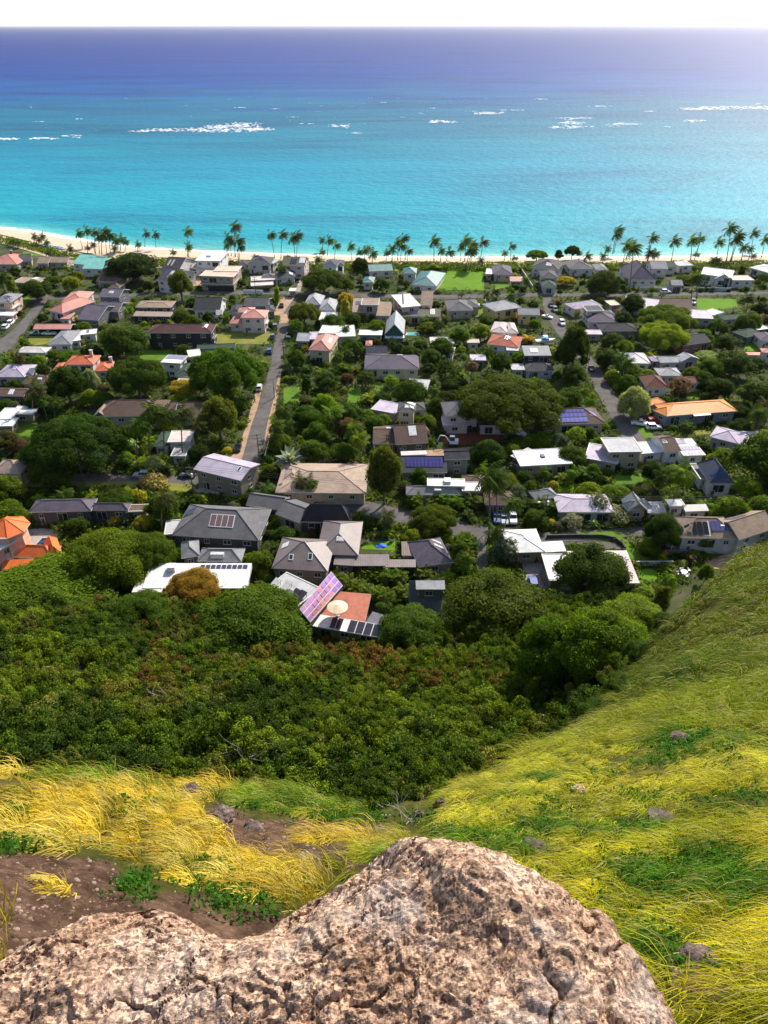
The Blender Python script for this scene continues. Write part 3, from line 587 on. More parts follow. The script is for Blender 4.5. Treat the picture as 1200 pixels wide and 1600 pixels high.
# lawns
for q in [(690, 415, 754, 415, 757, 453, 686, 453)]:
    sheet('lawn', [(q[i], q[i + 1]) for i in range(0, 8, 2)], M['brightlawn'], 0.030)
for ox, oy, px, mt in [(600, 340, [(668, 378), (775, 378), (790, 440), (675, 448)], 'lawn'), (600, 340, [(625, 295), (760, 295), (750, 312), (640, 318)], 'lawn'),
        (300, 340, [(125, 710), (480, 705), (478, 790), (120, 790)], 'drylawn'), (300, 340, [(470, 700), (500, 735), (480, 790), (470, 790)], 'drylawn'),
        (0, 340, [(185, 740), (345, 740), (300, 790), (205, 800), (175, 770)], 'drylawn'), (0, 540, [(880, 30), (1085, 25), (1085, 90), (870, 95)], 'lawn'),
        (0, 340, [(100, 500), (215, 490), (150, 560), (85, 570)], 'lawn'), (300, 540, [(575, 260), (690, 260), (680, 355), (570, 362)], 'lawn'), (300, 540, [(980, 255), (1060, 255), (1050, 355), (970, 360)], 'lawn'),
        (300, 540, [(1130, 250), (1200, 250), (1190, 285), (1140, 285)], 'lawn'), (0, 540, [(110, 470), (235, 470), (215, 570), (105, 560)], 'lawn'),
        (900, 340, [(750, 505), (1000, 508), (1010, 560), (860, 580), (760, 575)], 'brightlawn'), (900, 340, [(1055, 780), (1180, 775), (1170, 835), (1050, 835)], 'brightlawn'),
        (900, 540, [(360, 510), (440, 510), (500, 580), (440, 585)], 'lawn'), (900, 540, [(730, 530), (850, 528), (840, 552), (740, 560)], 'drylawn'), (900, 540, [(690, 285), (770, 285), (770, 335), (690, 330)], 'lawn'), (900, 540, [(400, 300), (450, 290), (560, 320), (430, 335)], 'drylawn'),
        (750, 780, [(520, 215), (860, 195), (905, 240), (1000, 345), (1120, 395), (960, 400), (870, 260), (620, 240)], 'lawn'), (750, 780, [(985, 436), (1105, 434), (1140, 510), (1000, 525)], 'brightlawn'),
        (300, 340, [(130, 0), (0, 0), (0, 1), (1, 1)], None), (900, 340, [(280, 290), (360, 285), (350, 345), (270, 350)], 'brightlawn'), (600, 340, [(380, 620), (560, 600), (600, 615), (470, 640), (390, 640)], 'drylawn'),
        (600, 340, [(560, 590), (630, 560), (640, 610), (570, 610)], 'lawn'), (900, 340, [(60, 685), (160, 685), (160, 702), (60, 702)], 'lawn'), (600, 700, [(1085, 225), (1200, 220), (1200, 275), (1100, 275)], 'brightlawn'),
        (900, 540, [(220, 800), (420, 800), (420, 860), (230, 870)], 'lawn'), (0, 700, [(130, 215), (900, 208), (1200, 235), (1200, 275), (1060, 265), (820, 240), (500, 245), (130, 245)], 'drylawn'),
        (200, 720, [(260, 140), (400, 150), (440, 190), (250, 185)], 'drylawn'), (200, 720, [(540, 190), (720, 195), (690, 235), (560, 215)], 'drylawn'), (600, 340, [(190, 310), (270, 312), (260, 340), (190, 335)], 'drylawn'),
        (0, 340, [(145, 210), (270, 215), (260, 240), (140, 235)], 'lawn'), (900, 340, [(820, 280), (940, 280), (960, 320), (850, 325)], 'lawn')]:
    if mt: sheet('lawn', px, M[mt], 0.034 + 0.0005 * len(keepouts), ox, oy, 4.0)
sheet('building_lot', [(370, 552), (560, 540), (745, 545), (750, 600), (540, 622), (375, 615)], M['redsoil'], 0.034, 600, 540, 4.0)
sheet('building_yard', [(270, 655), (560, 630), (555, 650), (380, 690), (20, 690), (40, 655)], M['dirt'], 0.040, 600, 540, 4.0)
sheet('building_yard', [(0, 330), (40, 330), (60, 420), (0, 430)], M['dirt'], 0.040, 300, 340, 4.0)
sheet('dirt_verge', [(560, 500), (640, 500), (560, 610), (500, 610)], M['dirt'], 0.030, 300, 340, 4.0)
sheet('parking_court', [(720, 845), (900, 790), (960, 800), (900, 905), (720, 905)], M['dirt'], 0.040, 950, 700, 4.8)
sheet('patio', [(170, 510), (260, 500), (390, 515), (320, 590), (220, 620), (170, 610)], M['concrete'], 0.044, 0, 700, 4.0)

# ------------------------------------------------------------ houses
CO = {'white': (.74, .73, .71), 'offwhite': (.6, .56, .52), 'lgrey': (.4, .4, .41), 'mgrey': (.26, .26, .27), 'grey': (.15, .145, .15), 'dgrey': (.085, .085, .09), 'char': (.04, .04, .045), 'brown': (.13, .085, .065), 'rbrown': (.17, .075, .055),
      'tan': (.4, .3, .23), 'btan': (.3, .22, .16), 'purple': (.13, .11, .14), 'dpurple': (.06, .05, .09), 'salmon': (.56, .24, .19), 'orange': (.78, .27, .035), 'redor': (.58, .13, .05), 'lilac': (.44, .38, .46), 'pinkw': (.62, .5, .48),
      'teal': (.01, .13, .125), 'turq': (.2, .52, .45), 'green': (.05, .085, .06), 'olive': (.12, .12, .07), 'navy': (.03, .035, .06), 'maroon': (.085, .035, .035), 'slate': (.08, .09, .13), 'peach': (.68, .44, .33), 'villa': (.82, .17, .025), 'terra': (.4, .13, .08),
      'bmetal': (.21, .165, .155), 'cream': (.6, .5, .32), 'yellow': (.62, .45, .16), 'wtan': (.42, .34, .26), 'sage': (.2, .22, .2), 'blue': (.22, .32, .46), 'dark': (.03, .028, .028), 'conc': (.24, .2, .15), 'tealgrey': (.2, .26, .28), 'dgreen': (.03, .09, .07), 'pink': (.5, .36, .34), 'brick': (.25, .1, .07)}
def wtype_mesh(kind):
    mb = MB()
    if kind == 'window':
        w_, h_ = 1.5, 1.15
        mb.box(-w_ / 2, w_ / 2, -0.06, 0.0, -h_ / 2, -h_ / 2 + .09, 0); mb.box(-w_ / 2, w_ / 2, -0.06, 0.0, h_ / 2 - .09, h_ / 2, 0)
        for x in (-w_ / 2, -.045, w_ / 2 - .09): mb.box(x, x + .09, -0.055, 0.0, -h_ / 2 + .09, h_ / 2 - .09, 0)
        mb.box(-w_ / 2 + .09, w_ / 2 - .09, -0.025, -0.01, -h_ / 2 + .09, h_ / 2 - .09, 1)
        mb.box(-w_ / 2 - .08, w_ / 2 + .08, -0.12, 0.0, -h_ / 2 - .08, -h_ / 2 - .002, 0)
    elif kind == 'slider':
        w_, h_ = 2.9, 2.1
        mb.box(-w_ / 2, w_ / 2, -0.06, 0.0, h_ / 2 - .09, h_ / 2, 0)
        for x in (-w_ / 2, -.04, w_ / 2 - .08): mb.box(x, x + .08, -0.055, 0.0, -h_ / 2, h_ / 2 - .09, 0)
        mb.box(-w_ / 2 + .08, w_ / 2 - .08, -0.025, -0.01, -h_ / 2, h_ / 2 - .09, 1)
    else:
        mb.box(-.5, .5, -0.07, 0.0, -1.05, 1.05, 0); mb.box(-.4, .4, -0.09, -0.07, -.95, .95, 2); mb.box(.28, .34, -0.13, -0.09, -.1, .0, 0)
    return mb.mesh(kind, [M['trim'], M['glass'], M['wood']])
WM = {k: wtype_mesh(k) for k in ('window', 'slider', 'door')}
footprints = []        # (corner list in plan, px bbox, distance)
roofpolys = []
RM = {'h': 'shingle', 'g': 'shingle', 'G': 'shingle', 'f': 'flat', 's': 'metal', 'S': 'metal', 'z': 'flat'}
def block(root, spec, wallc, ox, oy, sc, bi, mat=None, nwin=True):
    A, B, Cc, rt, h, rc = spec[:6]; opt = spec[6] if len(spec) > 6 else {}
    cv = lambda p: (ox + p[0] / sc, oy + p[1] / sc)
    A, B, Cc = cv(A), cv(B), cv(Cc)
    h = h + 0.031 * bi
    a = G(*A, h); b = G(*B, h)
    rise = opt.get('rise')
    if rt in 's':
        rise = 1.2 if rise is None else rise; c = G(*Cc, h + rise)
    else: c = G(*Cc, h)
    u = (b - a); u.z = 0; Wd = u.length; u.normalize(); v = Vector((-u.y, u.x, 0))
    D = (c - b).dot(v)
    if D < 0:
        if opt.get('flip'): v = -v; D = -D
        else: D = 6.0
    D = min(max(D, 2.2), opt.get('maxd', 30))
    if opt.get('d'): D = opt['d']
    o = opt.get('o', 0.55 if h > 2 else 0.3)
    base = root.location
    M4 = Matrix(((u.x, v.x, 0, a.x), (u.y, v.y, 0, a.y), (0, 0, 1, 0), (0, 0, 0, 1)))
    ang = math.atan2(u.y, u.x)
    if rise is None: rise = {'h': .19, 'g': .19, 'G': .19}.get(rt, 0) * min(Wd, D) if rt in 'hgG' else 1.2
    if rt in 'gG' and opt.get('rise') is None: rise = .17 * (D if rt == 'g' else Wd)
    th = opt.get('th', 0.24)
    # --- roof height function
    def rz(s, t):
        if rt == 'h':
            if Wd >= D: e = min(t, D - t) / (D / 2); e2 = min(s, Wd - s) / (D / 2)
            else: e = min(s, Wd - s) / (Wd / 2); e2 = min(t, D - t) / (Wd / 2)
            return h + rise * min(e, e2, 1)
        if rt == 'g': return h + rise * min(t, D - t) / (D / 2)
        if rt == 'G': return h + rise * min(s, Wd - s) / (Wd / 2)
        if rt == 's': return h + rise * t / D
        if rt == 'z': return h - (rise if opt.get('rise') else 0.0) * 0 + 0.0
        if rt == 'S': return h + rise * s / Wd
        return h + 0.02
    rb = MB(); q = lambda s, t, z: (s, t, z)
    lo = h - th
    c0, c1, c2, c3 = (0, 0), (Wd, 0), (Wd, D), (0, D)
    def fascia(z0=None):
        for (p, r_) in ((c0, c1), (c1, c2), (c2, c3), (c3, c0)):
            rb.poly([q(*p, lo), q(*r_, lo), q(*r_, rz(*r_)), q(*p, rz(*p))], 1)
        rb.poly([q(*c3, lo), q(*c2, lo), q(*c1, lo), q(*c0, lo)], 1)
    caps = []
    if rt == 'h':
        if Wd >= D: r1, r2 = (D / 2, D / 2), (Wd - D / 2, D / 2)
        else: r1, r2 = (Wd / 2, Wd / 2), (Wd / 2, D - Wd / 2)
        T = h + rise
        if Wd >= D:
            rb.poly([q(*c0, h), q(*c1, h), q(*r2, T), q(*r1, T)]); rb.poly([q(*c1, h), q(*c2, h), q(*r2, T)]); rb.poly([q(*c2, h), q(*c3, h), q(*r1, T), q(*r2, T)]); rb.poly([q(*c3, h), q(*c0, h), q(*r1, T)])
            caps = [(c0, r1), (c3, r1), (c1, r2), (c2, r2), (r1, r2)]
        else:
            rb.poly([q(*c0, h), q(*c1, h), q(*r1, T)]); rb.poly([q(*c1, h), q(*c2, h), q(*r2, T), q(*r1, T)]); rb.poly([q(*c2, h), q(*c3, h), q(*r2, T)]); rb.poly([q(*c3, h), q(*c0, h), q(*r1, T), q(*r2, T)])
            caps = [(c0, r1), (c1, r1), (c2, r2), (c3, r2), (r1, r2)]
        fascia()
    elif rt in 'gG':
        T = h + rise
        if rt == 'g':
            r1, r2 = (0, D / 2), (Wd, D / 2)
            rb.poly([q(*c0, h), q(*c1, h), q(*r2, T), q(*r1, T)]); rb.poly([q(*c2, h), q(*c3, h), q(*r1, T), q(*r2, T)])
            for e0, e1, r_ in ((c1, c2, r2), (c3, c0, r1)):
                rb.poly([q(*e0, lo), q(*e1, lo), q(*e1, h), q(*r_, T), q(*e0, h)] if False else [q(*e0, lo), q(*r_, T - th * 1.3), q(*r_, T), q(*e0, h)], 1)
                rb.poly([q(*r_, T - th * 1.3), q(*e1, lo), q(*e1, h), q(*r_, T)], 1)
            rb.poly([q(*c0, lo), q(*c1, lo), q(*c1, h), q(*c0, h)], 1); rb.poly([q(*c2, lo), q(*c3, lo), q(*c3, h), q(*c2, h)], 1)
            rb.poly([q(*c1, lo), q(*c0, lo), q(*r1, T - th * 1.3), q(*r2, T - th * 1.3)], 1); rb.poly([q(*c3, lo), q(*c2, lo), q(*r2, T - th * 1.3), q(*r1, T - th * 1.3)], 1)
        else:
            r1, r2 = (Wd / 2, 0), (Wd / 2, D)
            rb.poly([q(*c1, h), q(*c2, h), q(*r2, T), q(*r1, T)]); rb.poly([q(*c3, h), q(*c0, h), q(*r1, T), q(*r2, T)])
            for e0, e1, r_ in ((c0, c1, r1), (c2, c3, r2)):
                rb.poly([q(*e0, lo), q(*r_, T - th * 1.3), q(*r_, T), q(*e0, h)], 1); rb.poly([q(*r_, T - th * 1.3), q(*e1, lo), q(*e1, h), q(*r_, T)], 1)
            rb.poly([q(*c1, lo), q(*c2, lo), q(*c2, h), q(*c1, h)], 1); rb.poly([q(*c3, lo), q(*c0, lo), q(*c0, h), q(*c3, h)], 1)
            rb.poly([q(*c0, lo), q(*c3, lo), q(*r2, T - th * 1.3), q(*r1, T - th * 1.3)], 1); rb.poly([q(*c2, lo), q(*c1, lo), q(*r1, T - th * 1.3), q(*r2, T - th * 1.3)], 1)
        caps = [(r1, r2)]
    else:
        rb.poly([q(*c0, rz(*c0)), q(*c1, rz(*c1)), q(*c2, rz(*c2)), q(*c3, rz(*c3))]); fascia()
        if rt == 'f' and opt.get('curb', 1) and min(Wd, D) > 3:
            k = 0.22
            for x0, x1, y0, y1 in ((-.02, Wd + .02, -.02, k), (-.02, Wd + .02, D - k, D + .02), (-.02, k, k, D - k), (Wd - k, Wd + .02, k, D - k)):
                rb.box(x0, x1, y0, y1, h - 0.1, h + 0.14, 1 if opt.get('trim', 1) else 0)
    for p, r_ in caps:
        P0 = Vector((p[0], p[1], rz(*p) + 0.03)); P1 = Vector((r_[0], r_[1], rz(*r_) + 0.03))
        if (P1 - P0).length > 0.3: rb.bar(P0, P1, 0.09, 0.09, 4, 2)
    mk = mat or opt.get('mat') or RM[rt]
    trim = M['any'] if opt.get('dtrim') else M['trim']
    rname = 'roof'
    ro = rb.build(rname, [M[mk], trim, M[mk]], root, color=CO[rc])
    ro.matrix_local = Matrix.Translation(-base) @ M4
    # --- walls
    if not opt.get('nowall'):
        wb_ = MB(); top = lo - 0.004 if rt not in 's' else lo - 0.004
        s0, s1, t0, t1 = o, Wd - o, o, D - o
        if opt.get('post'):        # open carport: posts and a back wall
            for s_ in (s0, s1 - .15):
                wb_.box(s_, s_ + .15, t0, t0 + .15, -.3, top)
            wb_.box(s0, s1, t1 - .15, t1, -.3, top)
            wb_.box(s0, s0 + .12, t0 + D * .45, t1 - .15, -.3, top); 
        else:
            zt = lambda s, t: (rz(s, t) - th * 1.4) if rt in 'sS' else top
            b4 = [(s0, t0), (s1, t0), (s1, t1), (s0, t1)]
            for k in range(4):
                p, r_ = b4[k], b4[(k + 1) % 4]
                wb_.poly([(*p, -.3), (*r_, -.3), (*r_, zt(*r_)), (*p, zt(*p))])
                if (rt == 'g' and k in (1, 3)) or (rt == 'G' and k in (0, 2)):
                    mid = ((p[0] + r_[0]) / 2, (p[1] + r_[1]) / 2)
                    wb_.poly([(*p, top), (*r_, top), (*mid, rz(*mid) - th * 1.5)])
        wo = wb_.build('wall', M['wall'], root, color=CO[opt.get('wall', wallc)])
        wo.matrix_local = Matrix.Translation(-base) @ M4
        # windows and doors on the two sides and the front
        hh = lo
        if nwin and hh > 1.9 and not opt.get('post'):
            n = 0
            def put(kind, s, t, z, r_, sx=1.0):
                wn = link(kind, WM[kind], root)
                wn.matrix_local = Matrix.Translation(-base) @ M4 @ Matrix.Translation((s, t, z)) @ Matrix.Rotation(r_, 4, 'Z') @ Matrix.Diagonal((sx, 1, 1, 1))
            levels = [hh - 1.25] if hh < 4.4 else [hh - 1.2, 1.5]
            nf = max(1, min(4, int((Wd - 2 * o) / 3.6)))
            for li, z in enumerate(levels):
                for k in range(nf):
                    s = s0 + (s1 - s0) * (k + .5) / nf + rng.uniform(-.3, .3); kd = 'window'
                    if rng.random() < .25 and (s1 - s0) / nf > 3.2: kd = 'slider'
                    put(kd, s, t0 - .004, z if kd == 'window' else z - .35, 0, rng.choice((.8, 1, 1.2)))
                nd = max(1, min(2, int((D - 2 * o) / 5)))
                side = (s0 - .004, -math.pi / 2) if a.x + u.x * Wd / 2 > 0 else (s1 + .004, math.pi / 2)
                for k in range(nd): put('window', side[0], t0 + (t1 - t0) * (k + .5) / nd, z, side[1])
            if bi == 0: put('door', s0 + (s1 - s0) * .12 + .4, t0 - .006, 1.05, 0)
    # --- things fixed to the roof
    for e in opt.get('ex', ()):
        kind = e[0]
        if kind in ('solar', 'heater', 'skylight', 'hvac', 'vents'):
            _, sa, sb, ta, tb = e[:5]; sa, sb, ta, tb = sa * Wd, sb * Wd, ta * D, tb * D
            col = e[5] if len(e) > 5 else ((.035, .035, .1) if kind == 'solar' else (.02, .02, .022))
            pb = MB(); lift = 0.14 if kind != 'skylight' else 0.10
            def corner(s, t, dz): return Vector((s, t, rz(s, t) + dz))
            if kind == 'skylight':
                nn = e[6] if len(e) > 6 else 1
                fr = 0.14
                def quad(x0, x1, y0, y1, z, m):
                    pp = [corner(x0, y0, z), corner(x1, y0, z), corner(x1, y1, z), corner(x0, y1, z)]; lo_ = [p - Vector((0, 0, z + 0.02)) for p in pp]
                    pb.poly(pp, m)
                    for k in range(4): pb.poly([lo_[k], lo_[(k + 1) % 4], pp[(k + 1) % 4], pp[k]], m)
                quad(sa, sb, ta, tb, .14, 0); wv = (sb - sa - fr) / nn
                for k in range(nn): quad(sa + fr + k * wv, sa + k * wv + wv, ta + fr, tb - fr, .165, 1)
                x = pb.build('skylight', [M['white'], M['glass'] if len(e) < 6 or e[5] is None else M['any']], ro, color=None if len(e) < 6 or e[5] is None else e[5])
            elif kind == 'hvac':
                z0 = max(rz(sa, ta), rz(sb, tb)); pb.box(sa, sb, ta, tb, min(rz(sa, ta), rz(sb, tb)) - .1, z0 + (e[6] if len(e) > 6 else .8)); x = pb.build('roof_box', M['any'], ro, color=col)
            else:
                nx = e[6] if len(e) > 6 else max(1, round((sb - sa) / 1.0)); ny = e[7] if len(e) > 7 else max(1, round((tb - ta) / 1.7))
                gap = e[8] if len(e) > 8 else 0.05
                px_, py_ = (sb - sa) / nx, (tb - ta) / ny
                for i in range(nx):
                    for j in range(ny):
                        x0, x1, y0, y1 = sa + i * px_ + gap, sa + (i + 1) * px_ - gap, ta + j * py_ + gap, ta + (j + 1) * py_ - gap
                        pp = [corner(x0, y0, lift), corner(x1, y0, lift), corner(x1, y1, lift), corner(x0, y1, lift)]
                        pb.poly(pp, 0); l2 = [p - Vector((0, 0, .05)) for p in pp]
                        for k in range(4): pb.poly([l2[k], l2[(k + 1) % 4], pp[(k + 1) % 4], pp[k]], 1)
                if len(e) > 9:     # white backing frame
                    pp = [corner(sa - .1, ta - .1, .06), corner(sb + .1, ta - .1, .06), corner(sb + .1, tb + .1, .06), corner(sa - .1, tb + .1, .06)]; pb.poly(pp, 2); l2 = [p - Vector((0, 0, .06)) for p in pp]
                    for k in range(4): pb.poly([l2[k], l2[(k + 1) % 4], pp[(k + 1) % 4], pp[k]], 2)
                x = pb.build('solar_panel', [M['solar'], M['metalgrey'], M['white']], ro, color=col)
        elif kind == 'chimney':
            _, s_, t_, hc = e[:4]; s_, t_ = s_ * Wd, t_ * D; pb = MB()
            z0 = rz(s_, t_); pb.box(s_ - .45, s_ + .45, t_ - .35, t_ + .35, z0 - .5, z0 + hc, 0); pb.box(s_ - .55, s_ + .55, t_ - .45, t_ + .45, z0 + hc, z0 + hc + .18, 1)
            x = pb.build('chimney', [M['wall'], M['trim']], ro, color=CO[e[4] if len(e) > 4 else 'offwhite'])
    # --- planting masks
    cor = [M4 @ Vector((s, t, 0)) for s, t in (c0, c1, c2, c3)]
    footprints.append([(p.x, p.y) for p in cor])
    cen = sum((Vector(p) for p in cor), Vector()) / 4
    top = [proj(M4 @ Vector((s, t, h)))[:2] for s, t in (c0, c1, c2, c3)]
    roofpolys.append((top, math.hypot(cen.x, cen.y) - D * .3))
    fr_ = [proj(M4 @ Vector((s, 0, z)))[:2] for s, z in ((0, h), (Wd, h), (Wd, h * (.4 if h > 4.2 else .9)), (0, h * (.4 if h > 4.2 else .9)))]
    roofpolys.append((fr_, math.hypot(cen.x, cen.y) - D * .3))
    return M4, Wd, D, h
houses = []            # (short name, plan centre)
ORG = {0: (0, 0, 1.), 1: (0, 340, 4.), 2: (300, 340, 4.), 3: (600, 340, 4.), 4: (900, 340, 4.), 5: (0, 540, 4.), 6: (300, 540, 4.), 7: (600, 540, 4.), 8: (900, 540, 4.), 9: (0, 700, 4.), 10: (200, 720, 4.), 11: (400, 780, 4.), 12: (600, 700, 4.), 13: (750, 780, 4.), 14: (950, 700, 4.8), 15: (400, 860, 5.4545)}
def house(crop, label, short, wallc, blocks, cat='house', name='house', nwin=True):
    ox, oy, sc = ORG[crop]
    A = blocks[0][0]; B = blocks[0][1]
    a = G(ox + A[0] / sc, oy + A[1] / sc, blocks[0][4]); b = G(ox + B[0] / sc, oy + B[1] / sc, blocks[0][4])
    root = empty(name, ((a.x + b.x) / 2, (a.y + b.y) / 2, 0)); tag(root, label, cat)
    for i, sp in enumerate(blocks):
        block(root, sp, wallc, ox, oy, sc, i, nwin=nwin)
    if short: houses.append((short, Vector((root.location.x, root.location.y, 0))))
    return root
SK = lambda *a: ('skylight',) + a
# --- beach row and left side (corner triples: front-left, front-right, back-right eaves in the photo)
house(1, 'salmon hip-roofed beach house at the far left by the sand', 'salmon beach house', 'wtan', [((-80, 290), (105, 292), (150, 235), 'h', 3.2, 'salmon', {'ex': [('chimney', .55, .6, 1.4, 'brick')]}), ((120, 275), (200, 268), (215, 232), 'g', 3, 'dgrey')])
house(1, 'weathered grey house half hidden in trees behind the beach kayaks', None, 'wtan', [((225, 285), (300, 285), (310, 250), 'g', 3, 'btan'), ((300, 280), (420, 280), (430, 250), 'g', 2.8, 'btan')])
house(1, 'turquoise metal-roofed beach house', 'turquoise-roofed house', 'offwhite', [((448, 286), (545, 296), (580, 236), 'g', 5, 'turq', {'mat': 'metal'}), ((512, 318), (650, 322), (672, 258), 'g', 4, 'turq', {'mat': 'metal'})])
house(1, 'small dark grey gabled beach house among palms', None, 'lgrey', [((775, 262), (850, 268), (868, 225), 'g', 3.2, 'dgrey', {'ex': [SK(.5, .7, .2, .5)]})])
house(1, 'long charcoal-roofed two-storey house with white gable walls', 'charcoal two-storey house', 'offwhite', [((1000, 332), (1112, 338), (1135, 258), 'g', 6, 'char', {'ex': [SK(.2, .26, .2, .4), SK(.4, .46, .2, .4)]}), ((975, 388), (1078, 402), (1118, 322), 'g', 5.6, 'dpurple', {'ex': [SK(.45, .6, .15, .4, (.5, .48, .5))]})])
house(1, 'dark brown low house with a small garden pavilion', 'brown house with pavilion', 'wtan', [((598, 398), (745, 402), (790, 325), 'g', 3.4, 'brown'), ((772, 330), (838, 332), (845, 318), 'f', 3.2, 'offwhite'), ((675, 436), (742, 438), (748, 402), 'h', 2.6, 'brown')])
house(1, 'flat weathered grey-tan house near the left beach garden', 'flat grey-tan house', 'wtan', [((75, 405), (235, 412), (232, 376), 'f', 3, 'btan', {'ex': [('hvac', .62, .78, .4, .8, (.6, .58, .55))]})])
house(1, 'big salmon tiled house with a long L-shaped hip roof', 'big salmon house', 'pinkw', [((297, 578), (388, 598), (470, 495), 'h', 4.4, 'salmon', {'mat': 'tile', 'rise': 2.2}), ((380, 528), (528, 526), (560, 463), 'h', 4.6, 'salmon', {'mat': 'tile'}), ((372, 632), (430, 632), (470, 560), 's', 2.6, 'salmon', {'rise': .8})])
house(1, 'purple-grey rambling house of three gabled wings', 'purple-grey winged house', 'grey', [((478, 632), (612, 642), (655, 548), 'g', 3.4, 'purple'), ((592, 584), (740, 588), (762, 530), 'g', 3.6, 'purple'), ((614, 492), (746, 497), (772, 448), 'g', 6, 'purple', {'ex': [SK(.4, .6, .2, .34, (.5, .48, .5))]})])
house(1, 'pink-walled two-storey house with grey roof and white decks at the left edge', 'pink-walled house', 'peach', [((-50, 528), (62, 530), (106, 476), 'h', 5.6, 'mgrey', {'ex': [('solar', .55, .75, .2, .45)]}), ((-40, 568), (80, 570), (90, 536), 'f', 2.9, 'white'), ((-50, 612), (78, 614), (84, 590), 'f', 2.4, 'white')])
house(1, 'brown flat-hipped house with dark walls and a white dome tent on its roof', 'brown house with roof tent', 'dark', [((843, 560), (1066, 562), (1086, 520), 'h', 4.2, 'btan', {'rise': .7}), ((828, 614), (1060, 618), (1064, 588), 's', 2.6, 'btan', {'rise': .5})])
house(1, 'long narrow salmon-roofed carport', 'salmon carport', 'dark', [((205, 696), (440, 696), (445, 664), 'g', 2.8, 'salmon', {'post': 1, 'mat': 'metal'})], cat='carport', name='carport')
house(1, 'grey hip-roofed house with a white angled flat wing', 'grey-and-white angled house', 'offwhite', [((292, 792), (442, 792), (462, 706), 'h', 2.9, 'mgrey'), ((440, 776), (505, 768), (520, 700), 'f', 3.0, 'white'), ((500, 735), (602, 726), (612, 695), 'f', 3.0, 'white', {'ex': [('solar', .35, .55, .3, .9, (.12, .12, .13))]})])
house(1, 'maroon-roofed dark two-storey house with a wide verandah', 'maroon verandah house', 'dark', [((926, 720), (1322, 720), (1320, 664), 'h', 6.2, 'maroon', {'rise': 1.6, 'ex': [SK(.83, .9, .3, .7, (.55, .53, .52))]}), ((918, 752), (1340, 756), (1350, 728), 's', 3.4, 'grey', {'rise': .4})])
house(1, 'pale low roof peeping out of palms below the dry lawn', None, 'offwhite', [((100, 842), (282, 845), (288, 808), 'h', 2.8, 'offwhite', {'rise': .7})])
house(5, 'red-orange tiled villa with two white chimneys', 'red-orange tiled villa', 'pinkw', [((400, 118), (582, 118), (634, 60), 'h', 6.0, 'redor', {'mat': 'tile', 'ex': [('chimney', .8, .62, 2.2, 'pinkw')]}), ((320, 162), (408, 160), (425, 104), 'h', 3.6, 'redor', {'mat': 'tile'}), ((590, 160), (690, 155), (700, 98), 'h', 3.6, 'redor', {'mat': 'tile', 'ex': [('chimney', .85, .8, 1.8, 'pinkw')]})])
house(5, 'small white two-storey house with solar panels along its flat roof', 'small white solar house', 'white', [((1003, 106), (1128, 113), (1150, 64), 'f', 5.4, 'white', {'ex': [('solar', .04, .96, .5, .92, (.22, .23, .34))]})])
house(5, 'blue-grey hip-roofed house near the left edge', 'blue-grey hip house', 'offwhite', [((-40, 196), (152, 196), (172, 118), 'h', 3.2, 'lilac', {'ex': [SK(.5, .6, .3, .45, (.5, .5, .6))]}), ((140, 192), (200, 188), (196, 142), 'h', 3.0, 'slate')])
house(5, 'small brown house with a pair of white skylights', None, 'wtan', [((128, 238), (330, 238), (352, 185), 'h', 3, 'brown', {'ex': [SK(.45, .6, .25, .6, (.5, .5, .58), 2)]})])
house(5, 'dark brown low roof with two grey skylights at the left edge', None, 'brown', [((-60, 312), (148, 316), (146, 266), 'g', 3, 'brown', {'ex': [SK(.5, .64, .1, .45, (.5, .52, .58), 2)]})])
house(5, 'white flat-roofed house among dark trees at the left edge', 'white flat house on the left', 'btan', [((-60, 508), (76, 504), (100, 452), 'f', 3.2, 'white'), ((-40, 462), (70, 462), (90, 390), 'f', 3.3, 'white'), ((60, 430), (205, 430), (225, 378), 'f', 3.0, 'white')])
house(5, 'long brown hip-roofed house behind palms', 'long brown hip-roofed house', 'wtan', [((590, 442), (1010, 440), (960, 338), 'h', 3.6, 'brown', {'rise': 2.6}), ((1000, 442), (1330, 445), (1310, 352), 'h', 3.4, 'brown', {'rise': 2.2, 'ex': [SK(.27, .36, .22, .42)]}), ((580, 444), (665, 444), (640, 394), 'G', 3.2, 'btan', {'rise': 1.6})])
house(5, 'green-grey roofed house with a white flat extension behind tall palms', 'green-grey house with white extension', 'offwhite', [((958, 628), (1052, 628), (1066, 536), 'h', 3, 'green'), ((1044, 606), (1192, 602), (1192, 530), 'f', 3.8, 'pinkw'), ((1064, 692), (1160, 692), (1160, 630), 'f', 2.6, 'mgrey')])
house(5, 'small tan-roofed house with a two-storey balcony at the left edge', 'tan house on the left edge', 'cream', [((-60, 798), (128, 800), (176, 714), 'h', 4.6, 'tan', {'rise': 2.0})])
house(5, 'pale roof with a black solar heater beside the yellow shrub', None, 'offwhite', [((1088, 248), (1200, 250), (1192, 206), 'f', 3, 'pinkw', {'ex': [('solar', .25, .65, .2, .6, (.05, .07, .09))]})])
house(5, 'dark green-grey hipped cottage near the small solar house', None, 'sage', [((1086, 192), (1196, 192), (1200, 108), 'h', 3, 'green')])
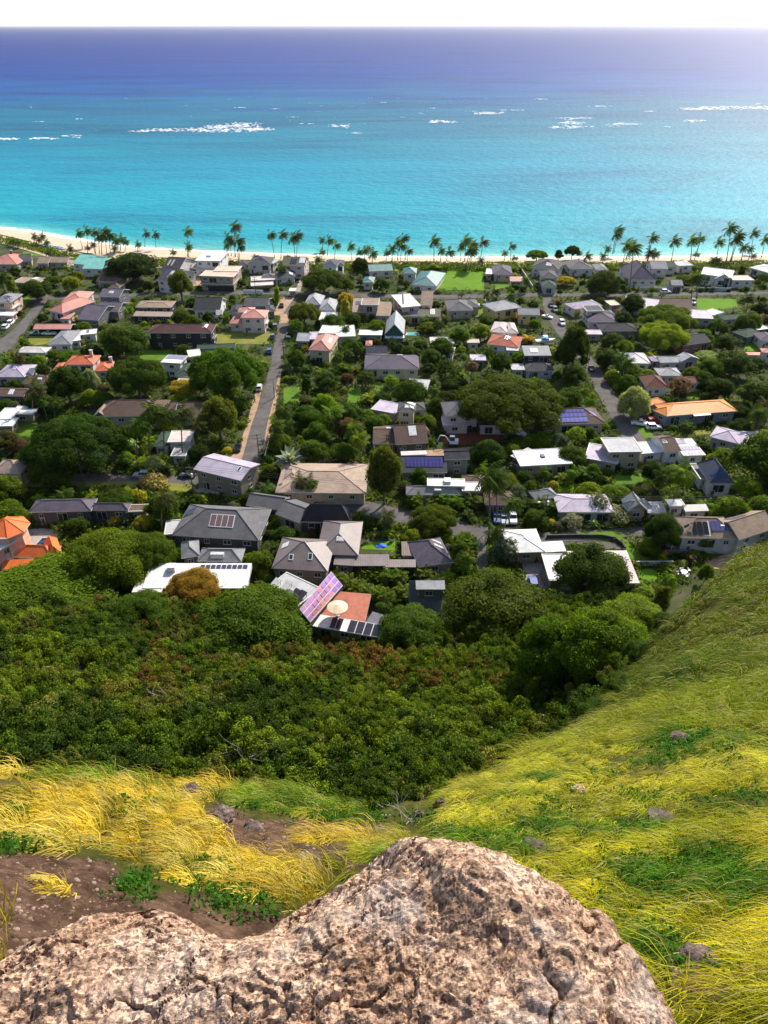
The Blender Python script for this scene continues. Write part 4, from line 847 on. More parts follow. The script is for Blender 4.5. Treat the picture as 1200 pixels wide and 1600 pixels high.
# --- centre left
house(2, 'white modern beach house with flat overhanging roofs', 'white modern beach house', 'white', [((18, 270), (176, 272), (196, 214), 'f', 7.2, 'white', {'ex': [('hvac', .3, .5, .4, .7, (.6, .6, .62))]}), ((-40, 312), (45, 314), (60, 285), 'f', 4, 'lilac'), ((34, 320), (180, 322), (186, 300), 'f', 3.4, 'tan')])
house(2, 'peach flat-roofed house under construction with tan two-storey walls', 'unfinished peach house', 'conc', [((44, 364), (258, 372), (285, 336), 'f', 6.4, 'peach', {'wall': 'tan'}), ((132, 336), (286, 338), (294, 303), 'f', 6.6, 'peach', {'wall': 'tan'}), ((50, 412), (260, 418), (268, 380), 'f', 3.2, 'brown', {'wall': 'tan'})])
house(2, 'dark hip-roofed beach house with violet solar panels', 'dark house with violet panels', 'offwhite', [((345, 290), (490, 292), (492, 250), 'h', 4.6, 'dgrey', {'ex': [('solar', .45, .72, .25, .48, (.05, .03, .1))]}), ((285, 297), (345, 297), (360, 270), 'h', 3.4, 'dgrey'), ((470, 285), (508, 288), (510, 262), 'f', 4, 'lgrey')])
house(2, 'grey gabled two-storey beach house with a dark garage and roof panels', 'grey gabled beach house', 'pinkw', [((556, 298), (706, 301), (720, 254), 'g', 6.2, 'olive', {'ex': [('solar', .35, .62, .08, .4, (.015, .02, .04)), SK(.72, .95, .15, .46, (.5, .5, .6), 3)]})])
house(2, 'low grey hipped house below the beach driveway', None, 'offwhite', [((512, 378), (645, 374), (640, 332), 'h', 3.2, 'dgrey', {'ex': [SK(.72, .88, .2, .5, (.5, .5, .52))]}), ((430, 380), (520, 380), (530, 350), 'h', 3, 'grey')])
house(2, 'long pale flat-roofed carport beside the beach road', None, 'conc', [((370, 396), (520, 388), (521, 361), 'f', 3, 'pinkw', {'post': 1}), ((368, 428), (510, 420), (512, 400), 'f', 2.6, 'pinkw', {'post': 1})], cat='carport', name='carport')
house(2, 'small white gatehouse at the end of the street', None, 'conc', [((604, 460), (648, 460), (652, 440), 'f', 2.8, 'white')], cat='gatehouse', name='gatehouse')
house(2, 'white beach villa with a blue-slate hip roof', 'blue-slate beach villa', 'white', [((815, 302), (905, 305), (893, 266), 'h', 5.6, 'slate'), ((890, 298), (948, 298), (935, 268), 'h', 4.6, 'dgrey')])
house(2, 'teal-roofed low house among the beach trees', None, 'offwhite', [((1108, 336), (1258, 330), (1252, 292), 'g', 3.2, 'teal', {'mat': 'metal'}), ((1064, 404), (1132, 406), (1126, 370), 'h', 3.4, 'teal', {'mat': 'metal'})])
house(2, 'black steep-roofed house with white-edged gables', 'black steep-gabled house', 'white', [((5, 580), (176, 580), (205, 512), 'g', 3.4, 'char', {'rise': 3.2}), ((150, 610), (190, 608), (190, 575), 's', 2.5, 'mgrey')])
house(2, 'dark slate house beside the coral-tiled house', None, 'lgrey', [((236, 596), (302, 594), (300, 542), 'h', 3.4, 'char')])
house(2, 'coral-tiled two-storey house with pinkish balconies', 'coral-tiled house', 'pinkw', [((300, 626), (456, 628), (468, 578), 'h', 6.2, 'salmon', {'mat': 'tile', 'ex': [SK(.05, .15, .4, .8, (.6, .6, .65)), SK(.4, .48, .55, .9, (.6, .6, .65))]}), ((285, 592), (388, 590), (394, 560), 'h', 6.4, 'salmon', {'mat': 'tile'}), ((230, 660), (330, 662), (328, 615), 'h', 3.4, 'salmon', {'mat': 'tile'}), ((316, 662), (470, 664), (470, 640), 'f', 3.0, 'pinkw')])
house(2, 'pair of dark grey gabled roofs at the street corner', None, 'grey', [((318, 548), (472, 552), (478, 503), 'g', 3.2, 'dgrey'), ((466, 588), (522, 584), (522, 545), 'h', 3, 'dgrey')])
house(2, 'pale grey pyramid-hipped house at the street corner', 'pale pyramid-roofed house', 'lgrey', [((698, 542), (802, 545), (812, 487), 'h', 3.2, 'lgrey', {'rise': 2.2})])
house(2, 'pale grey hipped house behind the yellow-green corner tree', None, 'lgrey', [((793, 578), (892, 580), (908, 516), 'h', 3.2, 'lgrey', {'rise': 2})])
house(2, 'white-framed terrace roof with a violet solar panel', None, 'white', [((792, 640), (900, 641), (906, 592), 'f', 3.6, 'offwhite', {'ex': [('solar', .3, .68, .1, .9, (.2, .2, .4), 2, 1)]})])
house(2, 'brown-tan two-storey house with a raised central gallery', 'brown-tan gallery house', 'wtan', [((1056, 546), (1168, 547), (1168, 505), 'f', 6.2, 'btan', {'mat': 'shingle'}), ((1000, 590), (1085, 590), (1052, 502), 's', 3.6, 'btan', {'rise': .9, 'mat': 'shingle', 'ex': [('solar', .2, .6, .5, .75, (.03, .04, .09))]}), ((1150, 612), (1238, 614), (1210, 525), 's', 3.6, 'btan', {'rise': .9, 'mat': 'shingle'})])
house(2, 'row of white flat roofs above blue-grey walls', 'white flat-roofed row', 'tealgrey', [((790, 722), (895, 726), (902, 676), 'f', 4.4, 'white'), ((900, 746), (1024, 742), (1026, 672), 'f', 3.4, 'white'), ((1040, 734), (1188, 736), (1190, 704), 'f', 3.0, 'white')])
house(2, 'light grey gabled cottage by the street', None, 'lgrey', [((650, 770), (732, 772), (740, 720), 'g', 3.4, 'lgrey'), ((736, 762), (796, 760), (797, 714), 'f', 3.6, 'lilac')])
house(2, 'salmon hip-roofed house with a beige front balcony', 'salmon balcony house', 'cream', [((725, 826), (862, 834), (918, 740), 'h', 5, 'salmon', {'mat': 'tile', 'rise': 2.2, 'ex': [SK(.75, .85, .35, .65, (.6, .58, .56))]}), ((726, 858), (800, 860), (800, 835), 'f', 2.8, 'wtan')])
house(2, 'low green-grey roof beside a white flat roof under the big street tree', None, 'sage', [((28, 818), (272, 810), (272, 785), 'g', 3, 'green'), ((-20, 872), (62, 862), (90, 816), 'f', 3.2, 'white')])
house(2, 'small navy roof with a peach domed end', None, 'offwhite', [((1086, 850), (1220, 850), (1216, 800), 'g', 3, 'navy'), ((1084, 800), (1126, 800), (1126, 768), 'h', 3.4, 'salmon')])
# --- centre
house(3, 'teal-roofed bungalow with a small raised square roof', 'teal bungalow', 'offwhite', [((166, 418), (328, 430), (312, 340), 'h', 3.2, 'teal', {'mat': 'metal'}), ((114, 348), (202, 350), (202, 316), 'h', 4.4, 'teal', {'mat': 'metal', 'rise': 1.6})])
house(3, 'olive-roofed house with a peach walled roof terrace', 'peach terrace house', 'peach', [((112, 562), (232, 552), (232, 470), 'f', 6, 'white', {'wall': 'peach', 'trim': 0}), ((90, 556), (150, 556), (152, 464), 'h', 5.4, 'olive'), ((228, 548), (302, 550), (306, 462), 'g', 5.4, 'btan'), ((90, 616), (356, 619), (352, 568), 's', 3.2, 'olive', {'rise': 1.1, 'mat': 'shingle', 'ex': [('solar', .22, .48, .3, .75, (.2, .22, .34)), SK(.75, .86, .25, .9, (.45, .44, .4))]})])
house(3, 'grey hip-roofed house with cream walls on a small lawn', 'grey house below the bright lawn', 'wtan', [((398, 582), (560, 580), (592, 514), 'h', 3.6, 'grey'), ((552, 558), (597, 560), (594, 536), 's', 3, 'lgrey', {'rise': .5}), ((500, 560), (600, 558), (590, 512), 'h', 3.4, 'grey')])
house(3, 'white house with a dark green steep gable beside a turquoise pool', 'green-gabled house', 'dgreen', [((4, 728), (126, 730), (112, 642), 'G', 3.6, 'lgrey', {'rise': 4.0, 'mat': 'metal'}), ((6, 752), (128, 752), (126, 735), 'f', 2.6, 'white')])
house(3, 'pinkish white flat roof behind the lower hedge', None, 'offwhite', [((290, 787), (440, 787), (444, 748), 'f', 3, 'pinkw'), ((520, 783), (598, 783), (598, 760), 'f', 2.8, 'peach')])
house(3, 'pinkish white hipped house with a broad low roof', 'pinkish white hip house', 'offwhite', [((662, 712), (770, 722), (770, 656), 'h', 3.2, 'pinkw', {'rise': 1.2}), ((765, 722), (842, 722), (868, 658), 'h', 3.1, 'pinkw', {'rise': 1.1, 'ex': [SK(.1, .3, .3, .6, (.12, .12, .12))]})])
house(3, 'red-brown hipped house with a solar heater and white front wall', 'red-brown house with solar heater', 'white', [((640, 790), (838, 812), (850, 742), 'h', 3.4, 'terra', {'rise': 1.8, 'ex': [('solar', .5, .66, .3, .52, (.25, .25, .36))]}), ((765, 830), (838, 834), (838, 812), 'f', 3.0, 'lgrey')])
house(3, 'light grey hipped house with a yellow side wall behind palms', 'grey-roofed yellow-sided house', 'yellow', [((694, 586), (862, 560), (834, 504), 'h', 4.4, 'lgrey')])
house(3, 'small yellow-walled house with a grey roof by the side road', 'small yellow-walled house', 'yellow', [((838, 606), (976, 609), (972, 568), 'g', 4.2, 'mgrey')])
house(3, 'purple-grey beach house beside the bright lawn', 'purple-grey beach house', 'wtan', [((684, 354), (806, 356), (818, 302), 'h', 3.6, 'purple'), ((634, 352), (676, 354), (672, 320), 'f', 3, 'white'), ((790, 398), (872, 398), (870, 368), 's', 2.8, 'terra')])
house(3, 'green-grey hipped beach house with several roofs', 'green-grey beach house', 'lgrey', [((918, 310), (1088, 328), (1136, 278), 'h', 4.6, 'dgrey', {'ex': [SK(.5, .7, .15, .3, (.4, .42, .42))]}), ((985, 376), (1088, 378), (1070, 332), 'h', 5, 'dgrey'), ((992, 432), (1080, 434), (1076, 395), 'h', 3.4, 'green')])
house(3, 'grey-roofed dark-walled house with a triple skylight', 'dark-walled house with triple skylight', 'dark', [((878, 862), (1048, 862), (1062, 800), 's', 6.0, 'mgrey', {'rise': .9, 'mat': 'flat', 'ex': [SK(.26, .54, .3, .7, (.6, .6, .6), 3)]})])
house(7, 'pale lilac flat roof in shade behind the giant umbrella tree', None, 'sage', [((540, 92), (638, 94), (642, 58), 'f', 3, 'lilac')])
house(3, 'small white shed roof between dark trees', None, 'white', [((372, 846), (438, 850), (442, 812), 'f', 3, 'white')])
house(7, 'dark hip-roofed house just beyond the giant umbrella tree', None, 'lgrey', [((884, 156), (1064, 156), (1040, 112), 'h', 3.2, 'dgrey', {'rise': 1.6}), ((800, 152), (880, 152), (872, 116), 'f', 3.2, 'lgrey')])
# --- right, far
house(4, 'grey hipped beach house left of the round dark tree', None, 'offwhite', [((-40, 322), (114, 322), (64, 270), 'h', 3.6, 'grey'), ((130, 330), (205, 330), (190, 290), 'h', 3, 'mgrey')])
house(4, 'large purple hip-roofed house with a tall pointed roof', 'purple pyramid house', 'offwhite', [((338, 388), (510, 388), (472, 310), 'h', 4, 'purple', {'rise': 5})])
house(4, 'grey and white beach house with crossing gables', None, 'offwhite', [((474, 320), (578, 321), (562, 278), 'g', 4.2, 'mgrey'), ((568, 308), (632, 306), (622, 278), 'g', 3.8, 'green')])
house(4, 'white-roofed house on the beach front', None, 'offwhite', [((644, 302), (738, 297), (722, 268), 'h', 3.6, 'white', {'rise': 1.2})])
house(4, 'white gabled house with a long peach flat wing', 'white gabled house with peach wing', 'offwhite', [((782, 352), (975, 376), (962, 336), 'g', 5, 'white', {'mat': 'metal', 'rise': 2}), ((866, 382), (978, 386), (980, 350), 'G', 4, 'white', {'rise': 2.2}), ((976, 392), (1115, 392), (1120, 362), 'f', 3.6, 'peach')])
house(4, 'low white-roofed house at the far right edge by the palms', None, 'offwhite', [((1080, 310), (1208, 346), (1210, 298), 'h', 3.6, 'white', {'rise': 1.2})])
house(4, 'white gatehouse with blue-grey double gate on the beach road', None, 'lgrey', [((598, 422), (672, 424), (664, 392), 'g', 3, 'mgrey')], cat='gatehouse', name='gatehouse')
house(4, 'lilac-roofed house with a dark two-storey block in front', 'lilac and dark block house', 'pinkw', [((-10, 572), (168, 548), (132, 508), 'h', 3.6, 'lilac', {'rise': 1.4}), ((68, 586), (178, 584), (166, 548), 'f', 5.6, 'dgrey', {'mat': 'shingle'}), ((80, 652), (258, 652), (212, 600), 'h', 3.2, 'purple'), ((180, 615), (250, 615), (222, 578), 'h', 3, 'grey')])
house(4, 'small tan-roofed cottage beside the lilac roofs', None, 'wtan', [((218, 550), (280, 546), (266, 514), 'f', 3, 'peach')])
house(4, 'long lilac metal-roofed house with a violet solar strip', 'long lilac metal house', 'lgrey', [((288, 552), (498, 580), (430, 505), 'g', 3.2, 'lilac', {'mat': 'metal', 'ex': [('solar', .08, .25, .1, .45, (.12, .1, .2))]})])
house(4, 'long brown gable-roofed bungalow on the beach road', 'long brown bungalow', 'brown', [((490, 568), (736, 568), (716, 508), 'g', 3.2, 'brown')])
house(4, 'lilac-white flat roof house beside the pair of domed trees', None, 'lgrey', [((716, 628), (862, 634), (816, 580), 'f', 3.2, 'lilac')])
house(4, 'small white-roofed cottage on the green lawn', None, 'offwhite', [((855, 612), (926, 592), (880, 562), 'f', 3, 'pinkw')])
house(4, 'charcoal low-roofed house half hidden by the domed trees', 'charcoal low house', 'grey', [((160, 710), (392, 708), (370, 660), 'h', 3, 'char')])
house(4, 'long green-grey gabled house with white eaves', 'long green-grey house', 'offwhite', [((920, 640), (1126, 624), (1090, 594), 'g', 3.2, 'green')])
house(4, 'dark green roof with a white flat annex at the right edge', None, 'dgreen', [((1066, 748), (1182, 722), (1122, 678), 'h', 3, 'green'), ((1135, 704), (1212, 694), (1192, 660), 'f', 3.2, 'white')])
house(4, 'black-roofed brick house right of the bright domed tree', 'black-roofed brick house', 'brick', [((668, 800), (848, 775), (802, 714), 'g', 4, 'char', {'ex': [SK(.35, .5, .5, .9, (.25, .26, .28))]})])
house(4, 'small pale flat-roofed garage below the charcoal house', None, 'wtan', [((62, 730), (166, 731), (152, 703), 'f', 2.8, 'lilac')], cat='garage', name='garage')
house(4, 'purple roofed house cut by the right edge', None, 'offwhite', [((1160, 770), (1260, 770), (1240, 715), 'h', 3.4, 'purple')])
house(8, 'coral-roofed house at the right edge behind a coral wall', 'coral house at the right edge', 'pinkw', [((1165, 42), (1260, 48), (1250, 20), 'h', 4.6, 'salmon', {'mat': 'tile'}), ((1035, 58), (1190, 60), (1185, 42), 'f', 2.0, 'salmon')])
house(8, 'white ridged hip-roofed house above the side road', 'white ridged hip house', 'offwhite', [((296, 108), (468, 112), (418, 45), 'h', 3.2, 'lgrey', {'rise': 1.8, 'mat': 'metal'})])
house(8, 'long white-roofed house with a small blue tent roof', 'long white-roofed house', 'lgrey', [((524, 106), (690, 104), (670, 64), 'g', 3.2, 'lgrey'), ((660, 100), (774, 82), (742, 52), 'G', 3.6, 'lgrey', {'rise': 1.4}), ((478, 98), (528, 96), (516, 64), 'h', 3.4, 'lilac', {'post': 1})])
house(8, 'whitish roof mostly hidden by bare-branched trees', None, 'lgrey', [((522, 188), (668, 188), (668, 138), 'h', 3, 'lgrey', {'rise': 1.2})])
house(8, 'red-brown hip-roofed cottage with white walls and a white car', 'red-brown cottage with white walls', 'offwhite', [((440, 264), (580, 264), (528, 190), 'h', 3.2, 'rbrown', {'rise': 2.2})])
house(8, 'red-brown gabled cottage second from the orange house', None, 'offwhite', [((672, 240), (802, 228), (786, 185), 'g', 3.4, 'rbrown')])
house(8, 'small pale roof between trees below the coral wall', None, 'offwhite', [((940, 82), (1000, 84), (990, 56), 'f', 3, 'lgrey')])
# --- middle band
house(8, 'long bright orange-roofed house with teal-grey walls and white posts', 'bright orange-roofed house', 'tealgrey', [((566, 440), (1012, 408), (932, 334), 'h', 3.6, 'orange', {'rise': 1.7, 'mat': 'metal'}), ((478, 402), (572, 444), (640, 368), 'h', 3.5, 'orange', {'rise': 1.4, 'mat': 'metal'}), ((420, 384), (560, 352), (506, 324), 'h', 3.3, 'orange', {'rise': 1.0, 'mat': 'metal'}), ((740, 440), (846, 432), (850, 405), 's', 3.3, 'orange', {'rise': .5, 'post': 1})])
house(0, 'brown hip-roofed house with stepped rows of violet solar panels', 'stepped solar house', 'wtan', [((852, 664), (946, 661), (926, 636), 'h', 3.4, 'brown', {'rise': 2.4, 'ex': [('solar', .14, .72, .05, .2, (.16, .16, .42), 8, 1), ('solar', .22, .72, .21, .34, (.13, .12, .36), 7, 1), ('solar', .3, .7, .35, .46, (.1, .09, .3), 6, 1), ('solar', .78, .9, .24, .44, (.2, .2, .4), 2, 1)]})])
house(8, 'house with a flat pale lilac slab roof over a lower flat roof', 'flat lilac slab house', 'wtan', [((206, 668), (420, 664), (366, 574), 'f', 5.6, 'lgrey'), ((52, 704), (262, 740), (160, 622), 'f', 3, 'lilac')])
house(8, 'house of white flat wings around a dark brown gable with solar panels', 'white house with brown gable', 'white', [((412, 678), (552, 668), (500, 596), 'f', 3.2, 'white'), ((566, 668), (660, 656), (600, 552), 'g', 4.2, 'brown', {'rise': 2.0, 'ex': [SK(.1, .38, .3, .55, (.06, .05, .05))]}), ((672, 690), (812, 686), (742, 580), 'f', 3.6, 'white', {'ex': [('solar', .02, .6, .66, .98, (.3, .26, .36), 4, 1), ('solar', .05, .95, .3, .55, (.3, .26, .36), 6, 1), ('solar', .3, .95, .02, .2, (.36, .32, .4), 5, 1)]})])
house(8, 'lilac-white hipped house beside a tall palm at the right', 'lilac-white hip house', 'lgrey', [((834, 568), (1014, 614), (1100, 556), 'h', 3.6, 'lilac', {'rise': 1.3, 'mat': 'flat'}), ((1020, 616), (1210, 626), (1210, 540), 'h', 3.4, 'lilac', {'rise': 1.3, 'mat': 'flat', 'ex': [SK(.3, .5, .45, .85, (.6, .56, .58))]})])
house(8, 'dark slate house with tilted blue solar roof and white balcony', 'dark blue solar-roofed house', 'offwhite', [((836, 860), (990, 862), (1040, 738), 'h', 4.4, 'slate', {'rise': 3.2, 'ex': [('solar', .15, .8, .06, .3, (.015, .04, .12), 6, 2)]}), ((776, 836), (850, 836), (915, 738), 'f', 3.2, 'grey')])
house(7, 'white hip-roofed cottage beside the round mango tree', None, 'lgrey', [((132, 272), (268, 282), (272, 212), 'h', 3.2, 'lgrey', {'rise': 1.4})])
house(7, 'cream-walled grey hipped house with small dark windows', 'cream-walled house', 'cream', [((-124, 146), (222, 146), (206, 56), 'h', 4, 'purple', {'rise': 2.2, 'ex': [SK(.6, .7, .55, .8, (.6, .58, .56))]})])
house(7, 'yellow two-storey house with a dark roof of white skylights', 'yellow house with roof skylights', 'cream', [((82, 408), (196, 412), (194, 354), 'h', 5.6, 'dgrey', {'ex': [SK(.4, .9, .18, .4, (.6, .6, .62), 2), SK(.5, .95, .55, .8, (.6, .6, .62), 2)]}), ((-84, 398), (74, 428), (84, 360), 'f', 3, 'lilac'), ((158, 404), (262, 400), (262, 350), 'h', 3.2, 'dgrey')])
house(7, 'grey two-storey house with white-pink walls under the giant umbrella tree', 'house under the umbrella tree', 'pinkw', [((384, 442), (596, 434), (544, 344), 'h', 5.6, 'grey', {'rise': 2.4}), ((594, 498), (834, 500), (810, 410), 'h', 3.2, 'char', {'ex': [SK(.52, .88, .2, .34, (.4, .42, .44), 6)]}), ((366, 498), (534, 496), (540, 440), 's', 3.0, 'pinkw', {'rise': .5})])
house(7, 'dark brown wide-eaved house with a white rooflight', 'dark brown wide-eaved house', 'brown', [((72, 618), (278, 606), (250, 490), 'g', 3.6, 'brown', {'rise': 3.0, 'ex': [SK(.42, .72, .55, .95, (.6, .62, .58), 3), SK(.45, .68, .2, .45, (.62, .63, .6), 2)]}), ((-70, 614), (84, 614), (104, 500), 'g', 3.2, 'brown', {'rise': 1.8, 'ex': [SK(.56, .82, .5, .72, (.3, .36, .48), 1)]}), ((252, 542), (288, 538), (272, 486), 'h', 3, 'brown')])
house(7, 'dark-roofed sage house with a long violet solar array', 'sage house with solar array', 'sage', [((104, 792), (396, 792), (376, 690), 'g', 3.4, 'dgrey', {'rise': 2.4, 'ex': [('solar', .12, .92, .16, .46, (.07, .06, .2), 10, 1)]}), ((378, 712), (537, 708), (532, 660), 'g', 5.4, 'dgrey', {'rise': 1.4}), ((108, 686), (270, 680), (266, 660), 'f', 4.8, 'pinkw')])
house(7, 'broad white flat-roofed house above the hedge', 'broad white flat-roofed house', 'conc', [((852, 756), (1180, 738), (1134, 640), 'f', 3.8, 'white', {'ex': [('hvac', .48, .55, .45, .62, (.12, .11, .15), .4)]}), ((790, 690), (850, 720), (900, 640), 'f', 3.6, 'offwhite', {'ex': [SK(.2, .8, .2, .7, (.2, .16, .12))]})])
house(12, 'grey hipped house with two white raised flat roofs', 'grey house with white roof decks', 'lgrey', [((138, 292), (492, 294), (484, 236), 'h', 3.2, 'mgrey', {'rise': 1.2, 'ex': [('hvac', .5, .62, .02, .2, (.4, .4, .42))]}), ((270, 238), (510, 242), (508, 194), 'f', 4.6, 'white', {'ex': [('hvac', .45, .62, .25, .8, (.62, .62, .63))]}), ((488, 270), (608, 270), (602, 214), 'f', 4.0, 'white')])
house(12, 'dark brown low roof hidden by drooping palms', None, 'brown', [((630, 352), (830, 356), (826, 270), 'h', 3, 'brown', {'rise': 1.4}), ((500, 240), (660, 240), (640, 168), 'h', 3, 'brown')])
house(12, 'grey and lilac low house behind the palm hedge', 'grey and lilac low house', 'lgrey', [((952, 330), (1096, 306), (1086, 240), 'h', 3, 'mgrey', {'rise': 1.4}), ((1090, 400), (1440, 402), (1392, 288), 'h', 3, 'lilac', {'rise': 1.2, 'mat': 'flat'})])
house(14, 'pale grey cottage with a front gable and small square windows', 'pale gabled cottage', 'wtan', [((152, 470), (330, 440), (350, 380), 'h', 3.6, 'lgrey', {'rise': 1.6, 'ex': [SK(.68, .9, .3, .55, (.55, .55, .55))]}), ((150, 472), (300, 468), (320, 380), 'G', 3.4, 'mgrey', {'rise': 2.2}), ((300, 486), (442, 486), (440, 400), 's', 3, 'lgrey', {'rise': .7, 'mat': 'shingle'})])
house(14, 'white garage roof beside a dark slate lean-to', None, 'offwhite', [((462, 442), (585, 438), (575, 384), 'f', 3, 'white'), ((580, 476), (760, 470), (730, 430), 's', 3, 'grey', {'rise': .5})])
# --- near band
house(0, 'lilac ribbed-metal-roofed concrete house at the street corner', 'lilac metal-roofed house', 'conc', [((302, 733), (376, 751), (424, 729), 'g', 5.6, 'lilac', {'mat': 'metal', 'rise': 1.3, 'ex': [SK(.8, .86, .3, .45)]})])
house(0, 'tan-pink broad-roofed house with an open carport', 'tan-pink broad house', 'wtan', [((430, 769), (572, 771), (580, 725), 'h', 3.6, 'tan', {'rise': 1.9}), ((440, 752), (470, 752), (480, 732), 'h', 3.7, 'tan', {'rise': 1.2})])
house(0, 'big grey shingled house with a four-pane white rooflight', 'big grey shingled house', 'dgrey', [((268, 836), (404, 844), (432, 795), 'h', 3.6, 'grey', {'rise': 3.4, 'ex': [SK(.40, .68, .18, .40, (.16, .1, .1), 4), ('solar', .02, .16, .52, .78, (.06, .065, .11), 1, 2)]}), ((283, 872), (312, 868), (326, 842), 'h', 3.3, 'mgrey', {'rise': 1.4}), ((308, 876), (377, 877), (381, 857), 'h', 3.1, 'mgrey', {'rise': 1.5, 'ex': [('hvac', .3, .6, .1, .3, (.5, .5, .5), .5)]}), ((256, 836), (280, 834), (282, 812), 'f', 2.8, 'lgrey')])
house(0, 'long grey shingled house stepping down beside the hedge', 'long grey stepped house', 'wtan', [((384, 789), (440, 797), (446, 776), 'g', 3.6, 'grey', {'rise': 1.6}), ((430, 803), (470, 818), (496, 792), 'g', 3.4, 'grey', {'rise': 1.6})])
house(0, 'charcoal hip-roofed house behind the brown metal roofs', 'charcoal hip-roofed house', 'dgrey', [((470, 815), (548, 816), (556, 799), 'h', 4, 'char', {'rise': 3.4})])
house(0, 'large brown standing-seam metal house of several hip roofs with a rooftop heater', 'brown metal-roofed house', 'bmetal', [((424, 888), (512, 893), (530, 844), 'h', 4.6, 'bmetal', {'mat': 'metal', 'rise': 3.2, 'dtrim': 1, 'ex': [('solar', .06, .2, .55, .72, (.6, .58, .56), 1, 1), SK(.28, .36, .16, .26), SK(.62, .7, .18, .3)]}), ((494, 866), (560, 868), (573, 815), 'h', 4.4, 'bmetal', {'mat': 'metal', 'rise': 2.4, 'dtrim': 1, 'ex': [SK(.45, .62, .22, .3, (.6, .6, .6))]}), ((521, 882), (552, 884), (556, 866), 's', 3.4, 'bmetal', {'mat': 'metal', 'rise': .7, 'dtrim': 1}), ((550, 884), (608, 884), (612, 866), 's', 3.3, 'bmetal', {'mat': 'metal', 'rise': .7, 'dtrim': 1, 'wall': 'char'}), ((602, 886), (650, 886), (652, 876), 's', 3.2, 'bmetal', {'mat': 'metal', 'rise': .4, 'dtrim': 1, 'wall': 'char'})])
house(0, 'weathered dark shingled house with white rooftop heater panels', 'weathered dark shingled house', 'btan', [((654, 886), (708, 878), (714, 836), 'h', 3.4, 'purple', {'rise': 2.6, 'ex': [('solar', .55, .9, .62, .72, (.6, .57, .54), 2, 1), ('solar', .6, .9, .42, .52, (.6, .57, .54), 2, 1)]}), ((628, 868), (648, 868), (650, 846), 's', 3, 'brown', {'rise': .4})])
house(0, 'white roofed house with a row of nine small dark solar panels', 'white-roofed house with nine panels', 'offwhite', [((222, 919), (386, 919), (400, 880), 's', 3.2, 'white', {'rise': 1.0, 'mat': 'flat', 'ex': [('solar', .50, .97, .76, .93, (.06, .05, .1), 9, 1, .1), ('hvac', .2, .27, .62, .86, (.62, .6, .58), 1.0)]}), ((206, 926), (252, 926), (262, 908), 'f', 3, 'offwhite')])
house(0, 'grey shingle-clad hut with a steep front roof', 'shingle-clad hut', 'grey', [((641, 962), (690, 960), (698, 920), 's', 1.6, 'grey', {'mat': 'shingle', 'rise': 5.2, 'd': 4.6, 'o': .1, 'dtrim': 1}), ((650, 921), (696, 921), (702, 907), 'f', 6.9, 'mgrey', {'mat': 'shingle', 'curb': 0, 'dtrim': 1})])
house(0, 'white hip-roofed house with a wide terrace bending around the parking court', 'white-roofed court house', 'btan', [((796, 864), (852, 862), (846, 826), 'h', 3.6, 'white', {'rise': 1.2, 'mat': 'flat'}), ((846, 863), (885, 861), (879, 845), 's', 3.5, 'white', {'rise': .4, 'mat': 'flat'}), ((858, 908), (905, 908), (888, 866), 'f', 3.3, 'white'), ((902, 912), (1000, 911), (976, 860), 's', 3.0, 'pinkw', {'rise': .9, 'mat': 'flat'})])
house(14, 'brown-tan hillside house with two big solar arrays and a white-railed deck', 'hillside deck house', 'lgrey', [((548, 674), (992, 680), (1100, 520), 'h', 4.6, 'btan', {'rise': 2.6, 'mat': 'shingle', 'maxd': 15, 'ex': [('solar', .0, .5, .06, .40, (.012, .012, .012), 5, 1, .12, 1), ('solar', .54, .86, .17, .42, (.1, .09, .22), 4, 2, .03)]}), ((985, 690), (1260, 600), (1200, 425), 'g', 4.8, 'btan', {'rise': 2.4, 'ex': [('solar', .2, .6, .6, .9, (.2, .17, .2), 2, 1)]}), ((445, 668), (535, 672), (520, 540), 'f', 3.2, 'brown', {'ex': [SK(.15, .85, .1, .4, (.12, .06, .05))]})])
# --- left near: long grey house and orange villa
house(0, 'long grey mansard-roofed house with white roof ribs above the orange villa', 'long grey mansard house', 'dgrey', [((44, 800), (142, 798), (176, 778), 'h', 4.2, 'purple', {'rise': 1.5}), ((138, 797), (200, 797), (212, 786), 'h', 3.8, 'purple', {'rise': 1.0}), ((196, 800), (228, 799), (232, 788), 'f', 3, 'brown')])
vl = house(0, 'orange-tiled villa with an octagonal tower and a dark blue pool', 'orange villa with pool', 'peach', [((-30, 877), (26, 845), (30, 828), 'f', 7.0, 'offwhite', {'wall': 'pink', 'd': 13}), ((22, 870), (82, 872), (84, 852), 'h', 3.8, 'villa', {'mat': 'tile', 'rise': 1.6, 'maxd': 8}), ((2, 890), (74, 886), (72, 872), 's', 2.8, 'villa', {'mat': 'tile', 'rise': .9}), ((77, 872), (98, 866), (132, 829), 'h', 3.9, 'villa', {'mat': 'tile', 'rise': 1.8})])
tb_ = MB(); tw = MB(); tc_ = G(12, 824, 8.6)
oc = [(tc_.x + 4.6 * math.cos(math.pi / 8 + k * math.pi / 4), tc_.y + 4.6 * math.sin(math.pi / 8 + k * math.pi / 4)) for k in range(8)]
oi = [(tc_.x + 3.7 * math.cos(math.pi / 8 + k * math.pi / 4), tc_.y + 3.7 * math.sin(math.pi / 8 + k * math.pi / 4)) for k in range(8)]
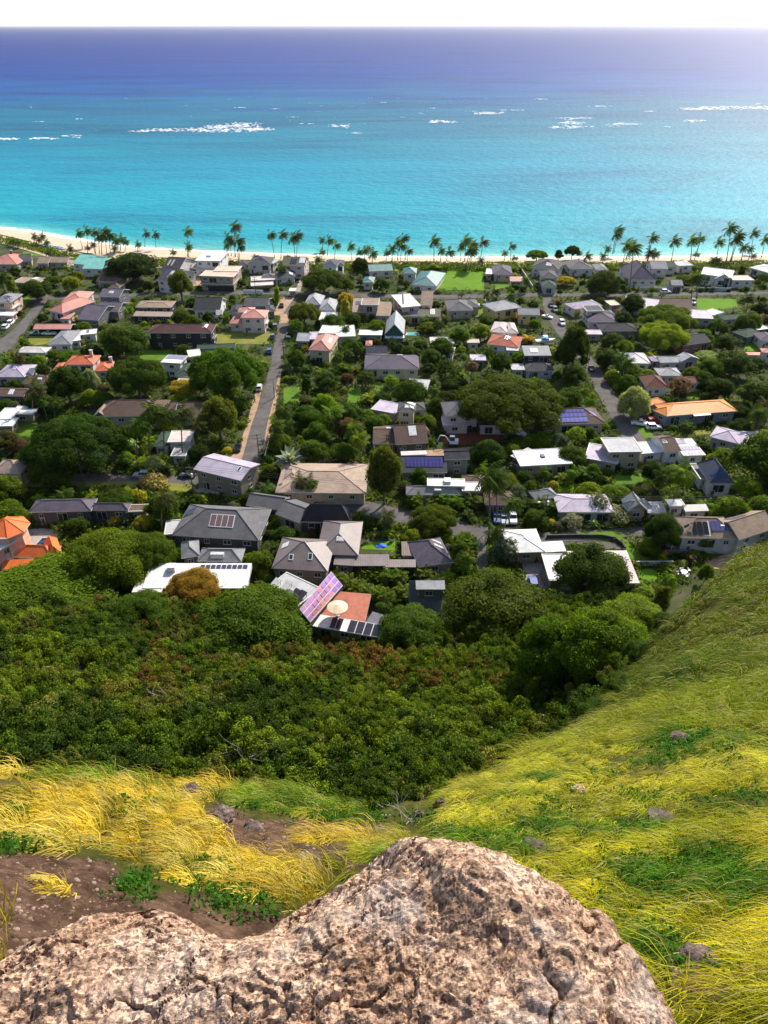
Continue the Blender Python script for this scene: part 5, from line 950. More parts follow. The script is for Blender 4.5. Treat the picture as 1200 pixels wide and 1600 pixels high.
for k in range(8):
    p, r_ = oc[k], oc[(k + 1) % 8]; tb_.poly([(*p, 8.6), (*r_, 8.6), (tc_.x, tc_.y, 11.0)], 0); tb_.poly([(*p, 8.4), (*r_, 8.4), (*r_, 8.6), (*p, 8.6)], 1)
    tb_.bar((*p, 8.62), (tc_.x, tc_.y, 11.02), .12, .1, 4, 0)
    p, r_ = oi[k], oi[(k + 1) % 8]; tw.poly([(*p, -.3), (*r_, -.3), (*r_, 8.42), (*p, 8.42)], 0)
tb_.poly([(*p, 8.4) for p in oc][::-1], 1)
o_ = tb_.build('tower_roof', [M['tile'], M['trim']], vl, color=CO['villa']); o_.location = -vl.location
o_ = tw.build('tower_wall', M['wall'], vl, color=CO['peach']); o_.location = -vl.location
footprints.append(oc); roofpolys.append(([(-20, 803), (40, 803), (40, 850), (-20, 850)], 150))
cb_ = MB(); p_ = G(14, 860, 5); cb_.box(-.8, .8, -.7, .7, 0, 8.4, 0); cb_.box(-.95, .95, -.85, .85, 8.4, 8.7, 0)
o_ = cb_.build('chimney', M['wall'], vl, color=CO['pink']); o_.location = p_ - vl.location - Vector((0, 0, 5))
# --- the front house with the violet glazed roof
fh = house(15, 'near house with a steep violet and pink glazed roof over terracotta roofs and a parasol', 'violet glazed-roof house', 'conc', [
    ((52, 345), (345, 492), (520, 262), 'f', 4.2, 'lgrey', {'curb': 1, 'd': 7.5}),
    ((548, 575), (930, 608), (935, 385), 's', 3.4, 'terra', {'rise': .35, 'mat': 'flat', 'd': 8.0}),
    ((940, 610), (1075, 650), (1130, 560), 's', 3.3, 'purple', {'rise': .3, 'post': 1, 'flip': 1}),
    ((462, 640), (1050, 742), (1070, 660), 's', 3.0, 'white', {'rise': .5, 'mat': 'flat', 'd': 3.0, 'ex': [('solar', .27, .44, .04, .96, (.03, .025, .04), 2, 1, .08), ('solar', .53, .99, .04, .96, (.03, .025, .04), 4, 1, .08)]})])
# glazed slope: low edge runs away from the viewer, rising to the left
P0 = G(400 + 462 / 5.4545, 860 + 612 / 5.4545, 4.6); P1 = G(400 + 738 / 5.4545, 860 + 300 / 5.4545, 4.6); P2 = G(400 + 640 / 5.4545, 860 + 182 / 5.4545, 7.4); P3 = G(400 + 372 / 5.4545, 860 + 502 / 5.4545, 7.4)
gb_ = MB(); frm = MB(); nL, nS = 8, 3
def gp(i, j, dz=0.0):
    a_ = P0.lerp(P1, i); b_ = P3.lerp(P2, i); p = a_.lerp(b_, j); return p + Vector((0, 0, dz))
pal = [(.5, .2, .42), (.42, .2, .4), (.55, .22, .3), (.36, .18, .42), (.3, .16, .45)]
gm = []
for k, c in enumerate(pal + [(.62, .3, .2)]): gm.append(glass_mat('tinted_roof_glass', c, 0.25))
for i in range(nL):
    for j in range(nS):
        e = .08; i0, i1, j0, j1 = (i + .06) / nL, (i + .94) / nL, (j + .07) / nS, (j + .93) / nS
        gb_.poly([gp(i0, j0, .1), gp(i1, j0, .1), gp(i1, j1, .1), gp(i0, j1, .1)], 5 if (i, j) == (3, 0) else min(4, max(0, int((i / nL) * 3 + rng.random() * 2.2))))
frm.poly([gp(0, 0, .06), gp(1, 0, .06), gp(1, 1, .06), gp(0, 1, .06)])
for (i0, j0), (i1, j1) in (((0, 0), (1, 0)), ((1, 0), (1, 1)), ((1, 1), (0, 1)), ((0, 1), (0, 0))):
    frm.poly([gp(i0, j0, -.2), gp(i1, j1, -.2), gp(i1, j1, .06), gp(i0, j0, .06)])
dk = MB(); q0, q1, q2, q3 = gp(0, 1, -.2), gp(1, 1, -.2), gp(1, 1, -.2), gp(0, 1, -.2)
dk.poly([(q0.x, q0.y, 0), (q1.x, q1.y, 0), q1, q0][::-1])
e0, e1 = gp(0, 0, -.2), gp(1, 0, -.2)
dk.poly([(e0.x, e0.y, 0), (e1.x, e1.y, 0), e1, e0]); dk.poly([(e0.x, e0.y, 0), (q0.x, q0.y, 0), q0, e0]); dk.poly([(e1.x, e1.y, 0), (q1.x, q1.y, 0), q1, e1])
for mb_, nm, mt in ((gb_, 'roof_glazing', gm), (frm, 'glazing_frame', M['white']), (dk, 'glazed_roof_wall', M['any'])):
    o_ = mb_.build(nm, mt, fh, color=(.06, .05, .05)); o_.location = -fh.location
footprints.append([(p.x, p.y) for p in (P0, P1, P2, P3)])
roofpolys.append(([(405, 925), (432, 895), (495, 905), (517, 890), (540, 915), (572, 930), (608, 955), (600, 975), (580, 1000), (485, 978), (470, 955)], 108))
# roof-top heaters of that house: tilted panels on the grey flat roof
for (x, y, c) in ((165, 300, (.6, .57, .54)), (260, 318, (.6, .57, .54)), (275, 400, (.2, .17, .16)), (335, 390, (.03, .028, .04)), (385, 405, (.03, .028, .04))):
    mb_ = MB(); mb_.poly([(-.75, -1.1, .25), (.75, -1.1, .25), (.75, 1.1, 1.15), (-.75, 1.1, 1.15)]); mb_.poly([(-.75, 1.1, 1.0), (.75, 1.1, 1.0), (.75, -1.1, .1), (-.75, -1.1, .1)])
    mb_.poly([(-.75, -1.1, .1), (.75, -1.1, .1), (.75, -1.1, .25), (-.75, -1.1, .25)]); mb_.poly([(.75, -1.1, .1), (.75, 1.1, 1.0), (.75, 1.1, 1.15), (.75, -1.1, .25)]); mb_.poly([(-.75, 1.1, 1.0), (-.75, -1.1, .1), (-.75, -1.1, .25), (-.75, 1.1, 1.15)])
    mb_.box(-.6, -.5, .9, 1.0, 0, 1.0); mb_.box(.5, .6, .9, 1.0, 0, 1.0)
    p = G(400 + x / 5.4545, 860 + y / 5.4545, 4.25); o_ = mb_.build('solar_heater', M['any'], fh, color=c); o_.location = p - fh.location; o_.rotation_euler = (0, 0, R(-38))
# ------------------------------------------------------------ foliage builders
def cube_sphere(n=4):
    Q = []
    g = np.linspace(-1, 1, n + 1)
    for ax in range(3):
        for sg in (-1, 1):
            for i in range(n):
                for j in range(n):
                    p = np.zeros((4, 3)); a, b = (ax + 1) % 3, (ax + 2) % 3
                    c = [(g[i], g[j]), (g[i + 1], g[j]), (g[i + 1], g[j + 1]), (g[i], g[j + 1])]
                    for k in range(4): p[k, ax] = sg; p[k, a] = c[k][0]; p[k, b] = c[k][1]
                    if sg < 0: p = p[::-1]
                    Q.append(p / np.linalg.norm(p, axis=1, keepdims=True))
    return np.array(Q)
CS = cube_sphere(4)
def unit(v): return v / np.maximum(np.linalg.norm(v, axis=-1, keepdims=True), 1e-9)
def leaf_quads(pos, nrm, size, g, aspect=0.55, droop=0.0):
    n = len(pos); r = g.normal(size=(n, 3)); t = unit(np.cross(nrm, r)); t[:, 2] -= droop; t = unit(t); b = unit(np.cross(nrm, t))
    s = (size * g.uniform(0.65, 1.35, n))[:, None]; w_ = s * aspect
    bend = nrm * s * 0.12
    return np.stack([pos - t * s * .5, pos + b * w_ * .5 + bend, pos + t * s * .5, pos - b * w_ * .5 + bend], 1)
def crown_quads(lobes, leaf, cover, seed, up=0.25, spread=0.9, core=0.78, flat=1.0):
    g = np.random.default_rng(seed); Ls = np.array(lobes, float); V = []; T = []
    area = 4 * math.pi * Ls[:, 3] ** 2 * 0.75; cnt = np.maximum(8, (area * cover / (leaf * leaf * .38)).astype(int))
    for k, (x, y, z, r) in enumerate(Ls):
        d = unit(g.normal(size=(cnt[k], 3)) + np.array([0, 0, up])); rad = r * (1 + g.normal(0, .09, cnt[k]))
        rad = rad * (1 + 0.16 * (vnoise(d * 2.6 + k * 7.3, seed) - .5) * 2)
        p = np.array([x, y, z]) + d * rad[:, None] * np.array([1, 1, flat])
        # drop leaves buried in neighbouring lobes
        keep_ = np.ones(len(p), bool)
        for m in range(len(Ls)):
            if m != k: keep_ &= (((p - Ls[m, :3]) / np.array([1, 1, flat])) ** 2).sum(1) > (Ls[m, 3] * 0.8) ** 2
        p = p[keep_]; d = d[keep_]
        nn = unit(d * np.array([1, 1, 1 / flat]) + g.normal(0, spread * .55, p.shape))
        V.append(leaf_quads(p, nn, leaf, g)); lv = g.uniform(.8, 1.2)
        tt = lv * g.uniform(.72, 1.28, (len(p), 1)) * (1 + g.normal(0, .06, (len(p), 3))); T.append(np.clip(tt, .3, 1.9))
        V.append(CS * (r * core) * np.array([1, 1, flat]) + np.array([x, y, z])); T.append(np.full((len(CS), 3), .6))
    return np.concatenate(V), np.concatenate(T)
def dome_lobes(R_, z0, hz, n, rl, seed, jit=.25):
    g = np.random.default_rng(seed); out = []
    for k in range(n):
        f = (k + .5) / n; ct = 1 - f * 1.12; st = math.sqrt(max(0, 1 - ct * ct)); a = k * 2.39996 + g.uniform(-.4, .4)
        rr = rl * g.uniform(.72, 1.3)
        out.append(((R_ - rr * .8) * st * math.cos(a) * g.uniform(1 - jit, 1.04), (R_ - rr * .8) * st * math.sin(a) * g.uniform(1 - jit, 1.04), z0 + hz * max(ct, -.25) * g.uniform(.85, 1.05), rr))
    return out
def trunk_mesh(h, r, branches, seed, forks=5):
    g = random.Random(seed); mb = MB()
    lean = (g.uniform(-.08, .08) * h, g.uniform(-.08, .08) * h)
    top = (lean[0], lean[1], h)
    mb.tube([(0, 0, -.4), (lean[0] * .4, lean[1] * .4, h * .5), top], [r * 1.3, r, r * .75], 7)
    for k in range(forks):
        b = branches[int(k * len(branches) / forks) % len(branches)]
        mid = tuple(top[i] * .45 + b[i] * .55 + (0, 0, -.12 * h)[i] for i in range(3))
        mb.tube([top, mid, b[:3]], [r * .55, r * .35, r * .15], 5)
    return mb.mesh('trunk', M['bark'], True)
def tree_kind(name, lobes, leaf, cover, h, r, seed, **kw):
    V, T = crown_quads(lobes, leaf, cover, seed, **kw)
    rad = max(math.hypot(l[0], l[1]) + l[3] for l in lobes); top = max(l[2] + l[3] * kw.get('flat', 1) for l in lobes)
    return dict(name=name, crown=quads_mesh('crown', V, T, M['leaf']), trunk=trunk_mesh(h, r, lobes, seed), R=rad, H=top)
KIND = {}
KIND['umbrella'] = [tree_kind('umbrella_tree', dome_lobes(12, 4.4, 3.0, 46, 2.3, s_, .3), .42, 1.3, 3.6, .55, s_, up=.6, flat=.55, spread=1.1) for s_ in (11, 12)]
KIND['round'] = [tree_kind('round_tree', dome_lobes(4.2, 2.2, 3.4, 30, 1.2, s_, .16), .34, 1.35, 2.0, .28, s_, up=.3) for s_ in (21, 22, 23)]
KIND['broad'] = [tree_kind('broadleaf_tree', dome_lobes(4.0, 3.0, 3.4, 26, 1.05, s_, .58), .34, 1.1, 2.8, .24, s_, spread=1.2) for s_ in (31, 32, 33, 34)]
KIND['loose'] = [tree_kind('open_crowned_tree', dome_lobes(3.6, 3.0, 3.4, 15, 1.05, s_, .5), .46, .8, 3.0, .18, s_, spread=1.3, core=.45) for s_ in (41, 42, 43)]
KIND['nearround'] = [tree_kind('round_tree', dome_lobes(4.2, 2.2, 3.4, 46, 1.05, s_, .08), .19, 1.35, 2.0, .28, s_, up=.3, spread=1.0) for s_ in (24, 25)]
KIND['nearbroad'] = [tree_kind('broadleaf_tree', dome_lobes(4.0, 3.0, 3.2, 34, 1.05, s_, .3), .2, 1.25, 2.8, .24, s_, spread=1.15) for s_ in (35, 36, 37)]
KIND['tall'] = [tree_kind('upright_tree', [(math.cos(k * 2.4) * (1.1 - .04 * k), math.sin(k * 2.4) * (1.1 - .04 * k), 1.8 + k * .62, 1.35 - .045 * k) for k in range(11)], .45, 1.2, 2, .2, s_) for s_ in (51, 52)]
def bush_kind(lobes, leaf, cover, seed, **kw):
    V, T = crown_quads(lobes, leaf, cover, seed, **kw)
    return dict(name='shrub', crown=quads_mesh('shrub', V, T, M['leaf']), trunk=None, R=max(math.hypot(l[0], l[1]) + l[3] for l in lobes), H=max(l[2] + l[3] for l in lobes))
KIND['bush'] = [bush_kind(dome_lobes(1.5, .35, 1.0, 9, .75, s_, .3), .3, 1.3, s_) for s_ in (61, 62, 63, 64)]
# palms
def frond(g, base, az, el, Ln, wid, nseg, droop, leafl, V, T, tone, hang=.6, wx=0.0):
    d = np.array([math.cos(az) * math.cos(el), math.sin(az) * math.cos(el), math.sin(el)]); p = np.array(base, float); st = Ln / nseg
    for k in range(nseg):
        d2 = unit(d + np.array([wx, 0, -droop])); p2 = p + d2 * st; side = unit(np.cross(d2, [0, 0, 1.0])); f = (k + .5) / nseg
        ll = leafl * (math.sin(math.pi * min(1, f * .85 + .15)) ** .7); w_ = st * .85
        for sg in (-1, 1):
            tip = (p + p2) / 2 + side * sg * ll + d2 * ll * .5 + np.array([0, 0, -hang * ll * g.uniform(.6, 1.3)])
            V.append(np.array([p, p + d2 * w_, tip + d2 * w_ * .25, tip - d2 * w_ * .15])); T.append(np.array([1, 1, 1]) * tone * g.uniform(.75, 1.25))
        V.append(np.array([p + side * .035, p2 + side * .03, p2 - side * .03, p - side * .035])); T.append(np.array([1.6, 1.3, 1.2]) * tone)
        p = p2; d = d2
def palm_kind(h, lean, nf, Ln, seed, wind=1.0):
    g = np.random.default_rng(seed); mb = MB(); pts = []; rad = []
    for k in range(9):
        f = k / 8; pts.append((lean * f ** 1.8, 0, -.3 + (h + .3) * f)); rad.append(.2 - .09 * f + (.14 if k == 0 else 0))
    mb.tube(pts, rad, 7); V = []; T = []; b = np.array(pts[-1])
    for k in range(nf):
        az = k * 2.39996 + g.uniform(-.3, .3); f = k / nf; el = 1.15 - 1.7 * f + g.uniform(-.15, .15)
        # the sea wind sweeps the fronds to one side
        az = az - .35 * wind * math.sin(az)
        frond(g, b, az, el, Ln * g.uniform(.85, 1.1), .3, 8, .14 + .1 * f, .95, V, T, 1.15 - .35 * f, .6, .17 * wind)
    for k in range(5):
        c = b + np.array([math.cos(k * 1.26) * .25, math.sin(k * 1.26) * .25, -.3]); V += list(CS[::4] * .16 + c); T += [np.array([1.5, 1.1, .5])] * len(CS[::4])
    return dict(name='coconut_palm', crown=quads_mesh('crown', np.array(V), np.array(T), M['leaf']), trunk=mb.mesh('trunk', M['bark'], True), R=Ln, H=h + 1.2, hub=h, lean=lean)
KIND['palm'] = [palm_kind(13, .8, 22, 4.0, 71), palm_kind(13, -.9, 24, 4.1, 72), palm_kind(9, .5, 22, 4.1, 73), palm_kind(9, -.5, 24, 4.2, 74), palm_kind(5.5, .3, 20, 3.2, 75, .4), palm_kind(5.5, -.3, 18, 3.0, 76, .4)]
KIND['gpalm'] = [palm_kind(6.5, .4, 20, 3.0, 77, .6), palm_kind(8, -.4, 20, 3.0, 78, .6), palm_kind(4.5, .2, 18, 2.8, 79, .5)]
def clump_kind(seed, h=3.2, n=5, nf=9):
    g = np.random.default_rng(seed); V = []; T = []
    for s_ in range(n):
        b = np.array([g.uniform(-.6, .6), g.uniform(-.6, .6), h * g.uniform(.3, .62)]); c0 = b.copy(); c0[2] = 0
        side = np.array([.06, 0, 0]); V.append(np.array([c0 - side, c0 + side, b + side, b - side])); T.append(np.array([1.2, 1, .5]))
        for k in range(nf):
            frond(g, b, k * 2.4 + s_, 1.2 - .9 * k / nf, 1.7 * g.uniform(.8, 1.15), .2, 5, .22, .5, V, T, 1.15 - .3 * k / nf, .35)
    V2, T2 = crown_quads([(0, 0, h * .33, .75), (.4, .3, h * .22, .6), (-.4, -.3, h * .24, .6)], .35, .6, seed); V += list(V2); T += list(T2 * .7)
    return dict(name='feathery_palm_clump', crown=quads_mesh('feathery_palm_clump', np.array(V), np.array(T), M['leaf']), trunk=None, R=1.7, H=h + .6)
KIND['clump'] = [clump_kind(s_) for s_ in (81, 82, 83)]
def spiky_kind(seed, R_=1.3, n=34):       # fan palms, dracaena, banana-like rosettes
    g = np.random.default_rng(seed); V = []; T = []
    for k in range(n):
        az = k * 2.4; el = 1.35 - 1.5 * k / n; d = np.array([math.cos(az) * math.cos(el), math.sin(az) * math.cos(el), math.sin(el)]); s_ = unit(np.cross(d, [0, 0, 1.])); L_ = R_ * g.uniform(.7, 1.1)
        b = np.array([0, 0, .9]); m_ = b + d * L_ * .6; e = b + d * L_ + np.array([0, 0, -.35 * L_ * (1 - math.sin(max(el, 0)))])
        w_ = .16 * R_; V.append(np.array([b, m_ + s_ * w_, e, m_ - s_ * w_])); T.append(np.ones(3) * g.uniform(.75, 1.25))
    V2, T2 = crown_quads([(0, 0, .5, .5)], .3, .8, seed); V += list(V2); T += list(T2 * .8)
    return dict(name='spiky_plant', crown=quads_mesh('spiky_plant', np.array(V), np.array(T), M['leaf']), trunk=None, R=R_, H=2.0)
KIND['spiky'] = [spiky_kind(91), spiky_kind(92, 1.5, 28)]

FC = {'dark': (0.042, 0.075, 0.008), 'deep': (0.06, 0.108, 0.009), 'mid': (0.081, 0.140, 0.010), 'green': (0.122, 0.195, 0.010), 'bright': (0.189, 0.268, 0.012), 'lime': (0.244, 0.329, 0.022), 'yellow': (0.415, 0.366, 0.030), 'olive': (0.079, 0.091, 0.022), 'grey': (0.122, 0.159, 0.091),
      'orange': (0.3, 0.215, 0.022), 'pale': (0.317, 0.390, 0.146), 'brown': (0.134, 0.091, 0.043), 'silver': (0.244, 0.305, 0.244), 'warm': (0.110, 0.146, 0.018)}
def sx(a, b=None): return a
used_labels = {}
def uniq_label(first, options):
    for o in [first] + options:
        if o not in used_labels: used_labels[o] = 1; return o
    return None
def plant(kind, loc, sR, sH, col, label, cat, group=None, rz=None, var=None):
    ks = KIND[kind]; k = ks[rng.randrange(len(ks)) if var is None else var]
    rz = rng.uniform(0, 6.28) if rz is None else rz
    col = tuple(c * rng.uniform(.88, 1.12) for c in col)
    if k['trunk'] is None:
        o = link(k['name'], k['crown'], color=col); o.location = loc; o.rotation_euler = (0, 0, rz); o.scale = (sR, sR, sH)
    else:
        o = empty(k['name'], loc, rz); o.scale = (sR, sR, sH)
        link('trunk', k['trunk'], o); link('crown', k['crown'], o, color=col)
    tag(o, label, cat, group); return o
def hill_pt(px, py):                 # photo pixel -> point on the hillside or town ground
    d = ray(px, py); prev = None
    t = np.geomspace(2, 260, 700); P_ = np.stack([d.x * t, d.y * t, CAMZ + d.z * t], 1)
    z = np.maximum(hill_z(P_[:, 0], P_[:, 1]), 0.0); k = np.argmax(P_[:, 2] <= z)
    if P_[k, 2] > z[k]: return G(px, py, 0)
    return Vector((P_[k, 0], P_[k, 1], z[k]))

# ------------------------------------------------------------ planting masks (photo space, half resolution)
MW, MH = 600, 800
gxm, gym = np.meshgrid(np.arange(MW) * 2 + 1.0, np.arange(MH) * 2 + 1.0)
prot = np.zeros((MH, MW), bool); pdist = np.full((MH, MW), 0.0)
for x0, y0, x1, y1 in [(560, 842, 622, 869), (682, 682, 722, 702), (836, 522, 868, 541), (160, 733, 184, 752), (60, 379, 100, 392), (1056, 885, 1082, 904), (630, 515, 656, 528), (516, 945, 540, 966), (812, 862, 844, 884), (820, 898, 846, 922), (768, 800, 812, 822), (988, 654, 1034, 676), (1014, 606, 1040, 617), (364, 693, 382, 708), (396, 598, 414, 614), (414, 540, 432, 560), (4, 498, 26, 518), (46, 516, 90, 528), (580, 690, 596, 704), (800, 668, 820, 682), (212, 736, 232, 750), (284, 738, 302, 750), (915, 570, 933, 584), (1032, 453, 1048, 462), (1078, 466, 1090, 480), (846, 490, 886, 512)]:
    keepouts.append(([(x0, y0), (x1, y0), (x1, y1), (x0, y1)], 0, 'clear'))
dq = np.stack([(gxm - 600) / FPX, -(gym - 800) / FPX, -np.ones_like(gxm)], -1) @ RN.T
gdist = np.where(dq[..., 2] < -.02, np.hypot(dq[..., 0], dq[..., 1]) * CAMZ / np.maximum(-dq[..., 2], .02), 9e9)
for pp, dist in roofpolys + [(k_[0], 0) for k_ in keepouts]:
    xs = [p[0] for p in pp]; ys = [p[1] for p in pp]
    x0, x1, y0, y1 = [int(v / 2) for v in (max(0, min(xs)), min(1199, max(xs)), max(0, min(ys)), min(1599, max(ys)))]
    if x1 < x0 or y1 < y0 or x1 < 0: continue
    sl = (slice(y0, y1 + 1), slice(x0, x1 + 1)); m_ = inpoly(gxm[sl], gym[sl], pp)
    prot[sl] |= m_; pdist[sl] = np.where(m_, np.maximum(pdist[sl], dist if dist > 0 else gdist[sl]), pdist[sl])
covered = np.zeros((MH, MW), bool)
FPB = [(min(p[0] for p in f), max(p[0] for p in f), min(p[1] for p in f), max(p[1] for p in f), f) for f in footprints]
ROADS = [([(G(x, y).x, G(x, y).y) for x, y in pp]) for pp, d_, nm in keepouts if nm in ('road', 'driveway', 'parking_court', 'patio')]
RB = [(min(p[0] for p in f), max(p[0] for p in f), min(p[1] for p in f), max(p[1] for p in f), f) for f in ROADS]
def free_ground(x, y, m):
    for x0, x1, y0, y1, f in FPB:
        if x0 - m < x < x1 + m and y0 - m < y < y1 + m:
            if inpoly([x], [y], f)[0] or polydist(np.array([x]), np.array([y]), f)[0] < m: return False
    for x0, x1, y0, y1, f in RB:
        if x0 - .3 < x < x1 + .3 and y0 - .3 < y < y1 + .3 and inpoly([x], [y], f)[0]: return False
    return True
def crown_mask(loc, Rm, Hm):
    x, y, d_ = proj((loc[0], loc[1], loc[2] + Hm * .55)); k = FPX / d_
    rx_ = Rm * k; ry_ = (Hm * .5 * .8 + Rm * .55 * .6) * k
    x0, x1, y0, y1 = [int(v / 2) for v in (x - rx_, x + rx_, y - ry_, y + ry_)]
    x0, x1, y0, y1 = max(0, x0), min(MW - 1, x1), max(0, y0), min(MH - 1, y1)
    sl = (slice(y0, y1 + 1), slice(x0, x1 + 1))
    if x1 < x0 or y1 < y0: return sl, None
    return sl, ((gxm[sl] - x) / rx_) ** 2 + ((gym[sl] - y) / ry_) ** 2 <= 1
tree_list = []
def explicit(px, pyb, wpx, hpx, kind, col, label, cat='tree', var=None, group=None):
    loc = hill_pt(px, pyb); k = FPX / proj(loc)[2]; Rm = wpx / 2 / k
    dep = math.atan2(CAMZ - loc.z, math.hypot(loc.x, loc.y)); Hm = max(1.0, (hpx / k - .45 * Rm * math.sin(dep)) / math.cos(dep))
    vv = rng.randrange(len(KIND[kind])) if var is None else var; kd = KIND[kind][vv]
    o = plant(kind, loc, Rm / kd['R'], Hm / kd['H'], FC[col] if isinstance(col, str) else col, label, cat, group, var=vv)
    used_labels[label] = 1
    sl, m_ = crown_mask(loc, Rm, Hm)
    if m_ is not None: covered[sl] |= m_
    tree_list.append((loc.x, loc.y, Rm)); return o
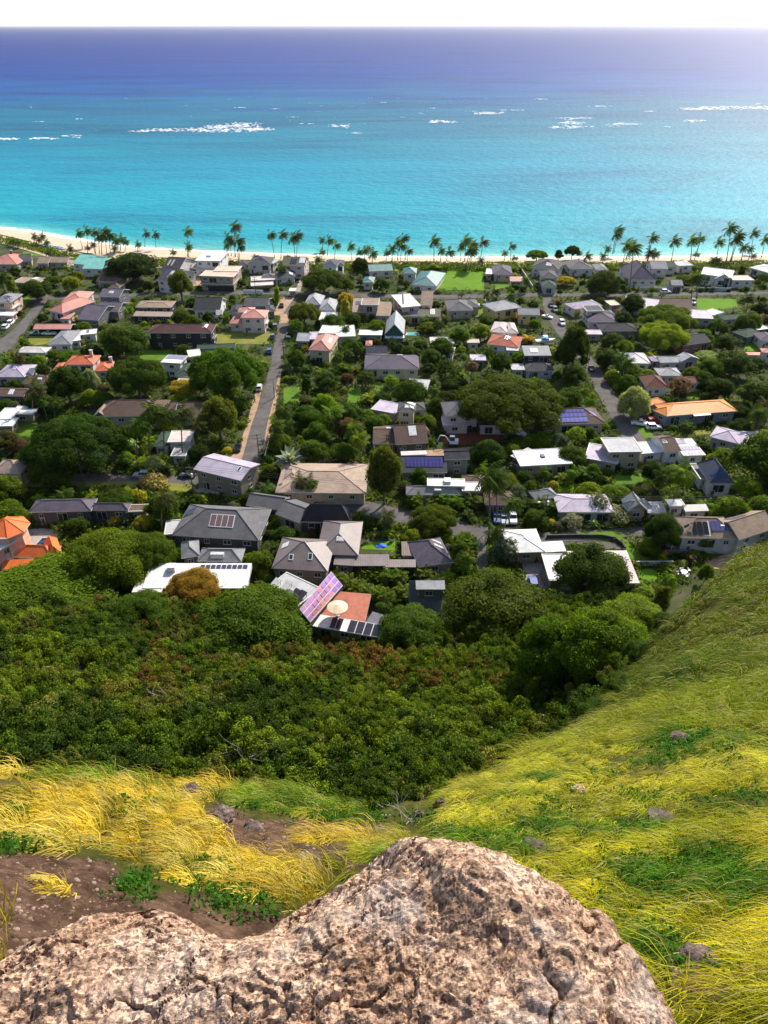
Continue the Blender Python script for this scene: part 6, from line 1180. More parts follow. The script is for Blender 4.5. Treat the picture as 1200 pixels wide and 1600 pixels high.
for a in [
    (795, 668, 178, 84, 'umbrella', (.07, .105, .01), 'giant dark olive umbrella tree in the middle of the town', 'tree'),
    (358, 624, 122, 82, 'umbrella', 'mid', 'big dark green umbrella tree left of the straight street', 'tree'),
    (220, 626, 100, 66, 'umbrella', 'deep', 'dark spreading tree just below the red-orange tiled villa', 'tree'),
    (112, 634, 66, 62, 'broad', 'dark', 'dark leafy tree beside the pale flowering shrub on the left', 'tree'),
    (148, 622, 30, 44, 'round', 'pale', 'pale green flowering tree below the red-orange villa', 'tree'),
    (128, 735, 158, 88, 'umbrella', 'dark', 'very dark broad tree shading the lower left street', 'tree'),
    (86, 762, 84, 54, 'broad', 'mid', 'round leafy tree by the lower left street behind a utility pole', 'tree'),
    (15, 790, 60, 50, 'broad', 'green', 'bright green tree at the left edge above the orange tower', 'tree'),
    (178, 906, 148, 80, 'nearround', 'green', 'large domed mango tree right of the orange villa', 'tree'),
    (238, 892, 90, 62, 'nearround', 'mid', 'domed tree between the large mango and the white-roofed house with nine panels', 'tree'),
    (85, 945, 230, 72, 'nearbroad', 'green', 'wide bright green tree at the foot of the slope below the orange villa', 'tree'),
    (395, 1008, 190, 92, 'nearround', (.09, .155, .01), 'glossy domed tree beside the violet glazed-roof house', 'tree'),
    (306, 938, 92, 50, 'nearround', 'orange', 'orange-tinged domed tree in front of the white-roofed house with nine panels', 'tree'),
    (225, 975, 90, 54, 'nearbroad', 'mid', 'green tree on the slope left of the glossy domed tree', 'tree'),
    (917, 940, 126, 92, 'nearbroad', 'deep', 'dark tree with see-through crown over the white court-house terrace', 'tree'),
    (770, 985, 176, 96, 'nearbroad', 'mid', 'wide leafy tree right of the shingle-clad hut', 'tree'),
    (640, 1010, 110, 60, 'nearbroad', 'mid', 'leafy tree below the shingle-clad hut', 'tree'),
    (930, 1058, 150, 112, 'nearbroad', 'green', 'tall leafy tree rising from the gully beside the grassy spur', 'tree'),
    (850, 1068, 120, 104, 'nearbroad', 'mid', 'dark tree in the gully left of the grassy spur', 'tree'),
    (985, 985, 110, 56, 'nearbroad', 'bright', 'bright green tree at the top of the gully by the spur', 'tree'),
    (892, 585, 66, 74, 'broad', 'dark', 'tall dark round-headed tree left of the right-hand side road', 'tree'),
    (1036, 520, 94, 44, 'umbrella', 'green', 'wide green domed tree behind the bright yellow-green one', 'tree'),
    (1031, 550, 80, 48, 'umbrella', 'lime', 'bright yellow-green domed tree in front of its darker twin', 'tree'),
    (987, 492, 46, 34, 'broad', 'dark', 'dark round tree beside the long lilac metal house', 'tree'),
    (939, 462, 54, 40, 'round', 'deep', 'clipped dark dome tree below the beach palms on the right', 'tree'),
    (476, 508, 52, 36, 'umbrella', 'warm', 'yellow-topped spreading tree at the street corner', 'tree'),
    (506, 458, 72, 38, 'umbrella', 'deep', 'broad dark tree behind the corner of the cross street', 'tree'),
    (563, 424, 30, 22, 'round', 'dark', 'round dark shrub tree between blue-slate villa and teal roof', 'tree'),
    (987, 654, 54, 52, 'round', 'pale', 'pale cream-green variegated tree beside the bright orange-roofed house', 'tree'),
    (838, 408, 36, 18, 'umbrella', 'green', 'low spreading beach tree on the sand at right of the side path', 'tree'),
    (872, 406, 18, 16, 'broad', 'dark', 'dark small beach tree left of its larger neighbour', 'tree'),
    (893, 404, 26, 20, 'umbrella', 'dark', 'dark spreading beach tree right of the sandy path', 'tree'),
    (762, 730, 58, 44, 'round', 'dark', 'round dark tree above the red soil lot', 'tree'),
    (540, 498, 18, 34, 'tall', 'yellow', 'bright yellow slender tree beside the brown-tan gallery house', 'tree'),
    (434, 475, 12, 28, 'tall', 'lime', 'yellow-green slender tree by the street corner', 'tree'),
    (290, 622, 54, 28, 'broad', 'yellow', 'yellow flowering shrub tree above the long brown hip-roofed house', 'tree'),
    (240, 760, 46, 22, 'bush', (.42, .3, .1), 'pale yellow blossoming shrub on the lower left verge', 'shrub'),
    (216, 786, 30, 22, 'bush', 'yellow', 'yellow and red croton shrub at the end of the long grey mansard house', 'shrub'),
    (346, 690, 66, 70, 'broad', 'warm', 'warm green tree on the left verge of the straight street', 'tree'),
    (355, 640, 40, 40, 'broad', 'green', 'green tree between the brown hip roof and the street', 'tree'),
    (455, 740, 60, 44, 'spiky', 'silver', 'silver fan palm beside the straight street', 'palm'),
    (510, 690, 26, 40, 'loose', 'green', 'thin green tree beside the violet solar-roofed hip house', 'tree'),
    (600, 790, 62, 96, 'broad', 'warm', 'tall yellow-green tree right of the tan-pink broad house', 'tree'),
    (655, 765, 40, 34, 'broad', 'deep', 'dark shrub tree in front of the long violet solar array', 'tree'),
    (678, 834, 84, 44, 'umbrella', 'mid', 'feathery spreading tree on the near street', 'tree'),
    (790, 880, 54, 40, 'loose', 'grey', 'pale grey-green shrubby tree left of the parking court', 'tree'),
    (1030, 860, 62, 58, 'nearbroad', 'dark', 'dark thicket tree left of the hillside deck house', 'tree'),
    (1185, 760, 110, 84, 'broad', 'deep', 'dark bushy tree at the right edge above the hillside deck house', 'tree'),
    (1186, 716, 44, 44, 'broad', 'lime', 'lime green tree at the right edge below the lilac-white hip house', 'tree'),
    (892, 826, 40, 24, 'loose', (.3, .32, .2), 'white-flowering plumeria on the near street', 'tree'),
    (965, 816, 50, 24, 'loose', (.3, .33, .2), 'white-flowering plumeria beside the pale gabled cottage', 'tree'),
    (930, 805, 46, 36, 'loose', 'grey', 'bare grey branching tree in front of the lilac low house', 'tree'),
    (1060, 620, 46, 30, 'loose', 'brown', 'brownish bare-branched tree between the two red-brown cottages', 'tree'),
    (1140, 590, 70, 44, 'broad', 'deep', 'dark tree cluster above the orange roof on the right', 'tree'),
    (1120, 625, 50, 36, 'broad', 'dark', 'dark tree right of the red-brown gabled cottage', 'tree'),
    (1175, 640, 70, 46, 'broad', 'deep', 'dark tree by the right end of the orange roof', 'tree'),
    (1165, 520, 44, 34, 'round', 'warm', 'rounded lime-topped tree by the dark green roof', 'tree'),
    (640, 632, 60, 40, 'round', 'deep', 'round mango tree left of the white hip-roofed cottage', 'tree'),
    (690, 560, 46, 34, 'broad', 'mid', 'dense tree behind the cream-walled house', 'tree'),
    (520, 520, 40, 30, 'broad', 'mid', 'leafy tree left of the white flat-roofed row', 'tree'),
    (60, 470, 60, 34, 'broad', 'deep', 'dark clipped tree group beside the flat grey-tan house', 'tree'),
    (200, 560, 90, 54, 'broad', 'deep', 'dense dark tree right of the grey-and-white angled house', 'tree'),
    (210, 440, 90, 46, 'broad', 'dark', 'dark tree mass left of the charcoal two-storey house', 'tree'),
    (285, 470, 44, 48, 'broad', 'warm', 'yellow-green tree left of the black steep-gabled house', 'tree')]:
    explicit(*a)
for k_, (px_, py_, w_, h_, l_) in enumerate([(1000, 1035, 60, 34, 'dark bush on the shoulder between the gully and the spur'), (968, 1085, 60, 34, 'dark bush lower on the gully edge of the spur'), (930, 1128, 66, 34, 'dark leafy bush at the foot of the gully edge'), (1036, 985, 46, 26, 'small dark bush high on the gully edge of the spur'), (1098, 915, 26, 34, 'bright green upright shrub on the crest of the spur'), (880, 1150, 50, 26, 'dark fern-like bush where the grass meets the gully')]):
    explicit(px_, py_, w_, h_, 'nearbroad', 'green' if k_ == 4 else 'deep', l_, 'shrub')
explicit(540, 480, 30, 24, 'broad', 'yellow', 'golden tree between the corner house and the gallery house')
# ------------------------------------------------------------ coconut palms: crown and foot read off the photo
PALMS = [(1, q) for q in [(490, 98, 515, 190), (540, 80, 550, 180), (587, 92, 598, 225), (635, 108, 636, 228), (655, 84, 668, 225), (682, 108, 690, 222), (722, 140, 716, 215), (785, 148, 782, 205), (910, 95, 905, 180), (970, 102, 975, 185), (1170, 85, 1172, 240), (1178, 178, 1180, 245), (1080, 214, 1082, 252), (215, 112, 216, 165), (262, 112, 262, 165), (437, 185, 436, 235), (545, 188, 548, 220), (290, 150, 292, 190), (110, 150, 112, 190), (860, 165, 862, 215), (580, 165, 592, 215), (300, 215, 310, 270), (715, 185, 712, 225), (75, 140, 78, 180), (240, 135, 244, 180), (755, 130, 752, 200), (615, 118, 622, 222)]]
PALMS += [(2, q) for q in [(265, 55, 270, 240), (222, 125, 226, 236), (240, 150, 246, 236), (214, 172, 218, 230), (288, 142, 290, 275), (300, 185, 296, 280), (490, 106, 515, 250), (565, 102, 556, 255), (630, 125, 645, 250), (663, 106, 654, 250), (812, 136, 816, 195), (857, 138, 846, 235), (900, 170, 890, 265), (812, 212, 812, 260), (988, 178, 1000, 265), (1045, 212, 1044, 265), (1080, 205, 1078, 265), (1130, 222, 1126, 300), (785, 255, 788, 310), (597, 245, 600, 280), (395, 245, 396, 270), (1100, 190, 1102, 250)]]
PALMS += [(3, q) for q in [(126, 125, 132, 260), (85, 152, 86, 262), (50, 190, 50, 270), (310, 146, 312, 270), (358, 204, 354, 270), (412, 208, 372, 320), (478, 182, 478, 270), (510, 142, 504, 270), (560, 162, 526, 300), (545, 198, 540, 320), (620, 152, 604, 265), (755, 218, 752, 265), (798, 178, 790, 262), (816, 252, 812, 280), (15, 218, 14, 270), (152, 205, 146, 290), (605, 262, 608, 320), (110, 180, 104, 280), (540, 198, 508, 330)]]
PALMS += [(4, q) for q in [(270, 72, 238, 215), (250, 108, 230, 222), (198, 190, 200, 250), (70, 240, 58, 330), (320, 172, 275, 372), (352, 188, 332, 462), (482, 126, 440, 292), (465, 216, 442, 300), (500, 224, 482, 292), (615, 146, 596, 270), (727, 140, 716, 266), (782, 128, 760, 200), (755, 226, 740, 262), (892, 152, 878, 262), (966, 66, 940, 270), (1022, 106, 972, 268), (998, 134, 966, 266), (1050, 182, 1034, 262), (1092, 192, 1080, 256), (1112, 96, 1094, 200), (1182, 136, 1160, 244), (20, 220, 18, 260), (170, 235, 165, 300), (1110, 235, 1110, 275), (860, 258, 862, 300), (890, 260, 886, 300)]]
TOWNPALM = [(5, q) for q in [(940, 388, 936, 700), (1025, 434, 1030, 722), (1132, 424, 1146, 722), (862, 480, 858, 745), (205, 258, 208, 452), (340, 345, 342, 445), (105, 70, 135, 190), (235, 250, 225, 330)]] + \
    [(6, q) for q in [(512, 490, 520, 645), (1000, 520, 1010, 690), (620, 40, 610, 110), (960, 30, 950, 125), (40, 480, 38, 640), (700, 320, 690, 372), (905, 55, 902, 150)]] + \
    [(2, q) for q in [(868, 684, 868, 730), (955, 690, 956, 762), (745, 432, 742, 480), (720, 410, 716, 470), (560, 320, 566, 400), (300, 635, 296, 690), (385, 625, 380, 660), (660, 650, 656, 700), (950, 795, 952, 870)]] + \
    [(3, q) for q in [(690, 462, 676, 580), (784, 488, 776, 592), (740, 580, 736, 630), (480, 470, 482, 510), (640, 475, 640, 540), (655, 820, 650, 900)]] + \
    [(4, q) for q in [(870, 650, 862, 772), (950, 745, 946, 800), (1010, 770, 1004, 830), (730, 375, 722, 500), (755, 375, 750, 502), (460, 480, 462, 515), (535, 480, 534, 505)]] + \
    [(8, q) for q in [(310, 100, 318, 232), (1150, 410, 1140, 545), (280, 60, 284, 170), (1190, 360, 1186, 480), (700, 590, 702, 650)]] + \
    [(10, q) for q in [(212, 225, 216, 480), (1075, 132, 1072, 242), (1138, 136, 1134, 238), (945, 185, 942, 246), (870, 160, 866, 215)]] + \
    [(12, q) for q in [(655, 175, 652, 585), (795, 340, 728, 600), (700, 230, 702, 470), (690, 520, 696, 640), (20, 420, 24, 520)]] + \
    [(14, q) for q in [(718, 668, 704, 778)]]
def palm(crop, q, label, group):
    ox, oy, sc = ORG[crop]; tx, ty, bx, by = [v / sc for v in q]; tx += ox; bx += ox; ty += oy; by += oy
    b = G(bx, by, 0); r_ = ray(tx, ty); t = b.y / r_.y; hub = Vector((r_.x * t, b.y, CAMZ + r_.z * t)); h = max(2.2, hub.z); dx = hub.x - b.x
    var = 0 if h > 10.5 else (2 if h > 6.5 else 4)
    if dx < 0: var += 1
    kd = KIND['palm'][var]; s_ = h / kd['hub']; s_xy = max(s_, .85) if h < 6 else min(max(s_, .8), 1.25)
    o = empty('coconut_palm', b, rng.uniform(-.35, .35)); o.scale = (s_xy, s_xy, s_)
    o.rotation_euler = (0, math.atan2(dx - kd['lean'] * s_xy, h), rng.uniform(-.3, .3)); o.rotation_mode = 'XYZ'
    link('trunk', kd['trunk'], o); c = tuple(v * rng.uniform(.85, 1.15) for v in rng.choice([FC['deep'], FC['deep'], FC['mid'], FC['olive']]))
    link('crown', kd['crown'], o, color=c); tag(o, label, 'palm tree', group); return o, h, b
near_h = lambda p, k=0: sorted(houses, key=lambda hh: (hh[1] - Vector((p[0], p[1], 0))).length)[k]
def side_word(p, q):
    a, b = proj((p[0], p[1], 0)), proj(tuple(q)); dx, dy = a[0] - b[0], a[1] - b[1]
    if abs(dx) > abs(dy) * 1.6: return 'right of' if dx > 0 else 'left of'
    return 'in front of' if dy > 0 else 'behind'
def auto_label(desc, loc):
    for k in range(4):
        s_, q = near_h(loc, k); l = f'{desc} {side_word(loc, q)} the {s_}'
        if l not in used_labels and len(l.split()) <= 16: used_labels[l] = 1; return l
    for k in range(5):
        for j in range(5):
            if j == k: continue
            (s1, q1), (s2, q2) = near_h(loc, k), near_h(loc, j); l = f'{desc} between the {s1} and {s2}' if j < k + 3 else f'{desc} near the {s1}, {side_word(loc, q2)} the {s2}'
            if l not in used_labels and len(l.split()) <= 16: used_labels[l] = 1; return l
    return None
npl = 0
for i, (cr, q) in enumerate(PALMS):
    o, h, b = palm(cr, q, None, 'coconut palms along the beach')
    tw_ = 'tall slender' if h > 13 else ('tall' if h > 9.5 else ('middling' if h > 6 else 'short'))
    ln_ = ' leaning' if abs(o.rotation_euler.y) > .1 else ''
    opts = [f'{tw_}{ln_} coconut palm on the beach edge']
    l = auto_label(f'{tw_}{ln_} beach palm', b) or auto_label(f'{tw_}{ln_} wind-swept coconut palm', b) or f'{tw_}{ln_} beach palm with windswept fronds against the lagoon'
    o['label'] = l
for i, (cr, q) in enumerate(TOWNPALM):
    o, h, b = palm(cr, q, None, 'coconut palms among the houses')
    tw_ = 'tall slender' if h > 11 else ('tall' if h > 8 else 'short')
    o['label'] = auto_label(f'{tw_} garden palm', b) or auto_label(f'{tw_} coconut palm', b) or f'{tw_} coconut palm in a garden'
# feathery palm hedge behind the violet glazed-roof house and other palm rows
for row, n, grp, lab in [([(428, 908), (500, 918), (545, 926), (610, 945), (650, 940), (700, 915)], 34, 'feathery palms of the near hedge', 'feathery green palm in the dense hedge behind the violet glazed-roof house'),
                         ([(720, 900), (735, 870), (722, 850)], 9, 'palms in the lane hedge', 'feathery palm in the row beside the weathered dark shingled house'),
                         ([(560, 905), (620, 915), (690, 900)], 14, 'feathery palms of the near hedge', 'feathery green palm in the dense hedge behind the violet glazed-roof house'),
                         ([(630, 790), (700, 795), (760, 800)], 16, 'feathery palms behind the near street', 'feathery palm in the hedge below the grey house with white roof decks'),
                         ([(835, 800), (880, 806), (920, 800)], 13, 'feathery palms by the lilac low house', 'feathery palm in the hedge in front of the grey and lilac low house'),
                         ([(560, 500), (600, 505), (640, 508), (700, 505)], 16, 'feathery palms in mid town', 'feathery palm in the row below the peach terrace house'),
                         ([(500, 590), (545, 585), (600, 590)], 10, 'feathery palms above the cream-walled house', 'feathery palm in the row left of the cream-walled house')]:
    ls = [math.dist(row[k], row[k + 1]) for k in range(len(row) - 1)]; tot = sum(ls)
    for i in range(n):
        d_ = (i + rng.uniform(.2, .8)) / n * tot; k = 0
        while k < len(ls) - 1 and d_ > ls[k]: d_ -= ls[k]; k += 1
        f = d_ / ls[k]; x = row[k][0] + (row[k + 1][0] - row[k][0]) * f; y = row[k][1] + (row[k + 1][1] - row[k][1]) * f + rng.uniform(-3, 3)
        loc = hill_pt(x, y); 
        if not free_ground(loc.x, loc.y, .3): continue
        s_ = rng.uniform(.85, 1.3); plant('clump', loc, s_, s_ * rng.uniform(.9, 1.2), FC[rng.choice(['green', 'mid', 'warm', 'green'])], lab, 'palm', grp)
        sl, m_ = crown_mask(loc, 1.7 * s_, 3.6 * s_)
        if m_ is not None: covered[sl] |= m_
# ------------------------------------------------------------ garden trees and shrubs fill what the photo shows as green
region = (gym > 413) & ((gym < 930) | ((gym < 960) & (gxm > 560))) & ~inpoly(gxm, gym, [(640, 1330), (1000, 1000), (1022, 945), (1110, 880), (1250, 815), (1250, 1330)])
beachband = inpoly(gxm, gym, [(0, 340), (1200, 340), (1200, 400), (850, 404), (450, 402), (160, 398), (110, 394), (60, 380), (0, 368)]); region &= ~beachband
zone_tone = lambda x, y: fbm(np.array([[x / 130, y / 90, 0]]), 3, 5)[0]
nT = {'tree': 0, 'shrub': 0}
sizes = [4.8, 4.2, 3.6, 3.0, 2.5, 2.1, 1.6, 1.2]
def kind_for(Rm):
    if Rm >= 4.6: return rng.choice(['broad', 'broad', 'umbrella', 'broad', 'round'])
    if Rm >= 2.6: return rng.choice(['broad', 'broad', 'broad', 'loose', 'gpalm', 'gpalm', 'round'])
    if Rm >= 2.0: return rng.choice(['broad', 'tall', 'gpalm', 'clump', 'gpalm'])
    return rng.choice(['bush', 'bush', 'bush', 'clump', 'spiky', 'bush'])
attempt = 0
while attempt < 5200:
    attempt += 1
    todo = region & ~covered & ~prot
    if attempt % 40 == 1:
        ys_, xs_ = np.nonzero(todo)
        if len(ys_) < 900: break
    k = rng.randrange(len(ys_)); x, y = xs_[k] * 2 + 1, ys_[k] * 2 + 1
    if covered[ys_[k], xs_[k]]: continue
    frac = attempt / 5200; done = False
    st = 0 if frac < .25 else (2 if frac < .5 else 3)
    for Rm in sizes[st:]:
        if y < 432 and Rm > 2.2: continue
        if rng.random() < .45 and Rm > 2: continue
        small = Rm < 2.0
        if small and nT['shrub'] > 285: continue
        if not small and nT['tree'] > 235: continue
        kd = kind_for(Rm); Hm = {'umbrella': Rm * .8, 'round': Rm * 1.35, 'broad': Rm * 1.5, 'loose': Rm * 1.7, 'tall': Rm * 3.2, 'gpalm': Rm * 2.6, 'bush': Rm * 1.15, 'clump': Rm * 1.9, 'spiky': Rm * 1.3}[kd] * rng.uniform(.85, 1.15)
        # ground point whose crown centre falls on the pixel
        g0 = G(x, y, Hm * .55); loc = Vector((g0.x, g0.y, 0)); hz = float(hill_z([loc.x], [loc.y])[0]); loc.z = max(0, hz)
        if loc.z > 6: continue
        if not free_ground(loc.x, loc.y, .3 if small else 1.0): continue
        sl, m_ = crown_mask(loc, Rm, Hm)
        if m_ is None: continue
        dist = math.hypot(loc.x, loc.y); hid = (m_ & prot[sl] & (pdist[sl] > dist - Rm)).sum() / max(1, m_.sum())
        if hid > .05: continue
        v_ = rng.randrange(len(KIND[kd])); kk = KIND[kd][v_]; tone = zone_tone(x, y) + rng.gauss(0, .35)
        cn = 'dark' if tone < -.3 else 'deep' if tone < .02 else 'mid' if tone < .28 else 'green' if tone < .6 else 'bright'
        if rng.random() < .12: cn = rng.choice(['lime', 'yellow', 'olive', 'grey', 'pale', 'brown', 'warm'])
        if small and rng.random() < .3: cn = rng.choice(['green', 'bright', 'lime', 'warm', 'yellow', 'grey'])
        word = {'dark': 'very dark', 'deep': 'dark green', 'mid': 'green', 'green': 'fresh green', 'bright': 'bright green', 'lime': 'lime green', 'yellow': 'yellow', 'olive': 'olive', 'grey': 'grey-green', 'pale': 'pale green', 'brown': 'brownish', 'warm': 'yellow-green'}[cn]
        szw = 'large' if Rm > 4.6 else '' if Rm > 2.9 else 'small'
        noun = {'umbrella': 'spreading tree', 'round': 'domed tree', 'broad': 'leafy tree', 'loose': 'thin-crowned tree', 'tall': 'upright tree', 'gpalm': 'garden palm', 'bush': 'shrub', 'clump': 'feathery palm clump', 'spiky': 'spiky plant'}[kd]
        desc = ' '.join(w_ for w_ in ((szw if not small else ''), word, noun) if w_)
        lab = auto_label(desc, loc)
        if lab is None: continue
        cat = 'shrub' if kd in ('bush', 'spiky') else ('palm' if kd in ('clump', 'gpalm') else 'tree')
        plant(kd, loc, Rm / kk['R'], Hm / kk['H'], FC[cn], lab, cat, 'garden shrubs' if small else 'palms among the houses' if kd == 'gpalm' else 'trees among the houses', var=v_)
        covered[sl] |= m_; tree_list.append((loc.x, loc.y, Rm)); nT['shrub' if small else 'tree'] += 1; done = True; break
print('fill', nT, attempt, int((region & ~covered & ~prot).sum()), int(region.sum()))
# ------------------------------------------------------------ low undergrowth between the gardens
ys_, xs_ = np.nonzero(region & ~prot)
pk = nr.choice(len(ys_), 15000); gx_ = xs_[pk] * 2 + nr.uniform(0, 2, len(pk)); gy_ = ys_[pk] * 2 + nr.uniform(0, 2, len(pk))
V = []; T = []
for x, y in zip(gx_, gy_):
    p = G(x, y, .3)
    if not free_ground(p.x, p.y, .15): continue
    if float(p.y) < 118 and hill_z([p.x], [p.y])[0] > 1: continue
    n = 11; s_ = .5 + .45 * rng.random(); sp = .55 + .8 * rng.random()
    d = unit(nr.normal(size=(n, 3)) + np.array([0, 0, .7])); pos = np.array([p.x, p.y, .15]) + d * sp * np.array([1, 1, .8]); pos[:, 2] = np.maximum(pos[:, 2], .08)
    V.append(leaf_quads(pos, unit(d + nr.normal(0, .4, d.shape)), s_, nr)); c = np.array(FC[rng.choice(['deep', 'mid', 'mid', 'green', 'olive', 'dark', 'warm', 'bright'])])
    T.append(c * nr.uniform(.7, 1.3, (n, 1)))
tag(link('undergrowth', quads_mesh('undergrowth', np.concatenate(V), np.concatenate(T), M['leaf']), color=(1, 1, 1)), kind='stuff')
# beach-front ground cover
V = []; T = []
for k in range(5200):
    x = rng.uniform(-20, 1220); vy_ = np.interp(x, [p[0] for p in veg_px], [p[1] for p in veg_px]); y = vy_ + rng.uniform(1.0, 11) 
    p = G(x, y, .3)
    if not free_ground(p.x, p.y, .15): continue
    n = 10; d = unit(nr.normal(size=(n, 3)) + np.array([0, 0, .6])); pos = np.array([p.x, p.y, .2]) + d * (.9 + 1.2 * rng.random() ** 2)
    pos[:, 2] = np.maximum(pos[:, 2], .1); V.append(leaf_quads(pos, unit(d + nr.normal(0, .4, d.shape)), .8, nr)); c = np.array(FC[rng.choice(['mid', 'green', 'bright', 'deep', 'warm'])]); T.append(c * nr.uniform(.7, 1.3, (n, 1)))
tag(link('beach_shrubbery', quads_mesh('beach_shrubbery', np.concatenate(V), np.concatenate(T), M['leaf']), color=(1, 1, 1)), kind='stuff')
# ------------------------------------------------------------ scrub on the slope below the lookout
spur = [(690, 1300), (690, 1235), (705, 1222), (760, 1195), (850, 1157), (905, 1125), (935, 1085), (965, 1040), (1000, 985), (1018, 945), (1060, 905), (1110, 885), (1150, 864), (1200, 843), (1290, 800), (1300, 1700), (640, 1700)]
brow = [(-520, 1178), (-100, 1190), (0, 1187), (110, 1193), (220, 1208), (330, 1216), (440, 1214), (500, 1240), (570, 1265), (640, 1300), (640, 1700), (-520, 1700)]
g = np.random.default_rng(99)
def scatter(n, az0, az1, r0, r1):
    az = g.uniform(R(az0), R(az1), n); lr = g.uniform(math.log(r0), math.log(r1), n); rr = np.exp(lr)
    x = np.sin(az) * rr; y = np.cos(az) * rr; return x, y, np.maximum(hill_z(x, y), -.1)
x, y, z = scatter(12000, -52, 30, 40, 128)
qx, qy, qd = projN(np.stack([x, y, z], 1))
ok = (qx > -480) & (qx < 1080) & (qy < 1330) & (qy > 905) & ~inpoly(qx - 16 + 26 * fbm(np.stack([x / 4, y / 4, x * 0], 1), 2, 19), qy + 8, spur) & ~((qy < 930) & (qx > 150) & (qx < 990)) & ~inpoly(qx, qy, [(405, 960), (520, 880), (720, 880), (720, 975), (610, 1000), (490, 985)])
x, y, z = x[ok], y[ok], z[ok]; qx, qy, qd = qx[ok], qy[ok], qd[ok]
zone = fbm(np.stack([x / 14, y / 14, x * 0], 1), 3, 17); zone2 = fbm(np.stack([x / 5, y / 5, x * 0], 1), 3, 18)
redz = np.exp(-(((qx - 560) / 260) ** 2 + ((qy - 1050) / 45) ** 2)) + .8 * np.exp(-(((qx - 280) / 160) ** 2 + ((qy - 1040) / 60) ** 2)) + .5 * np.exp(-(((qx - 650) / 100) ** 2 + ((qy - 1040) / 30) ** 2))
def wild_lobes(s_):
    q = np.random.default_rng(s_); return [(q.normal(0, .85), q.normal(0, .85), q.uniform(.15, 1.3), q.uniform(.32, .72)) for _ in range(12)]
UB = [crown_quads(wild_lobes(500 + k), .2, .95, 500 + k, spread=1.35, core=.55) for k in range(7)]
kp = np.argsort(-g.random(len(x))); V = []; T = []; nbush = 0
def pal(i):
    t = zone[i] + g.normal(0, .35); r_ = g.random()
    c = np.array((.033, .062, .007) if t < -.22 else (.06, .105, .008) if t < .2 else (.105, .155, .01))
    if r_ < .02 + .4 * redz[i] * (.5 + zone2[i]): c = np.array((.12, .075, .02) if g.random() < .4 else (.11, .105, .015))
    elif r_ > .94: c = np.array((.13, .15, .03))
    return c * g.uniform(.75, 1.35)
grid_ = {}
for i in kp:
    rad = g.uniform(1.0, 2.5) if g.random() < .6 else g.uniform(.7, 1.1); cell = (int(x[i] // 3), int(y[i] // 3)); ok_ = True
    for a in (-1, 0, 1):
        for b in (-1, 0, 1):
            for (X2, Y2, R2) in grid_.get((cell[0] + a, cell[1] + b), ()):
                if math.hypot(x[i] - X2, y[i] - Y2) < .4 * (rad + R2): ok_ = False
    if ok_:
        grid_.setdefault(cell, []).append((x[i], y[i], rad)); nbush += 1
        q, tq = UB[int(g.integers(7))]; s_ = rad / 1.9; a = g.uniform(0, 6.28); ca, sa = math.cos(a), math.sin(a); hz = s_ * g.uniform(.8, 1.5)
        w_ = np.stack([q[..., 0] * ca - q[..., 1] * sa, q[..., 0] * sa + q[..., 1] * ca, q[..., 2]], -1) * np.array([s_, s_, hz]) + np.array([x[i], y[i], z[i] - .1]); V.append(w_); T.append(tq * pal(i))
    elif g.random() < .6:
        n = 14; d = unit(g.normal(size=(n, 3)) + np.array([0, 0, .6])); pos = np.array([x[i], y[i], z[i] + .25]) + d * g.uniform(.4, .9); V.append(leaf_quads(pos, unit(d + g.normal(0, .6, d.shape)), .3, g, .6)); T.append(pal(i) * g.uniform(.6, 1.2, (n, 1)))
print('bushes', nbush)
scr = quads_mesh('scrub', np.concatenate(V), np.concatenate(T), leaf_mat('scrub_leaf', .25)); tag(link('scrub', scr, color=(1.22, 1.15, .95)), kind='stuff')
print('scrub', len(scr.polygons))

# wooded gardens beyond the sides of the view
V2 = []; T2 = []
for k in range(420):
    px, py = (g.uniform(-380, -25) if k % 2 else g.uniform(1235, 1560)), 425 + 470 * g.random() ** .8
    p = G(px, py, 0)
    if float(hill_z([p.x], [p.y])[0]) > .5 and px > 600: continue
    q, tq = UB[int(g.integers(7))]; s_ = g.uniform(1.6, 3.4); V2.append(q * np.array([s_, s_, s_ * 1.3]) + np.array([p.x, p.y, .3])); T2.append(tq * np.array(FC[['deep', 'mid', 'green', 'mid'][k % 4]]))
tag(link('woods', quads_mesh('woods', np.concatenate(V2), np.concatenate(T2), M['leaf']), color=(1, 1, 1)), kind='stuff')
# ------------------------------------------------------------ wind-blown grass
def hill_normal(x, y):
    e = .08; zx = (hill_z(x + e, y, False) - hill_z(x - e, y, False)) / (2 * e); zy = (hill_z(x, y + e, False) - hill_z(x, y - e, False)) / (2 * e)
    return unit(np.stack([-zx, -zy, np.ones(len(x))], 1))
def grass(x, y, z, length, width, wind, tint, spread=.35, lift=1.0, segs=4, clump=None):
    n = len(x); nm = hill_normal(x, y); p = np.stack([x, y, z], 1)
    d = unit(np.array([0, 0, .55]) * lift + nm * .55 * lift + wind * .35 + g.normal(0, spread, (n, 3)))
    side = unit(np.cross(d, wind + g.normal(0, .5, (n, 3)))); st = (length / segs)[:, None]; Q = []
    for k in range(segs):
        d2 = unit(d + wind * (.42 + .22 * k) + np.array([0, 0, -.13 - .12 * k])); p2 = p + d2 * st
        w0 = (width * (1 - k / segs) ** .7)[:, None]; w1 = (width * (1 - (k + 1) / segs) ** .7)[:, None]
        Q.append(np.stack([p - side * w0, p + side * w0, p2 + side * w1, p2 - side * w1], 1)); p = p2; d = d2
    return np.concatenate(Q), np.tile(tint, (segs, 1))
WIND = unit(np.array([[-1.0, -.42, -.1]]))[0]
GV, GT = [], []
def px_of(x, y, z): return projN(np.stack([x, y, z], 1))
